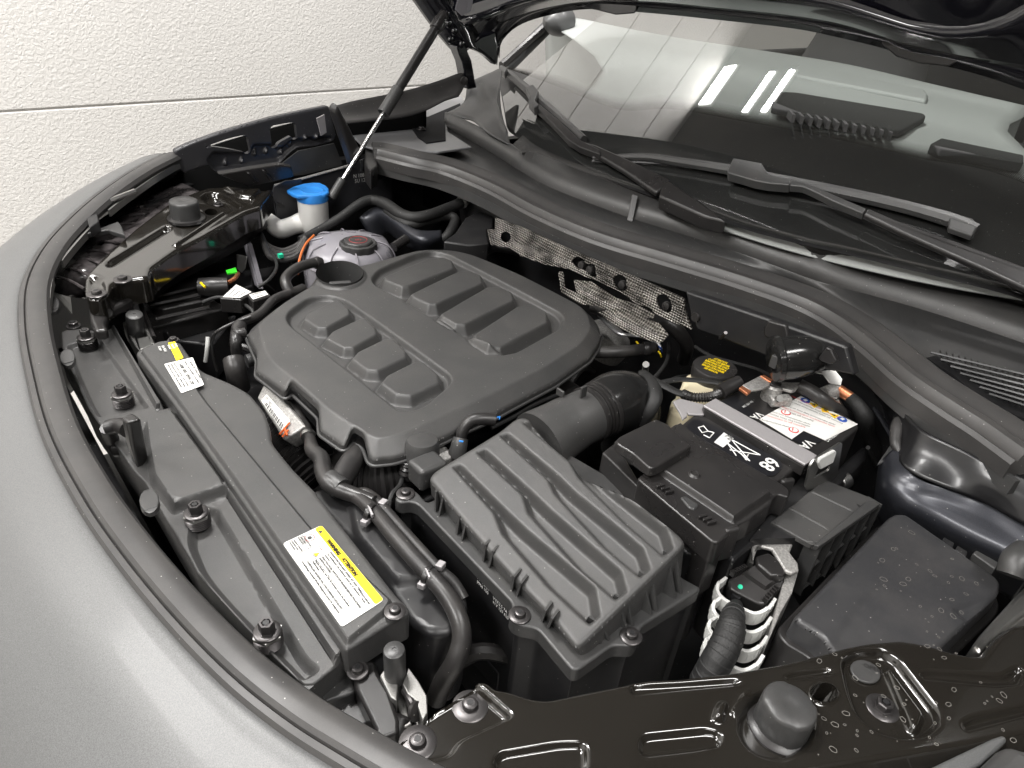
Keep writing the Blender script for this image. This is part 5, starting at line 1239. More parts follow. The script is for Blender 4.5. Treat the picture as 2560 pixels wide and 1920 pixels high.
# ================================================================ FAR WING: inner flange panel with windows
YW = 1.70
vw = Frame((0, YW, 0), (1, 0, 0), (0, 0, 1))
wp = thing('wing_flange_panel', 'dark inner flange of the far wing with two rounded windows and swaged edge', 'wing panel', (.75, YW, .1))
V = lambda v: vw.px('O', v)
M['wingp'] = mat('primer_dark_paint', (.030, .030, .034), .42, coat=.08, dust=.04)
ol = V([130, 670, 150, 600, 240, 540, 200, 470, 350, 400, 600, 310, 850, 235, 1100, 165, 1400, 100, 1630, 55, 1650, 100, 1700, 330, 1680, 380, 1500, 430, 1350, 440, 1300, 470, 1180, 590, 900, 620, 600, 672, 560, 640, 520, 600, 300, 680, 270, 640])
gstamp('panel_skin', vw, fillet(ol, .008), [dict(p=V([500, 560, 560, 470, 900, 480, 940, 400, 1100, 400, 1180, 440, 1300, 350, 1650, 330, 1680, 380, 1500, 430, 1350, 440, 1180, 580, 600, 665, 560, 640]), a=-.012, w=.008, r=.006)]
      + [dict(p=V([x, y, x + 26, y - 60, x + 46, y - 60, x + 50, y + 10]), a=.012, w=.005, r=.004) for x, y in ((660, 610), (810, 590), (930, 520), (1035, 500), (1170, 510), (1255, 430), (1375, 380), (1480, 370))],
      (.004, .004), .012, m=M['wingp'], parent=wp, holes=[fillet(V([465, 440, 700, 355, 850, 322, 885, 345, 912, 500, 868, 510, 850, 480, 700, 450, 560, 430]), .012), fillet(V([1085, 262, 1115, 235, 1290, 205, 1325, 225, 1342, 370, 1300, 375, 1285, 330, 1160, 400, 1140, 465, 1108, 440]), .010)], h=.0025, blur=1)
MB().prism([PY('O', x, y, YW - .03) for x, y in ((1520, 170), (1590, 135), (1610, 300), (1560, 330))], (0, .004, 0)).build('mastic_patch', M['strapm'], wp)
pil = thing('wing_strut', 'upright dark brace with rounded head between far wing and cowl', 'brace', PY('O', 1750, 300, 1.62))
MB().loft([[PY('O', x, y, 1.60) for x, y in q] for q in (((1612, 60), (1650, 5), (1700, 30), (1650, 95)),)] and [[PY('O', 1610, 70, 1.62), PY('O', 1655, 5, 1.62), PY('O', 1715, 40, 1.60), PY('O', 1700, 120, 1.60)], [PY('O', 1690, 300, 1.62), PY('O', 1745, 180, 1.62), PY('O', 1800, 200, 1.60), PY('O', 1760, 300, 1.60)], [PY('O', 1790, 600, 1.62), PY('O', 1870, 560, 1.62), PY('O', 1950, 500, 1.60), PY('O', 1880, 640, 1.60)]]).build('brace_body', M['black'], pil, bevel=.006, seg=3)
# dark liner strip behind, pale inner wing metal
ws2 = thing('wing_gutter', 'dark rubbery gutter strip along the far wing below the bonnet hinge', 'gutter', PY('B', 500, 600, 1.72))
sheet('gutter_skin', [[PY('B', x, y, 1.72) for x, y in ((60, 640), (200, 600), (500, 540), (700, 480), (820, 435), (860, 440))], [PY('B', x, y, 1.70) for x, y in ((90, 690), (250, 670), (500, 620), (720, 560), (830, 520), (850, 520))], [PY('B', x, y, 1.66) for x, y in ((130, 740), (300, 720), (500, 695), (620, 660), (740, 600), (820, 575))]], M['rub'], ws2, thick=.004, n=24, cross=3)
iw = thing('inner_wing', 'plain grey metal inner wing shelf beside the gas strut', 'inner wing', P('B', 400, 780, .09))
M['primer'] = mat('grey_primer_metal', (.20, .20, .205), .42, coat=.2, grain=.05)
MB().prism([P('B', x, y, .10) for x, y in ((150, 740), (420, 688), (640, 638), (830, 565), (860, 600), (740, 700), (760, 780), (900, 870), (700, 900), (320, 880), (250, 860), (180, 790))], (0, 0, -.006)).build('shelf', M['primer'], iw, bevel=.002)
hb = thing('hinge_box', 'black recessed pocket with a bolt below the bonnet hinge', 'pocket', P('B', 650, 760, .1))
MB().prism([P('B', x, y, .103) for x, y in ((512, 712), (640, 690), (830, 610), (840, 640), (740, 690), (745, 830), (630, 846), (580, 810))], (0, 0, -.004)).build('pocket_plate', M['pocket'], hb, bevel=.001)
torx(P('B', 600, 768, .104), .008, hb, 'bolt_head', washer=.013)
# flange behind, bright edge line
il = thing('inner_wing_edge', 'rust flecked steel edge line running from carrier to gas strut', 'edge', P('O', 1400, 720, .03))
MB().tube([PY('O', 1130, 790, 1.67), PY('O', 1400, 722, 1.67), PY('O', 1830, 602, 1.67)], .0035, 6, smooth=False).build('edge_bead', M['alu'], il)
MB().prism([PY('O', x, y, 1.675) for x, y in ((1130, 790), (1830, 602), (1960, 540), (2212, 560), (2212, 1000), (1900, 900), (1500, 1200), (1160, 1110), (1110, 880))], (0, .006, 0)).build('side_wall', M['wingp'], il)
text('N 108 41\n 5U 12', Frame(PY('O', 1855, 720, 1.67), (1, 0, 0), (0, 0, 1)), 0, 0, .014, M['inkw'], il, sx=.9)
# panel below the wing with swages
bp_ = thing('wheelhouse_panel', 'satin swaged panel under the far wing windows', 'panel', PY('O', 1000, 700, 1.66))
vb = Frame((0, 1.64, 0), (1, 0, .0), (0, -.3, 1))
stamp('panel_skin', vb, vb.px('O', [620, 690, 900, 640, 1180, 600, 1290, 620, 1310, 710, 1100, 760, 900, 800, 740, 740]), [dict(p=vb.px('O', v), a=.010, w=.006, r=.005) for v in ([860, 660, 900, 655, 990, 750, 950, 760], [1000, 640, 1040, 635, 1130, 740, 1090, 745])], (.003, .003), .01, m=M['black'], parent=bp_, grid=.03)
MB().prism([PY('O', x, y, 1.69) for x, y in ((1180, 600), (1350, 470), (1500, 440), (1680, 400), (1760, 600), (1400, 690), (1300, 700))], (0, .004, 0)).build('rear_skin', M['plas'], bp_)

ow = thing('wing', 'silver outer skin of the far wing behind the dark inner flange', 'wing', (.8, 1.8, 0))
tp = [PY('O', x, y, 1.78) for x, y in ((-200, 640), (100, 520), (350, 425), (600, 335), (1100, 195), (1630, 75), (2000, 20), (2500, -30))]
sheet('wing_skin', [[p + Vector((0, -.01, -.012)) for p in tp], [p + Vector((0, .03, -.06)) for p in tp], [p + Vector((0, .10, -.3)) for p in tp], [p + Vector((0, .10, -.8)) for p in tp]], M['silver'], ow, thick=.002, n=40, cross=3)
sheet('inner_lining', [[p + Vector((0, -.015, -.015)) for p in tp], [p + Vector((0, -.02, -.3)) for p in tp], [p + Vector((0, -.02, -.8)) for p in tp]], M['void'], ow, thick=.002, n=40)  # black sheet put in so the wing windows look dark inside
# ================================================================ COWL, its seal, bulkhead
Wt = lambda v, h: pts('W', v, h)
rowC = Wt([963, 244, 1019, 268, 1080, 300, 1105, 314, 1128, 331, 1150, 331, 1238, 366, 1369, 417, 1469, 452, 1562, 478, 1726, 532, 1762, 552, 1839, 562, 1945, 585, 2080, 622, 2212, 664, 2330, 705], .125)
rowB = Wt([961, 275, 1056, 328, 1129, 374, 1200, 412, 1347, 468, 1469, 506, 1600, 548, 1757, 605, 1870, 638, 1977, 668, 2090, 704, 2212, 746, 2330, 790], .085)
rowA = Wt([961, 340, 1042, 376, 1129, 425, 1200, 456, 1347, 502, 1469, 540, 1600, 572, 1745, 610, 1840, 650, 1943, 730, 2020, 795, 2112, 850, 2250, 960], .066)
ck_ = thing('cowl', 'long black plastic cowl between the bay seal and the windscreen', 'cowl', Wt([1400, 470], .085)[0])
def linrs(rows, n): return [resample(r, n, False) for r in rows]
sheet('top_ledge', [rowC[3:], rowD[4:]], M['ledge'], ck_, thick=.004, n=60)
sheet('riser_wall', [[p + Vector((0, 0, .002)) for p in rowC], rowB], M['cover'], ck_, thick=.004, n=60)
sheet('lower_ledge', [rowB, [p + Vector((-.02, 0, -.012)) for p in rowA]], M['plas'], ck_, thick=.004, n=60)
MB().tube(resample(rowC, 70), .0032, 6, smooth=False).build('top_bead', M['cover'], ck_)
MB().tube(resample(rowB, 70), .0030, 6, smooth=False).build('lower_bead', M['cover'], ck_)
cj = [P('B', 1865, 1150, .128), P('B', 1835, 1285, .088)]; d_ = (cj[1] - cj[0])
MB().prism([P('B', 1850, 1148, .130), P('B', 1885, 1160, .130), P('B', 1855, 1300, .089), P('B', 1822, 1290, .089)], (-.002, -.001, -.006)).build('joint_clip', M['plas'], ck_, bevel=.001)
# far end wing of the cowl
sheet('end_wing', [[P('B', x, y, h) for x, y, h in ((748, 668, .128), (850, 700, .130), (905, 712, .13), (1000, 790, .13), (1130, 860, .127))],
                   [P('B', x, y, h) for x, y, h in ((850, 610, .15), (900, 560, .17), (950, 600, .16), (1030, 690, .15), (1110, 790, .14))],
                   [P('B', x, y, h) for x, y, h in ((872, 505, .19), (950, 470, .21), (1000, 520, .2), (1045, 600, .18), (1085, 730, .155))],
                   [P('B', x, y, h) for x, y, h in ((905, 475, .2), (1010, 430, .225), (1075, 405, .24), (1062, 480, .22), (1045, 600, .185))]], M['plas'], ck_, thick=.004, n=16, cross=4)
# air grille at the near end
gf = Frame((0, 0, .082)); gq = gf.px('Q', [1590, 455, 1650, 440, 2300, 640, 2300, 860, 2195, 830, 1950, 720, 1760, 560])
MB().prism([gf.w(a, b, -.012) for a, b in gq], (0, 0, -.004)).build('grille_recess', M['dark'], ck_)
for i in range(7):
    a, b = (1600 + i * 62, 462 + i * 44), (2300, 628 + i * 34)
    MB().tube([P('Q', *a, .083), P('Q', *b, .083)], .0018, 4, smooth=False).build('grille_slat', M['dark'], ck_)
for i in range(17):
    t_ = i / 16; a = (1660 + 640 * t_, 452 + 178 * t_); b = (a[0] - 10 + 80 * (1 - t_) * .3, a[1] + 60 + 150 * min(1, t_ * 1.4))
    MB().tube([P('Q', *a, .079), P('Q', *b, .079)], .0014, 4, smooth=False).build('grille_rib', M['black'], ck_)
seal = trip('W', [806, 326, .10, 830, 328, .10, 900, 345, .10, 980, 364, .092, 1080, 404, .085, 1177, 455, .08, 1300, 507, .08, 1450, 552, .08, 1600, 597, .08, 1738, 645, .08, 1830, 692, .08, 1915, 755, .08, 1990, 818, .08, 2080, 878, .08, 2150, 922, .08, 2240, 985, .08])
cs = thing('cowl_seal', 'thick ridged rubber seal sweeping along the rear of the engine bay', 'seal', seal[6])
prof = [(-.040, -.030), (-.043, -.004), (-.036, .010), (-.024, .016), (-.014, .013), (-.008, .007), (0, .004), (.006, .009), (.014, .013), (.023, .011), (.029, .003), (.031, -.004), (.036, -.002), (.041, -.008), (.041, -.030)]
chk = (seal[7] - seal[6]); chk.z = 0; sgn = 1 if Vector((-chk.y, chk.x, 0)).x < 0 else -1
pf2 = [(a * sgn, b) for a, b in prof]
sweep('seal_strip', seal, pf2, M['rub'], cs, sharp=33)
sweep('ribbed_skirt', [p + Vector((-.038, .0, -.024)) for p in seal], [(-.004, .0), (.004, 0), (.006, -.022), (-.006, -.022)], M['plas'], cs)
MB().prism([P('B', x, y, .09) for x, y in ((270, 830), (310, 820), (330, 860), (340, 980), (300, 1010), (262, 960))], (0, 0, -.05)).build('end_boot', M['black'], cs, bevel=.004)
MB().prism([PY('B', x, y, 1.60) for x, y in ((250, 950), (340, 970), (410, 1010), (390, 1060), (320, 1075), (250, 1010))], (0, .01, 0)).build('mount_tab', M['dark'], cs, bevel=.003)
bk = thing('bulkhead', 'dark bulkhead wall under the cowl seal at the rear of the bay', 'bulkhead', seal[6] - Vector((0, 0, .3)))
s0 = [p + Vector((.01, 0, -.03)) for p in seal[3:]]
sheet('bulkhead_skin', [s0, [p + Vector((.02, 0, -.10)) for p in s0], [p + Vector((.06, 0, -.22)) for p in s0], [p + Vector((.06, 0, -.6)) for p in s0]], M['dark'], bk, thick=.004, n=50)
MB().prism([PX('J', x, y, 1.0) for x, y in ((1260, 560), (1500, 640), (1800, 740), (2250, 900), (2300, 1080), (1800, 980), (1500, 860), (1330, 800), (1290, 700))], (.02, 0, 0)).build('lower_panel', M['dark'], bk, bevel=.004)
MB().prism([PX('J', x, y, .995) for x, y in ((1740, 790), (1770, 740), (1880, 770), (1900, 870), (1850, 880), (1745, 840))], (.01, 0, 0)).build('panel_window', M['black'], bk, bevel=.003)
MB().tube([PX('J', 1475, 850, .99), PX('J', 1510, 815, .97)], .003, 8, smooth=False).build('stud', M['darksteel'], bk)
MB().lathe(PX('J', 1325, 720, .998), (-1, 0, 0), [(.009, 0), (.008, .003)], 14).build('bung', M['black'], bk)
dr = thing('vacuum_drum', 'shiny black round drum with a clip standing behind the yellow cap', 'drum', P('Q', 720, 480, .0))
c = PX('H', 1300, 205, .955); ax = Vector((.74, -.60, .18)); MB().lathe(c, ax, [(.030, -.010), (.036, -.007), (.037, .0), (.034, .003), (.034, .02), (.031, .045), (.024, .065), (.012, .075)], 32).build('drum_body', M['shine'], dr)
MB().box(PX('Q', 605, 520, .935), (.004, 0, 0), (0, .006, 0), (0, 0, .010)).build('clip', M['plas'], dr, bevel=.001)
MB().prism([PX('Q', x, y, .97) for x, y in ((880, 500), (930, 430), (960, 440), (1000, 520), (960, 540), (900, 520))], (.01, 0, 0)).build('connector', M['black'], dr, bevel=.002)

# ---------------------------------------------------------------- heat shield
def weave():
    m = mat('woven_foil', (.62, .58, .53), .34, metal=1); nt = m.node_tree; b = nt.nodes['Principled BSDF']; N = nt.nodes.new
    g = N('ShaderNodeNewGeometry'); sp = N('ShaderNodeSeparateXYZ'); nt.links.new(g.outputs['Position'], sp.inputs[0])
    def mth(op, a, bb, c=None):
        n = N('ShaderNodeMath'); n.operation = op
        for i, q in enumerate((a, bb, c)):
            if q is None: continue
            if isinstance(q, (int, float)): n.inputs[i].default_value = q
            else: nt.links.new(q, n.inputs[i])
        return n.outputs[0]
    ym, zm = mth('MULTIPLY', sp.outputs[1], 560.0), mth('MULTIPLY', sp.outputs[2], 680.0)
    s = mth('MULTIPLY', mth('SINE', mth('ADD', ym, zm), None), mth('SINE', mth('SUBTRACT', ym, zm), None))
    bp = N('ShaderNodeBump'); bp.inputs['Strength'].default_value = 1; bp.inputs['Distance'].default_value = .0030; nt.links.new(s, bp.inputs['Height']); nt.links.new(bp.outputs[0], b.inputs['Normal'])
    mr = N('ShaderNodeMapRange'); mr.inputs[1].default_value = -.7; mr.inputs[2].default_value = .4; nt.links.new(s, mr.inputs[0])
    mx = N('ShaderNodeMix'); mx.data_type = 'RGBA'; nt.links.new(mr.outputs[0], mx.inputs[0]); mx.inputs[6].default_value = (.13, .12, .105, 1); mx.inputs[7].default_value = (.60, .57, .53, 1)
    no = N('ShaderNodeTexNoise'); no.inputs['Scale'].default_value = 22; no.inputs['Detail'].default_value = 4; nt.links.new(g.outputs['Position'], no.inputs['Vector'])
    m2 = N('ShaderNodeMapRange'); m2.inputs[1].default_value = .35; m2.inputs[2].default_value = .7; m2.inputs[3].default_value = .45; m2.inputs[4].default_value = 1.5; nt.links.new(no.outputs[0], m2.inputs[0])
    vs_ = N('ShaderNodeVectorMath'); vs_.operation = 'SCALE'; nt.links.new(mx.outputs[2], vs_.inputs[0]); nt.links.new(m2.outputs[0], vs_.inputs['Scale']); nt.links.new(vs_.outputs[0], b.inputs['Base Color'])  # colour brightened and dimmed in blotches to imitate uneven glints
    m3 = N('ShaderNodeMapRange'); m3.inputs[3].default_value = .2; m3.inputs[4].default_value = .5; nt.links.new(no.outputs[0], m3.inputs[0]); nt.links.new(m3.outputs[0], b.inputs['Roughness'])
    return m
M['weave'] = weave()
hs = thing('heat_shield', 'woven silver foil heat shield with four dark holes under the cowl seal', 'heat shield', PX('J', 700, 450, 1.08))
XS = .985
hf = Frame((XS, 0, 0), (0, -1, 0), (.10, 0, 1))
ol = hf.px('J', [88, 108, 250, 165, 520, 290, 900, 450, 1250, 605, 1262, 700, 1300, 800, 1180, 750, 1080, 705, 1040, 665, 960, 640, 860, 565, 720, 500, 600, 455, 540, 425, 400, 400, 250, 345, 180, 295, 62, 275, 40, 180, 90, 180])
stamp('upper_foil', hf, fillet(ol, .004), [dict(p=hf.px('J', [200, 210, 400, 250, 600, 350, 900, 480, 1240, 640, 1230, 690, 900, 540, 500, 400, 200, 290]), a=.010, w=.02, r=.01), dict(p=hf.px('J', [900, 480, 1000, 560, 1060, 640, 1000, 620, 900, 540]), a=.006, w=.008)],
      (.002, .002), .003, m=M['weave'], parent=hs, holes=[hf.px('J', ell(155, 228, 33, 33, 16)), fillet(hf.px('J', [570, 370, 590, 345, 640, 365, 650, 390, 700, 395, 722, 430, 715, 475, 680, 470, 640, 430, 600, 420]), .003), hf.px('J', ell(865, 508, 40, 54, 18, -.4)), hf.px('J', ell(1133, 635, 42, 62, 18, -.6))], grid=.02, sharp=60)
h2 = Frame((.94, 0, 0), (0, -1, 0), (.35, 0, 1))
for v in ([575, 490, 680, 500, 830, 600, 960, 640, 1075, 705, 1060, 730, 900, 690, 760, 670, 640, 610, 590, 560], [480, 440, 510, 440, 520, 540, 640, 590, 700, 650, 620, 640, 500, 570], [720, 690, 860, 660, 1100, 760, 1160, 830, 1110, 880, 1000, 850, 860, 790]):
    q = fillet(h2.px('J', v), .004); stamp('lower_foil', h2, q, [dict(p=offset(q, .004).tolist(), a=.008, w=.015)], (0, 0), .002, m=M['weave'], parent=hs, grid=.012, sharp=60)
for x, y in ((630, 400), (680, 430), (880, 520), (1150, 650)): MB().lathe(PX('J', x, y, XS + .012), (-1, 0, .1), [(.009, 0), (.008, .006), (.004, .007)], 14).build('fixing_stud', M['black'], hs)
# hoses beside it
def hose(name, label, path, r, m='hose', cat='hose', n=14, group=None, extras=()):
    t = thing(name, label, cat, path[0]); MB().tube(path, r, n).build('hose_body', M[m], t)
    for p0, p1, rr, mm in extras: MB().lathe(p0, p1, [(rr * .96, -.006), (rr, -.005), (rr, .005), (rr * .96, .006)], 20).build('hose_clamp', M[mm], t)
    return t
J3 = lambda *v: trip('J', v)
pth = J3(700, 665, -.03, 760, 690, -.02, 840, 720, -.02, 960, 765, -.02, 1040, 740, -.02, 1130, 750, -.025, 1220, 810, -.04, 1270, 900, -.08, 1250, 980, -.14)
hose('heater_hose', 'black heater hose with bright clamp curving below the foil heat shield', pth, [.011, .011, .012, .013, .013, .013, .014, .014, .014], extras=[(pth[1].lerp(pth[2], .7), pth[2] - pth[1], .0145, 'steel')])
hose('breather_hose', 'straight black hose running out from under the engine cover to the intake elbow', J3(700, 935, -.05, 820, 935, -.045, 950, 925, -.045, 1060, 910, -.05), .0115, extras=[(P('J', 1020, 915, -.045), Vector((1, -.6, 0)), .014, 'black')])
hose('foil_sleeved_wire', 'silver foil sleeved wire looping under the heat shield', J3(720, 690, -.04, 770, 750, -.05, 860, 820, -.05, 1000, 840, -.05, 1090, 880, -.06, 1110, 920, -.07), .004, 'sleeve', 'wire', 8)
hose('bent_pipe', 'grey bent pipe in the dark gap left of the heat shield', J3(20, 320, -.08, 90, 290, -.06, 180, 300, -.06, 260, 330, -.08), .012, 'darksteel', 'pipe')
tb = thing('turbo_housing', 'pale cast metal housing glimpsed beside the engine cover corner', 'housing', P('J', 800, 860, -.12))
MB().lathe(P('J', 780, 860, -.12), (.3, -.3, 1), [(.05, -.03), (.055, 0), (.045, .02), (.02, .03)], 20).build('housing_shell', M['alu'], tb)
for i, (x, y, m_) in enumerate(((960, 870, 'yellow'), (1100, 900, 'inkb'), (1095, 930, 'yellow'))): hose('thin_wire', ('yellow', 'blue', 'second yellow')[i] + ' thin wire end between foil and intake elbow', J3(x, y, -.05, x + 12, y + 14, -.05, x + 18, y + 34, -.06), .0016, m_, 'wire', 6)
mt = thing('metal_peg', 'bright metal peg standing between elbow and brake reservoir', 'peg', P('J', 1018, 1060, -.06)); MB().tube([P('J', 1010, 1100, -.08), P('J', 1020, 1010, -.02)], .006, 10, smooth=False).build('peg_body', M['zincd'], mt)

# ================================================================ BRAKE FLUID RESERVOIR
rs = thing('brake_reservoir', 'cream brake fluid reservoir with black cap printed in yellow', 'reservoir', P('H', 740, 460, -.05))
MB().prism([P('H', x, y, -.022) for x, y in ((680, 300), (760, 280), (1000, 330), (1010, 390), (900, 480), (640, 460), (625, 420), (655, 365))], (0, 0, -.06)).build('tank_upper', M['cream'], rs, bevel=.012, seg=4)
MB().prism([P('H', x, y, -.04) for x, y in ((590, 470), (640, 430), (760, 470), (760, 560), (690, 600), (570, 540))], (0, 0, -.08)).build('tank_lower', M['cream'], rs, bevel=.010, seg=4)
c = P('H', 868, 300, -.012)
MB().lathe(c, (0, 0, 1), [(.0365, -.012), (.038, -.008), (.038, .010), (.0365, .0125), (.033, .013)], 48, nf=lambda a: 1 + .012 * (math.sin(a * 24) > 0)).build('cap', M['black'], rs)
cf = Frame(c + Vector((0, 0, .0135)), P('H', 960, 320, 0) - P('H', 780, 250, 0), (-(P('H', 960, 320, 0) - P('H', 780, 250, 0)).y, (P('H', 960, 320, 0) - P('H', 780, 250, 0)).x, 0))
for i, s in enumerate(('ATTENTION', 'CLEAN CAP BEFORE', 'REMOVING USE ONLY', 'DOT4 FLUID FROM A', 'SEALED CONTAINER', 'SEE MANUAL')):
    text(s, cf, 0, .020 - i * .0085, .0082, M['yellow'], rs, sx=.52, align='CENTER', bold=.0003)
cg = thing('corrugated_conduit', 'corrugated black conduit draped across the brake fluid reservoir', 'conduit', P('H', 780, 460, -.01))
mb = MB(); A_ = [P('H', x, y, z) for x, y, z in ((660, 440, 0.0), (720, 462, .003), (800, 465, .004), (870, 455, .005), (920, 430, .006))]; sp_, _ = spline(A_, 9); rr = [.0062 + .0022 * (i % 2) for i in range(len(sp_))]
mb.tube(sp_, rr, 12, smooth=False); mb.build('corrugated_tube', M['black'], cg, sharp=20)
MB().tube([P('H', 905, 435, .006), P('H', 960, 400, .010), P('H', 1040, 360, .016)], [.013, .012, .011], 12).build('end_plug', M['black'], cg)
ld = thing('taped_harness', 'flat cloth taped harness looping from elbow over the brake reservoir', 'harness', P('H', 500, 380, -.01))
MB().tube([P('H', x, y, z) for x, y, z in ((400, 300, -.02), (430, 330, .0), (520, 380, .004), (620, 430, .002), (680, 445, .0))], [.010, .011, .011, .010, .009], 10, flat=.5).build('wrap', M['tape'], ld)
MB().tube([P('H', x, y, z) for x, y, z in ((410, 320, .0), (460, 370, .004), (480, 460, .0), (440, 560, -.02), (380, 640, -.05))], [.010, .012, .011, .010, .010], 10, flat=.6).build('wrap', M['tape'], ld)
MB().tube([P('H', x, y, z) for x, y, z in ((520, 365, .006), (640, 345, .004), (800, 355, .004), (960, 380, .004))], .006, 8, flat=.5).build('wrap', M['tape'], ld)

# ================================================================ COOLANT TANK
ct = thing('coolant_tank', 'clouded translucent coolant tank with ribs and black screw cap', 'coolant tank', P('D', 720, 190, -.05))
c = P('D', 715, 185, -.065); 
ringsC = []
for rx_, ry_, z in ((.02, .02, .036), (.055, .05, .034), (.085, .08, .024), (.098, .092, .004), (.102, .096, -.03), (.098, .092, -.12)):
    ringsC.append([c + Vector((rx_ * math.cos(t) * 1.05, ry_ * math.sin(t) * 1.08, z)) for t in [2 * math.pi * i / 36 for i in range(36)]])
MB().loft(ringsC).build('tank_body', M['tank'], ct, sharp=70)
for i in range(10):
    t = 2 * math.pi * i / 10; p = [c + Vector((r * math.cos(t) * 1.05, r * math.sin(t) * 1.08, z + .0012)) for r, z in ((.055, .034), (.083, .0245), (.098, .004), (.102, -.03))]
    MB().tube(p, .0018, 6).build('rib', M['tank'], ct)
MB().tube([c + Vector((.0995 * math.cos(t) * 1.05, .094 * math.sin(t) * 1.08, -.012)) for t in [2 * math.pi * i / 40 for i in range(41)]], .003, 6, smooth=False).build('seam', M['tank'], ct)
cc = P('D', 765, 138, -.030)
MB().lathe(cc, (0, 0, 1), [(.040, -.012), (.041, .0), (.040, .006), (.036, .008), (.031, .006), (.030, .010), (.028, .012), (.001, .0125)], 48, nf=lambda a: 1 + .045 * (math.sin(a * 8) > -.2)).build('cap', M['plas'], ct, sharp=30)
cpf = Frame(cc + Vector((0, 0, .0135))); text('kPa', cpf, -.009, -.004, .010, M['inkr'], ct, -.35); MB().tube([cc + Vector((.02 * math.cos(t), .02 * math.sin(t), .0128)) for t in [i * .35 for i in range(19)]], .0005, 4, smooth=False).build('printed_ring', M['inkr'], ct)
MB().prism([cc + Vector((-.085, -.035, -.030)), cc + Vector((-.06, -.05, -.026)), cc + Vector((-.045, -.03, -.012)), cc + Vector((-.07, -.015, -.02))], (0, 0, -.002)).build('purple_patch', mat('coolant_stain', (.30, .12, .28), .4), ct)
MB().tube([P('D', 960, 150, -.03), P('D', 1030, 105, -.02)], [.011, .012], 10, smooth=False).build('level_plug', M['black'], ct)
hose('coolant_return_hose', 'bent black hose curling beside the filler opening of the engine cover', trip('D', [560, 235, -.02, 500, 240, -.015, 420, 270, -.015, 365, 320, -.02, 370, 370, -.03, 400, 400, -.04, 460, 380, -.045]), .0105, extras=[(P('D', 535, 236, -.018), Vector((1, .3, 0)), .0125, 'darksteel')])
hose('orange_wire', 'orange brown wire rising beside the coolant tank', trip('D', [430, 300, -.06, 440, 220, -.04, 470, 140, -.02, 520, 85, -.01]), .0028, 'orange', 'wire', 8)

# ================================================================ WASHER FILLER
wf_ = thing('washer_filler', 'white washer fluid filler neck with a bright blue cap', 'filler', P('O', 1480, 1000, -.03))
zc = .028
cap = [P('O', x, y, zc) for x, y in ((1240, 828), (1300, 796), (1400, 768), (1470, 760), (1545, 760), (1600, 785), (1628, 812), (1630, 850), (1600, 868), (1480, 880), (1340, 878), (1290, 860))]
mbc = MB(); mbc.prism(cap, (0, 0, -.010)); mbc.build('cap_lid', M['blue'], wf_, bevel=.003, seg=3)
c1 = P('O', 1475, 835, zc)
MB().lathe(c1, (0, 0, 1), [(.0375, -.022), (.038, -.008), (.036, -.0015), (.026, .0015), (.024, .0005), (.001, .0005)], 32).build('cap_rim', M['blue'], wf_)
MB().lathe(c1, (0, 0, 1), [(.024, -.11), (.032, -.095), (.036, -.07), (.0365, -.02)], 32).build('neck', M['wpe'], wf_)
MB().tube([c1 + Vector((.0, .0, -.09)), P('O', 1400, 1130, -.055), P('O', 1290, 1160, -.06), P('O', 1180, 1190, -.062), P('O', 1090, 1130, -.055), P('O', 1030, 1090, -.05), P('O', 955, 1085, -.05)], [.030, .026, .022, .023, .021, .019, .021], 18, k=5).build('neck_tube', M['wpe'], wf_)
sh = thing('filler_bracket', 'dark moulded plate behind the washer filler with two slots', 'plate', P('O', 1200, 950, .0))
MB().prism([PY('O', x, y, 1.655) for x, y in ((1112, 880), (1125, 800), (1230, 745), (1380, 730), (1400, 1000), (1350, 1060), (1160, 1115), (1150, 960))], (0, .004, 0)).build('plate_body', M['wingp'], sh, bevel=.001)
MB().prism([PY('O', x, y, 1.650) for x, y in ((1150, 960), (1170, 952), (1225, 970), (1220, 1000), (1165, 990))], (0, .002, 0)).build('slot', M['dark'], sh)

# ================================================================ GAS STRUT, HINGE, BONNET
gs = thing('gas_strut', 'gas strut with bright rod propping the raised bonnet', 'gas strut', P('O', 1700, 830, .03))
g1 = PY('N', 500, 245, 1.66); g0 = P('O', 1735, 760, .05); g0 = PY('O', 1735, 770, 1.58); gm = PY('W', 838, 232, 1.61)
k_ = (PY('W', 832, 243, 1.6) - g0).length / (g1 - g0).length; gm = g0.lerp(g1, k_)
MB().tube([gm, g1], .0125, 20, smooth=False).build('cylinder', M['black'], gs)
MB().tube([gm - (g1 - g0).normalized() * .0, gm + (g1 - g0).normalized() * .075], .0155, 20, smooth=False).build('end_sleeve', M['plas'], gs)
MB().tube([g0, gm], .0055, 14, smooth=False).build('rod', M['chrome'], gs)
MB().tube([g0 + (g0 - g1).normalized() * .045, g0 + (g1 - g0).normalized() * .012], .0115, 12, smooth=False).build('ball_socket', M['plas'], gs, bevel=.002)
MB().lathe(g1, (g1 - g0), [(.016, -.02), (.017, .0), (.013, .03)], 14).build('ball_socket', M['black'], gs)
bo = thing('bonnet', 'raised black bonnet underside with pressed frame, seen from below', 'bonnet', PY('N', 720, 560, 1.72))
def WX(v, X): return [PX('W', a, b, X) for a, b in pairs(v)]
R0 = WX([1074, 141, 1077, 112, 1085, 88, 1116, 58, 1170, 37, 1265, 20, 1400, 28, 1568, 45, 1701, 60, 1780, 74, 1913, 106, 1960, 128, 2046, 144, 2130, 166, 2212, 194, 2420, 270], 1.45)
R0b = [p + Vector((-.006, 0, .012)) for p in R0]
R1 = WX([1030, 112, 1038, 95, 1062, 66, 1100, 44, 1160, 24, 1260, 6, 1400, 6, 1568, 22, 1701, 36, 1800, 52, 1900, 80, 1960, 100, 2046, 118, 2130, 134, 2212, 150, 2420, 190], 1.41)
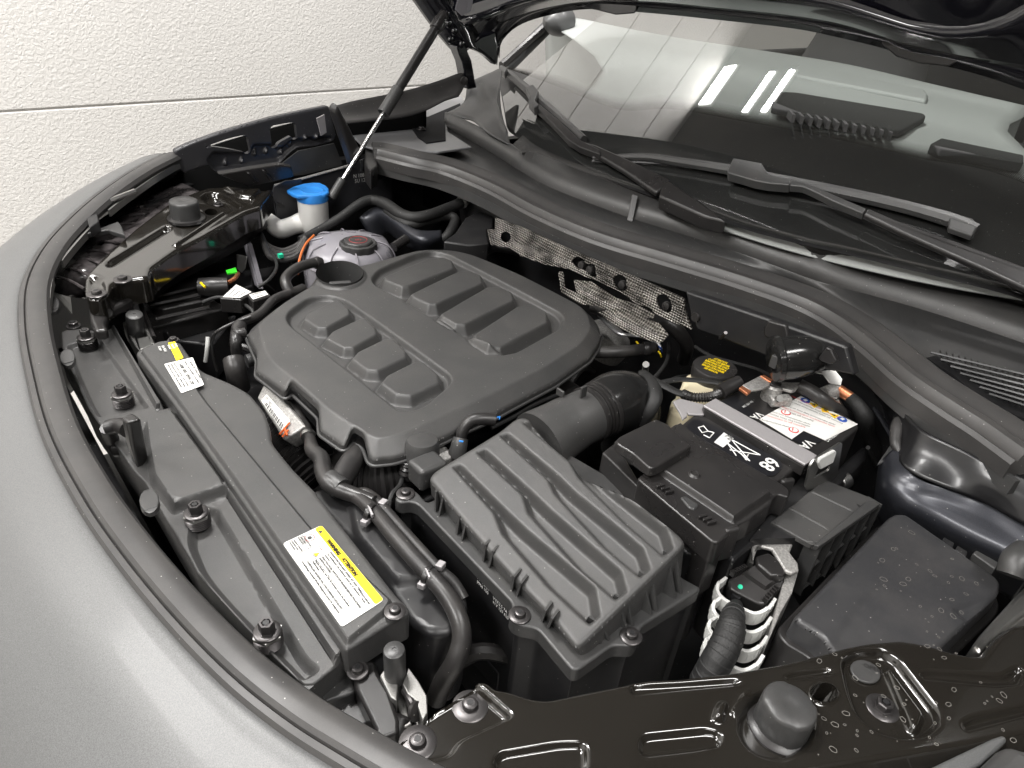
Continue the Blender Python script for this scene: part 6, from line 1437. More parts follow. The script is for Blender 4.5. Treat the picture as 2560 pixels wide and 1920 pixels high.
R2 = WX([1005, 100, 1003, 72, 1030, 46, 1085, 18, 1160, 0, 1260, -16, 1400, -20, 1568, -12, 1701, 2, 1800, 18, 1900, 48, 1960, 66, 2046, 84, 2130, 78, 2212, 48, 2420, -60], 1.335)
R3 = WX([985, 86, 985, 50, 1000, 20, 1060, -2, 1160, -30, 1260, -50, 1400, -60, 1568, -50, 1701, -30, 1800, -10, 1900, 22, 1960, 42, 2046, 52, 2130, 44, 2212, 10, 2420, -120], 1.33)
R4 = WX([940, 50, 930, 0, 940, -40, 1040, -70, 1160, -100, 1260, -130, 1400, -140, 1568, -130, 1701, -100, 1800, -70, 1900, -30, 1960, 0, 2046, 20, 2130, 10, 2212, -30, 2420, -200], 1.31)
for R_ in (R0, R1, R2, R3, R4): R_ += [R_[-1] + Vector((.03, -.14, -.04)), R_[-1] + Vector((.10, -.34, -.16))]
R0b = [p + Vector((-.006, 0, .012)) for p in R0]
R5 = [p + Vector((-.35, 0, .42)) for p in R4]; R6 = [p + Vector((-.82, 0, .93)) for p in R4]
sheet('inner_panel', [R1, R2, R3, R4, R5, R6], M['hoodp'], bo, thick=.004, n=80, cross=5, sharp=70)
sheet('rear_lip', [R0, R0b, R1], M['hoodp'], bo, thick=.004, n=80, sharp=70)
off_ = Vector((.10, .0, .11))
sheet('outer_skin', [[p + Vector((.004, 0, .02)) for p in R0], [p + off_ * .6 for p in R1], [p + off_ + Vector((.03, .02, 0)) for p in R4], [p + off_ for p in R6]], M['silver'], bo, thick=.002, n=60)
# far side beam of the bonnet
S0 = [PY('N', x, y, 1.76) for x, y in ((60, -220), (210, -5), (430, 300), (560, 460), (640, 545), (720, 600))]
S1 = [PY('N', x, y, 1.72) for x, y in ((250, -220), (380, -5), (520, 200), (640, 380), (720, 480), (800, 540))]
S2 = [PY('N', x, y, 1.69) for x, y in ((420, -220), (560, -5), (680, 180), (760, 300), (800, 420), (860, 515))]
S3 = [PY('N', x, y, 1.72) for x, y in ((520, -220), (640, -5), (740, 200), (860, 260), (950, 420), (1020, 600))]
sheet('side_beam', [S0, S1, S2, S3], M['hoodp'], bo, thick=.005, n=30, cross=4, sharp=70)
MB().prism([PY('N', x, y, 1.70) for x, y in ((800, 500), (950, 380), (1100, 330), (1130, 500), (1116, 700), (1030, 620), (900, 520))], (0, .03, 0)).build('corner_gusset', M['hoodp'], bo, bevel=.006, seg=3)
MB().tube([PY('N', 700, 90, 1.66), PY('N', 755, 205, 1.66), PY('N', 900, 190, 1.62), PX('W', 1094, 14, 1.36), PX('W', 1100, -8, 1.34)], .010, 10, k=4).build('frame_bead', M['hoodp'], bo)
MB().prism([PY('N', x, y, 1.62) for x, y in ((700, 0), (860, 0), (840, 120), (740, 170), (670, 100))], (.01, .01, .01)).build('insulation_pad', M['tank'], bo)
MB().prism([PX('W', x, y, 1.44) for x, y in ((1235, 14), (1290, 24), (1330, 34), (1372, 30), (1375, 8), (1300, 0))], (.01, 0, .01)).build('hinge_cover', M['hoodp'], bo, bevel=.004)
MB().prism([PX('W', x, y, 1.44) for x, y in ((1900, 95), (1935, 125), (1985, 140), (2050, 146), (2075, 130), (2000, 100))], (.01, 0, .01)).build('nozzle_pad', M['black'], bo, bevel=.004)
for x, y in ((600, 250), (660, 330), (620, 420), (740, 470), (580, 150)): MB().lathe(PY('N', x, y, 1.70), (.3, -1, -.2), [(.011, 0), (.010, .005), (.006, .007)], 10).build('weld_nut', M['hoodp'], bo)
hg = thing('bonnet_hinge', 'curved black hinge arm joining the bonnet to the far wing', 'hinge', PY('N', 790, 850, 1.72))
mb = MB(); rg_ = []
for x, y in ((690, 470), (720, 560), (755, 640), (775, 740), (790, 840), (815, 930)):
    a, b = PY('N', x - 48, y + 10, 1.73), PY('N', x + 48, y - 10, 1.73); rg_.append([a + Vector((0, -.02, 0)), b + Vector((0, -.02, 0)), b + Vector((0, .02, 0)), a + Vector((0, .02, 0))])
mb.loft(rg_); mb.build('hinge_arm', M['hoodp'], hg, bevel=.004, sharp=60)
MB().lathe(PY('N', 760, 860, 1.705), (0, -1, 0), [(.012, 0), (.012, .004), (.007, .007)], 14).build('pivot_bolt', M['darksteel'], hg)
# ================================================================ STRUT TOWERS, HARNESS AT THE FAR SIDE
tw_ = thing('strut_tower', 'charcoal metallic strut tower dome beside the near fuse box', 'strut tower', P('Q', 1500, 1350, -.05))
sheet('tower_skin', [trip('Q', [1395, 1060, .0, 1425, 1180, .0, 1520, 1270, .0, 1700, 1335, .0, 1950, 1420, .0, 2195, 1560, .0, 2350, 1660, 0]),
    trip('Q', [1330, 1120, -.01, 1370, 1250, -.012, 1480, 1330, -.012, 1680, 1400, -.012, 1920, 1500, -.012, 2150, 1640, -.012, 2300, 1740, -.012]),
    trip('Q', [1280, 1190, -.04, 1300, 1330, -.04, 1400, 1440, -.04, 1600, 1540, -.04, 1830, 1660, -.04, 2100, 1800, -.04, 2250, 1900, -.04]),
    trip('Q', [1265, 1290, -.10, 1250, 1460, -.13, 1330, 1600, -.13, 1500, 1700, -.13, 1700, 1800, -.13, 1950, 1920, -.13, 2150, 2050, -.13])], M['tower'], tw_, thick=.003, n=40, cross=5, sharp=70)
sw = thing('inner_wing_wall', 'glossy black inner wing wall below the near end of the cowl seal', 'wall panel', P('Q', 1800, 1150, .03))
sheet('wall_skin', [trip('Q', [1240, 700, .03, 1420, 830, .04, 1560, 960, .045, 1800, 1080, .05, 2000, 1180, .05, 2195, 1260, .05, 2400, 1340, .05]),
    trip('Q', [1300, 800, .0, 1400, 960, .01, 1500, 1080, .02, 1750, 1200, .025, 1950, 1290, .03, 2195, 1400, .03, 2400, 1480, .03]),
    trip('Q', [1330, 900, -.03, 1390, 1080, -.005, 1440, 1210, .0, 1700, 1330, .003, 1950, 1418, .003, 2195, 1558, .003, 2400, 1660, .003])], M['wallk'], sw, thick=.003, n=40, cross=4, sharp=70)
MB().tube(trip('Q', [1400, 900, .02, 1385, 950, .015, 1375, 1040, .005, 1400, 1100, .0]), [.009, .010, .008, .004], 10).build('sealant_bead', M['rub'], sw)
MB().prism([P('Q', x, y, -.02) for x, y in ((1345, 1050), (1370, 1020), (1400, 1140), (1340, 1140), (1260, 1175))], (0, 0, -.003)).build('foil_scrap', M['sleeve'], sw)
MB().tube(trip('Q', [1240, 820, -.03, 1290, 900, -.03, 1345, 990, -.03, 1370, 1040, -.03]), .004, 6).build('edge_flange', M['tower'], sw)
kn = thing('rubber_buffer', 'ribbed black rubber buffer at the right edge by the fuse box', 'buffer', P('I', 2100, 470, .0)); MB().tube(trip('I', [2060, 520, .0, 2090, 440, .012, 2140, 380, .015]), [.016, .018, .016], 14, k=5).build('buffer_body', M['plas'], kn)
ft = thing('strut_tower', 'dark metallic pressed tower shoulder at the far side behind the coolant tank', 'strut tower', P('B', 450, 1330, -.03))
sheet('tower_skin', [trip('B', [230, 1290, -.03, 330, 1230, -.01, 440, 1270, -.005, 520, 1340, -.01, 600, 1370, -.01, 720, 1370, -.01]), trip('B', [260, 1340, -.05, 350, 1280, -.02, 450, 1330, -.015, 540, 1400, -.02, 620, 1430, -.02, 720, 1410, -.02]),
    trip('B', [330, 1440, -.09, 400, 1380, -.07, 480, 1430, -.06, 560, 1480, -.06, 640, 1500, -.06, 740, 1460, -.06])], M['tower'], ft, thick=.003, n=30, cross=5, sharp=70)
fh2 = thing('taped_harness', 'thick taped harness snaking along the far inner wing behind the coolant tank', 'harness', P('B', 300, 1190, .0))
MB().tube(trip('B', [-120, 1420, -.05, 0, 1360, -.04, 120, 1290, -.02, 240, 1205, .005, 320, 1185, .01, 400, 1215, .01, 480, 1270, .005, 560, 1290, .005, 660, 1270, .01, 760, 1235, .01, 840, 1200, .015, 890, 1175, .015]), [.008, .010, .011, .012, .013, .014, .014, .014, .013, .014, .013, .012], 14, k=4).build('wrap', M['tape'], fh2)
MB().tube(trip('B', [400, 1250, -.005, 520, 1330, -.01, 640, 1310, -.01, 740, 1280, -.005, 800, 1300, -.01, 760, 1390, -.03, 700, 1440, -.05]), .012, 12, k=4).build('wrap', M['tape'], fh2)
MB().tube(trip('B', [840, 1200, .018, 872, 1172, .022]), .016, 12, smooth=False).build('end_cap', M['steel'], fh2)
vb2 = thing('bulkhead_bracket', 'dark stepped bracket beside the far end of the heat shield', 'bracket', P('B', 900, 1380, -.02))
MB().prism([P('B', x, y, .0) for x, y in ((860, 1290), (960, 1240), (1030, 1290), (1025, 1350), (990, 1360), (1000, 1440), (880, 1450), (730, 1430), (800, 1380))], (0, 0, -.06)).build('bracket_body', M['dark'], vb2, bevel=.004)
MB().prism([PX('B', x, y, 1.15) for x, y in ((560, 1050), (700, 1080), (860, 1130), (1020, 1200), (1020, 1330), (860, 1300), (700, 1260), (560, 1200))], (.02, 0, 0)).build('bracket_back', M['hoodp'], vb2, bevel=.004)

# ================================================================ BONNET LATCHES with black knobs
def latch(k, kx, ky0, ky1, r, label, z, body, sc=1.0):
    t = thing('bonnet_latch', label, 'latch', P(k, kx[1], ky1, z - .05), 'bonnet latches')
    b, a = P(k, kx[1], ky1, z - .05), P(k, kx[0], ky0, z)
    ax = (a - b).normalized(); L_ = (a - b).length
    MB().lathe(b, ax, [(r, 0), (r, L_ * .9), (r * .93, L_ * .98), (r * .8, L_), (r * .2, L_ * 1.0), (r * .16, L_ * .985), (.0002, L_ * .985)], 24).build('knob', M['plas'], t)
    return t
lt = latch('F', (1150, 1158), 955, 1130, .0112, 'silver bonnet latch with tall black knob at the near end of the slam panel', -.012, None)
for v, h, d_, m_ in (([1065, 1110, 1090, 1075, 1130, 1130, 1175, 1165, 1165, 1260, 1130, 1240], -.055, -.03, 'steel'), ([1200, 1160, 1235, 1060, 1300, 1150, 1345, 1230, 1350, 1330, 1320, 1380, 1280, 1260, 1230, 1220], -.052, -.03, 'steel'),
                     ([1140, 1170, 1180, 1160, 1220, 1190, 1230, 1330, 1255, 1400, 1210, 1420, 1180, 1320], -.075, -.02, 'alu'), ([1245, 1290, 1300, 1270, 1340, 1330, 1330, 1400, 1290, 1420], -.08, -.02, 'alu')):
    MB().prism([P('F', x, y, h) for x, y in pairs(v)], (0, 0, d_)).build('latch_plate', M['zincd'], lt, bevel=.0012)
MB().tube(trip('F', [1210, 1200, -.06, 1250, 1260, -.055, 1290, 1330, -.06]), .0035, 8).build('spring', M['darksteel'], lt)
MB().lathe(P('F', 1270, 1320, -.06), (.3, -.8, .4), [(.010, 0), (.010, .004), (.006, .006)], 14).build('pivot', M['black'], lt)
MB().prism([P('F', x, y, -.06) for x, y in ((905, 1110), (960, 1020), (1040, 1020), (1060, 1100), (1120, 1200), (1180, 1370), (1180, 1450), (1050, 1500), (1040, 1430), (930, 1200))], (0, 0, -.09)).build('latch_body', M['black'], lt, bevel=.004)
torx(P('F', 935, 1085, -.057), .0068, lt, 'latch_screw', washer=.0115)
MB().lathe(P('F', 1180, 1400, -.085), (.5, .3, .3), [(.014, -.01), (.014, .006), (.011, .009)], 18).build('cable_boss', M['black'], lt)
l2 = latch('A', (795, 810), 1150, 1280, .0145, 'bonnet latch with black knob at the far end beside the radiator cover', -.02, None)
for v in ([725, 1200, 745, 1190, 800, 1290, 830, 1370, 800, 1340], [830, 1180, 850, 1180, 900, 1290, 920, 1330, 890, 1320], [810, 1290, 890, 1280, 900, 1330, 830, 1360]):
    MB().prism([P('A', x, y, -.06) for x, y in pairs(v)], (0, 0, -.03)).build('latch_plate', M['steel'], l2, bevel=.0012)
MB().tube(trip('A', [830, 1010, -.03, 835, 1090, -.04, 870, 1190, -.06, 910, 1290, -.07]), .0045, 8).build('latch_lever', M['darksteel'], l2)

# parts in the near front corner
nf = thing('duct_moulding', 'black plastic duct pieces below the near end of the slam panel', 'duct', P('F', 850, 1250, -.1))
MB().prism([P('F', x, y, -.075) for x, y in ((625, 1185), (740, 1120), (820, 1080), (900, 1110), (930, 1200), (860, 1230), (740, 1270))], (0, 0, -.10)).build('duct_wall', M['plas'], nf, bevel=.003)
MB().prism([P('F', x, y, -.09) for x, y in ((730, 1280), (860, 1235), (940, 1190), (990, 1260), (1050, 1380), (980, 1420), (870, 1400))], (0, 0, -.08)).build('duct_wall', M['black'], nf, bevel=.003)
MB().prism([P('F', x, y, -.085) for x, y in ((820, 1350), (880, 1270), (900, 1290), (960, 1270), (1020, 1370), (940, 1420), (870, 1385))], (0, 0, -.02)).build('duct_tab', M['plas'], nf, bevel=.002)

# ================================================================ RADIATOR FAN SHROUD, HOSES AT THE FRONT
fs_ = thing('fan_shroud', 'smooth black fan shroud between radiator cover and air filter box', 'fan shroud', P('F', 1250, 500, -.08))
sf_ = Frame((0, 0, -.065)); stamp('shroud_moulding', sf_, fillet(sf_.px('F', [640, 20, 720, -10, 960, 40, 1090, 150, 1330, 380, 1500, 520, 1575, 600, 1590, 700, 1560, 800, 1500, 850, 1380, 870, 1240, 790, 1150, 640, 900, 330]), .012), [dict(p=sf_.px('F', [1040, 100, 1150, 200, 1380, 470, 1370, 580, 1150, 600, 900, 300, 860, 100]), a=.010, w=.012, r=.01)], (.010, .010), .12, m=M['dark'], parent=fs_, grid=.03)
MB().tube(trip('F', [1240, 850, -.12, 1260, 960, -.13, 1320, 1000, -.13, 1400, 950, -.12, 1450, 870, -.11]), .004, 6).build('shroud_loop', M['plas'], fs_)
fh3 = trip('F', [800, -10, -.045, 860, 20, -.045, 940, 60, -.045, 1030, 140, -.042, 1140, 270, -.04, 1260, 410, -.04, 1370, 530, -.04, 1470, 650, -.045, 1535, 780, -.055, 1550, 900, -.07, 1510, 1030, -.09, 1440, 1150, -.12, 1400, 1250, -.15])
hose('vent_hose', 'long black rubber hose sweeping down between radiator cover and air filter box', fh3, [.0098, .0095, .0095, .0098, .010, .010, .0100, .0105, .0108, .0112, .0115, .0118, .012], n=18)
ht = hose('vent_hose', 'hose piece with collar dropping from the engine cover notch to the front joint', trip('D', [500, 1210, -.05, 510, 1270, -.045, 560, 1320, -.04, 570, 1390, -.04, 600, 1450, -.04, 660, 1490, -.043, 740, 1520, -.045, 850, 1560, -.045]), [.008, .0105, .0115, .0115, .0115, .011, .0105, .0095], n=18)
MB().lathe(P('D', 635, 1460, -.043), P('D', 740, 1520, -.045) - P('D', 560, 1390, -.04), [(.0145, -.013), (.015, -.011), (.015, .011), (.0145, .013)], 24).build('collar', M['plas'], ht)
hose('short_hose', 'short thick hose rising under the engine cover lip beside the collar', trip('D', [650, 1470, -.05, 700, 1380, -.05, 760, 1290, -.05, 800, 1240, -.06]), [.015, .0165, .0165, .016], n=18)
hose('thin_pipe', 'thinner black pipe clipped along the far side of the long vent hose', trip('F', [930, 35, -.05, 980, 30, -.05, 1050, 80, -.05, 1200, 250, -.052, 1400, 470, -.055, 1500, 560, -.06, 1560, 660, -.07]), .0075)
for i, (x, y, l) in enumerate(((1010, 150, 'pale hose clip nearest the collar on the long front hose'), (1350, 520, 'pale hose clip on the long front hose by the shroud corner'))):
    t = thing('hose_clip', l, 'clip', P('F', x, y, -.04), 'clips on the long front hose')
    for dx_, dy_ in ((-30, 50), (75, -60)): MB().box(P('F', x + dx_, y + dy_, -.045), (.005, .002, 0), (-.002, .004, 0), (0, 0, .004)).build('clip_ear', M['strapm'], t, bevel=.001)
    MB().lathe(P('F', x, y, -.041), Vector((.5, -1, 0)), [(.0125, -.003), (.013, 0), (.0125, .003)], 20).build('clip_band', M['black'], t)
    MB().prism([P('F', x - 20, y - 50, -.028), P('F', x - 5, y - 45, -.028), P('F', x + 20, y + 5, -.03), P('F', x + 5, y + 10, -.03)], (0, 0, -.006)).build('clip_tongue', M['strapm'], t, bevel=.0008)
lh = thing('upright_hose', 'upright black hose stub left of the engine cover', 'hose', P('E', 1150, 250, -.06)); MB().tube(trip('E', [1145, 230, -.045, 1160, 300, -.06, 1185, 400, -.1]), [.017, .0175, .0175], 18).build('hose_body', M['hose'], lh)
MB().tube(trip('E', [1190, 30, -.03, 1170, 80, -.035, 1160, 130, -.04, 1165, 190, -.06]), [.011, .012, .010, .010], 12).build('hose_tail', M['hose'], lh)
MB().tube(trip('E', [1265, 235, -.06, 1225, 245, -.06]), .012, 12, smooth=False).build('hose_nipple', M['plas'], lh)
hose('edge_hose', 'thin black hose hugging the left rim of the engine cover', trip('D', [140, 620, -.03, 100, 625, -.03, 92, 590, -.03, 130, 560, -.03, 220, 520, -.03, 300, 440, -.03, 380, 405, -.03]), .0085)
hose('drain_wire', 'thin dark cable hanging in the gap beside the radiator cover', trip('E', [1250, -20, -.02, 1120, 30, -.03, 1030, 90, -.05, 1020, 180, -.1, 1050, 300, -.16]), .003, 'hose', 'cable', 8)
hose('pale_cord', 'short pale twisted cord hanging in the dark gap', trip('E', [995, 100, -.10, 990, 170, -.12, 980, 245, -.15]), .004, 'white', 'cord', 8)
# module with barcode label below the front of the engine cover
md = thing('pump_module', 'silver framed module with barcode sticker below the engine cover edge', 'module', P('D', 310, 1050, -.07))
o1, o2, o3 = P('D', 232, 915, -.045), P('D', 205, 985, -.075), P('D', 350, 1215, -.095)
mf = frame3(P('D', 225, 960, -.062), P('D', 350, 1180, -.066), P('D', 290, 940, -.05))
MB().prism([PN('D', x, y, mf.o, mf.n) for x, y in ((203, 985), (240, 912), (285, 925), (470, 1140), (350, 1218))], -mf.n * .03).build('frame', M['alu'], md, bevel=.003)
lq = mf.px('D', [228, 1000, 258, 962, 388, 1110, 352, 1180], .001)
l4 = plate('barcode_label', mf, lq, M['lab'], md, lift=.0008)
a_, b_, c_, d_q = [np.array(p) for p in lq]
for i in range(26):
    u = .12 + .03 * i + .004 * (i * 7 % 5); w_ = .008 + .007 * (i * 5 % 3)
    q = [(a_ * (1 - t) + d_q * t) * (1 - v) + (b_ * (1 - t) + c_ * t) * v for t, v in ((u, .06), (u + w_, .06), (u + w_, .42), (u, .42))]
    plate('bar', mf, q, M['ink'], l4, lift=.0015, t=.0001)
text('0YL 198221', mf, *(a_ * .9 * .5 + d_q * .05 + b_ * .5), .0075, M['ink'], l4, math.atan2(*(d_q - a_)[::-1]), sx=.8, lift=.0016)
for k_, (x0, y0, x1, y1) in enumerate(((330, 1185, 385, 1120), (345, 1200, 378, 1160), (355, 1150, 372, 1190))):
    MB().tube([PN('D', x0, y0, mf.o + mf.n * .003, mf.n), PN('D', x1, y1, mf.o + mf.n * .003, mf.n)], .0016, 6, smooth=False).build('paint_mark', M['inkor'], md)
pipe_ = thing('coolant_union', 'slim black union with steel clamp below the engine cover notch', 'union', P('D', 480, 1150, -.05))
MB().tube(trip('D', [400, 1010, -.06, 430, 1060, -.06, 460, 1110, -.06, 480, 1160, -.055, 500, 1230, -.05]), [.006, .007, .006, .008, .008], 12).build('union_tube', M['black'], pipe_)
MB().lathe(P('D', 485, 1195, -.052), P('D', 500, 1230, -.05) - P('D', 470, 1140, -.055), [(.0105, -.004), (.011, 0), (.0105, .004)], 16).build('clamp', M['steel'], pipe_)
bw = thing('air_bellows', 'ribbed black bellows duct below the front lip of the engine cover', 'bellows', P('D', 850, 1450, -.1))
pb = trip('D', [1010, 1420, -.10, 900, 1440, -.10, 800, 1440, -.105, 700, 1460, -.12]); sp_, _ = spline(pb, 12); MB().tube(sp_, [.045 + .005 * (i % 2) for i in range(len(sp_))], 24, smooth=False).build('bellows_body', M['black'], bw, sharp=25)
pb = trip('D', [300, 1100, -.12, 400, 1230, -.12, 480, 1340, -.13, 560, 1440, -.15]); sp_, _ = spline(pb, 12); MB().tube(sp_, [.038 + .005 * (i % 2) for i in range(len(sp_))], 24, smooth=False).build('bellows_body', M['black'], bw, sharp=25)
ms = thing('pressure_hose', 'shiny black sensor hose with blue mark hooking over the engine cover lip', 'hose', P('D', 1330, 1240, -.02))
MB().tube(trip('D', [1330, 1230, -.03, 1345, 1160, -.012, 1390, 1110, .0, 1450, 1100, .002, 1520, 1105, .0]), [.0075, .0085, .009, .0095, .0095], 14).build('hose_body', M['black'], ms)
MB().tube(trip('D', [1310, 1300, -.05, 1322, 1250, -.035, 1332, 1205, -.025]), [.014, .012, .011], 14).build('connector', M['plas'], ms)
for a, b in (((1322, 1222), (1345, 1226)),): MB().tube([P('D', *a, -.017), P('D', *b, -.017)], .0013, 6, smooth=False).build('blue_mark', M['blue'], ms)
MB().tube(trip('D', [1533, 1092, .010, 1548, 1088, .010, 1545, 1102, .009]), .0011, 6, smooth=False).build('blue_mark', M['blue'], ms)
sb = thing('sensor_block', 'pale metal block glimpsed between engine cover and air filter box', 'block', P('D', 1230, 1300, -.06)); MB().prism([P('D', x, y, -.045) for x, y in ((1160, 1280), (1240, 1240), (1300, 1300), (1210, 1340))], (0, 0, -.03)).build('block_body', M['alu'], sb, bevel=.003)
sn = thing('corrugated_lead', 'ribbed black connector boot beside the air filter boss', 'connector', P('D', 1030, 1400, -.06)); pb = trip('D', [1045, 1330, -.04, 1035, 1400, -.06, 1025, 1470, -.09]); sp_, _ = spline(pb, 8); MB().tube(sp_, [.011 + .002 * (i % 2) for i in range(len(sp_))], 14, smooth=False).build('boot', M['black'], sn, sharp=25)

# ================================================================ FAR CORNER: control box, rack, connectors
cbx = thing('carrier_box', 'dark stepped plastic housing in the far front corner of the bay', 'housing', P('A', 1050, 1050, -.08))
for v, h, d_ in (([870, 940, 1140, 880, 1200, 960, 1250, 1060, 960, 1120, 850, 1080], -.07, -.06), ([850, 1080, 1180, 1010, 1260, 1060, 1350, 1110, 900, 1230, 860, 1160], -.09, -.06), ([900, 1200, 1180, 1140, 1300, 1180, 1400, 1150, 1260, 1330, 950, 1300], -.13, -.08), ([1150, 830, 1400, 700, 1480, 760, 1500, 980, 1400, 1000, 1200, 920], -.12, -.05)):
    MB().prism([P('A', x, y, h) for x, y in pairs(v)], (0, 0, d_)).build('housing_step', M['black'] if h > -.1 else M['dark'], cbx, bevel=.004)
for a, b in (((880, 1060), (1190, 985)), ((880, 1100), (1210, 1030)), ((920, 1180), (1240, 1110))): MB().tube([P('A', *a, -.062), P('A', *b, -.062)], .004, 6, smooth=False).build('rail', M['black'], cbx)
MB().tube(trip('A', [1180, 990, -.05, 1260, 990, -.05, 1350, 985, -.05]), [.018, .02, .018], 14).build('round_connector', M['black'], cbx)
MB().tube(trip('A', [1190, 965, -.035, 1215, 990, -.035]), .0025, 6, smooth=False).build('yellow_seal', M['yellow'], cbx)
def labelled(name, label, quad, h, body=True, lines=3, mlab='lab'):
    t = thing(name, label, 'label', P('A', *quad[0], h)); fq = Frame((0, 0, h)); q = fq.px('A', [c for p in quad for c in p])
    if body: MB().prism([fq.w(a, b, -.001) for a, b in offset(q, -.006)], (0, 0, -.03)).build('module_body', M['black'], t, bevel=.002)
    l = plate('sticker', fq, q, M[mlab], t); q = [np.array(p) for p in q]
    for i in range(lines):
        v = .2 + .6 * i / max(1, lines - 1); a = q[0] * (1 - v) + q[3] * v; b = q[1] * (1 - v) + q[2] * v
        MB().tube([fq.w(*(a * .85 + b * .15), .0008), fq.w(*(a * .3 + b * .7), .0008)], .0008, 4, smooth=False).build('print_line', M['ink'], l)
labelled('relay_module', 'white barcode sticker on a small module beyond the engine cover', [(1320, 1050), (1400, 975), (1490, 1020), (1420, 1055)], -.03)
labelled('relay_module', 'pale sticker on the round lugged module next to the engine cover edge', [(1475, 1035), (1570, 1012), (1590, 1035), (1500, 1065)], -.03, lines=2)
t = thing('paper_tag', 'small white paper tag hanging beside the toothed rail', 'tag', PX('A', 1420, 840, .53)); MB().prism([PX('A', x, y, .53) for x, y in ((1400, 795), (1460, 810), (1450, 880), (1430, 905), (1405, 880))], (.002, 0, 0)).build('tag_sheet', M['lab'], t)
t = thing('green_tag', 'small bright green tag in the dark far corner', 'tag', P('A', 1370, 890, -.05)); MB().prism([P('A', x, y, -.05) for x, y in ((1338, 890), (1395, 873), (1405, 900), (1345, 910))], (0, 0, -.003)).build('tag_sheet', M['greend'], t)
hose('copper_wires', 'bundle of copper coloured wires below the green tag', trip('A', [1410, 910, -.06, 1390, 940, -.05, 1350, 965, -.05]), .0045, 'copper', 'wires', 8)
rk = thing('toothed_rail', 'grey toothed adjuster rail standing in the far corner beside the washer neck', 'rail', PX('A', 1500, 800, .55))
a, b = PX('A', 1455, 700, .56), PX('A', 1535, 990, .54); ax = (b - a).normalized(); sd = Vector((0, -1, 0)); nn = ax.cross(sd).normalized()
MB().box((a + b) / 2, (b - a) / 2, sd * .012, nn * .006).build('rail_bar', M['tank'], rk, bevel=.002)
for i in range(22): MB().box(a.lerp(b, .08 + .036 * i) + sd * .015, ax * .0028, sd * .005, nn * .005).build('tooth', M['tank'], rk)
for i in range(4):
    hose('wire_loop', ('upper', 'second', 'third', 'lowest')[i] + ' dark wire loop in the far corner under the washer neck', trip('O', [1000 + i * 15, 1240 + i * 40, -.05, 1060 + i * 10, 1340 + i * 35, -.06, 1200, 1390 + i * 28, -.06, 1340, 1340 + i * 30, -.05, 1420, 1260 + i * 10, -.03]), .007, 'hose', 'wire', 8)
t = thing('green_clip', 'tiny teal clip on the dark wire loops', 'clip', P('O', 1185, 1435, -.05)); MB().box(P('O', 1185, 1435, -.047), (.005, 0, 0), (0, .005, 0), (0, 0, .004)).build('clip_body', M['teal'], t)

# ================================================================ ENGINE and the dark depth of the bay
en = thing('engine', 'dark engine block and pipework in shadow below the cover', 'engine', (.65, .95, -.5))
MB().box((.63, .92, -.36), (.20, 0, 0), (0, .25, 0), (0, 0, .22)).build('engine_block', M['dark'], en, bevel=.01)
MB().box((.84, .95, -.22), (.06, 0, 0), (0, .18, 0), (0, 0, .08)).build('exhaust_manifold', M['darksteel'], en, bevel=.01)
r2 = random.Random(11)
for i in range(26):
    p = Vector((r2.uniform(.34, 1.0), r2.uniform(.35, 1.5), r2.uniform(-.30, -.16))); q = p + Vector((r2.uniform(-.14, .14), r2.uniform(-.14, .14), r2.uniform(-.08, .05)))
    MB().tube([p, p.lerp(q, .5) + Vector((0, 0, .03)), q], r2.uniform(.004, .012), 8).build('pipe', M['black'] if i % 3 else M['hose'], en)
for i in range(14):
    p = Vector((r2.uniform(.36, 1.0), r2.uniform(.40, 1.45), r2.uniform(-.34, -.2)))
    MB().box(p, (r2.uniform(.01, .04), 0, 0), (0, r2.uniform(.01, .04), 0), (0, 0, .02)).build('casting', M['dark'], en, bevel=.004)
rd = thing('radiator', 'dark radiator pack standing under the radiator cover', 'radiator', (.2, .8, -.5))
MB().box((.22, .80, -.36), (.035, 0, 0), (0, .42, 0), (0, 0, .26)).build('core', M['dark'], rd)
by = thing('bay_shell', 'dark inner body shell closing the engine bay below', 'body shell', (.6, .9, -.62))
MB().box((.75, .9, -.66), (.75, 0, 0), (0, .86, 0), (0, 0, .01)).build('undertray', M['dark'], by)
MB().box((.95, 1.72, -.35), (.60, 0, 0), (0, .01, 0), (0, 0, .34)).build('inner_side', M['dark'], by)
MB().box((1.3, 1.74, -.12), (.40, 0, 0), (0, .015, 0), (0, 0, .17)).build('inner_side', M['dark'], by)
MB().box((.95, -.02, -.35), (.62, 0, 0), (0, .01, 0), (0, 0, .30)).build('inner_side', M['dark'], by)
MB().box((.10, .9, -.40), (.012, 0, 0), (0, .60, 0), (0, 0, .26)).build('front_beam', M['dark'], by)
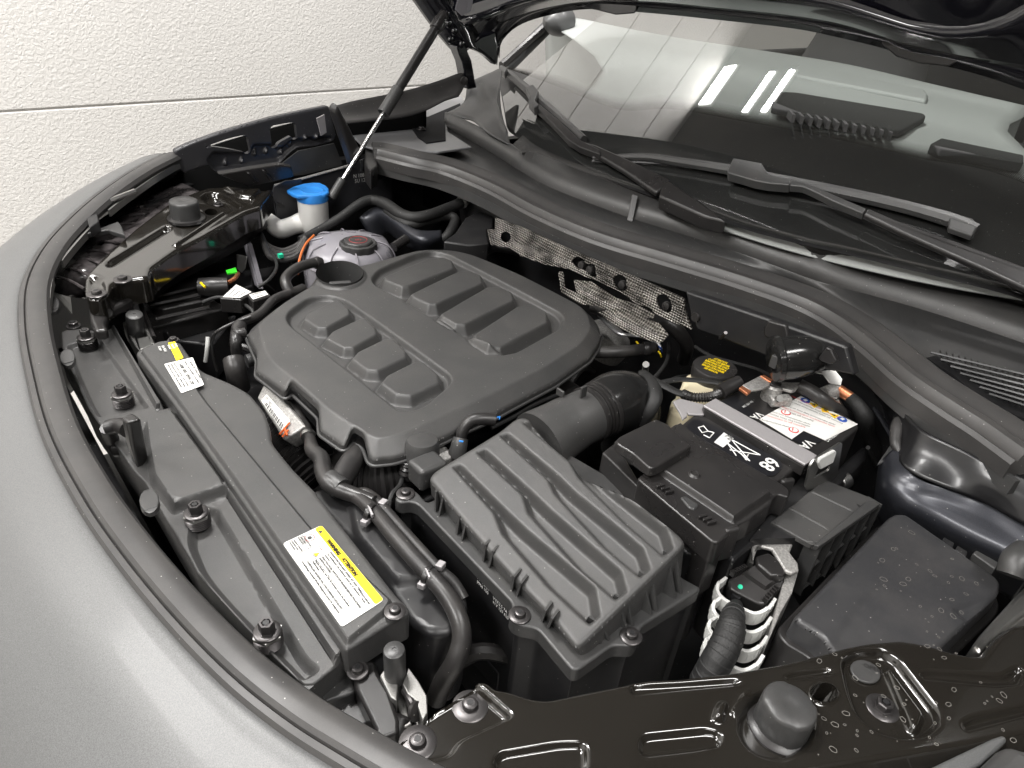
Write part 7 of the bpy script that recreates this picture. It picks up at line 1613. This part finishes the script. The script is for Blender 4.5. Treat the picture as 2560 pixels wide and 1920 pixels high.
MB().box((.28, 1.56, -.3), (.012, .0, 0), (0, .2, 0), (0, 0, .22)).build('front_beam', M['dark'], by)
MB().box((.45, 1.2, -.30), (.3, 0, 0), (0, .45, 0), (0, 0, .04)).build('lower_shelf', M['dark'], by)
for v, h in (([560, 1050, 740, 1120, 860, 1200, 1000, 1260, 900, 1000, 700, 980], -.1), ([1400, 640, 1560, 600, 1660, 760, 1620, 900, 1500, 980], -.2)): MB().prism([P('A', x, y, h) for x, y in pairs(v)], (0, 0, -.06)).build('bay_step', M['dark'], by, bevel=.005)

# small wires and lines filling the gaps
wires = [('A', 'thin black wire looping over the dark boxes in the far corner', [1200, 1080, -.05, 1300, 1050, -.04, 1420, 1080, -.045, 1500, 1140, -.05, 1440, 1200, -.07]),
 ('A', 'thin black wire running along the rack in the far corner', [1530, 990, -.05, 1600, 940, -.04, 1640, 860, -.05, 1600, 760, -.06]),
 ('A', 'second thin wire hanging left of the coolant tank', [1560, 700, -.05, 1620, 780, -.06, 1700, 820, -.07, 1740, 900, -.09]),
 ('J', 'thin black line crossing the gap behind the intake elbow', [1030, 1130, -.03, 1100, 1060, -.03, 1150, 980, -.05, 1160, 880, -.08]),
 ('J', 'second thin line behind the intake elbow', [1080, 1180, -.03, 1150, 1120, -.035, 1220, 1090, -.05, 1300, 1080, -.07]),
 ('J', 'thin cable running below the bulkhead panel to the drum', [1320, 900, -.05, 1420, 960, -.05, 1560, 1000, -.05, 1700, 1040, -.05, 1800, 1090, -.04]),
 ('H', 'thin taped cable beside the near corner of the battery', [1900, 800, -.04, 1960, 900, -.08, 2000, 1000, -.12, 1990, 1120, -.18]),
 ('G', 'thin black wire left of the air filter box far ear', [170, 520, -.07, 190, 440, -.06, 240, 380, -.06, 250, 300, -.06]),
 ('D', 'thin black line under the near right lip of the engine cover', [1500, 1150, -.05, 1620, 1090, -.05, 1740, 1020, -.05, 1880, 960, -.05])]
for k, l, v in wires: hose('thin_wire', l, trip(k, v), .0035, 'tape', 'wire', 8)
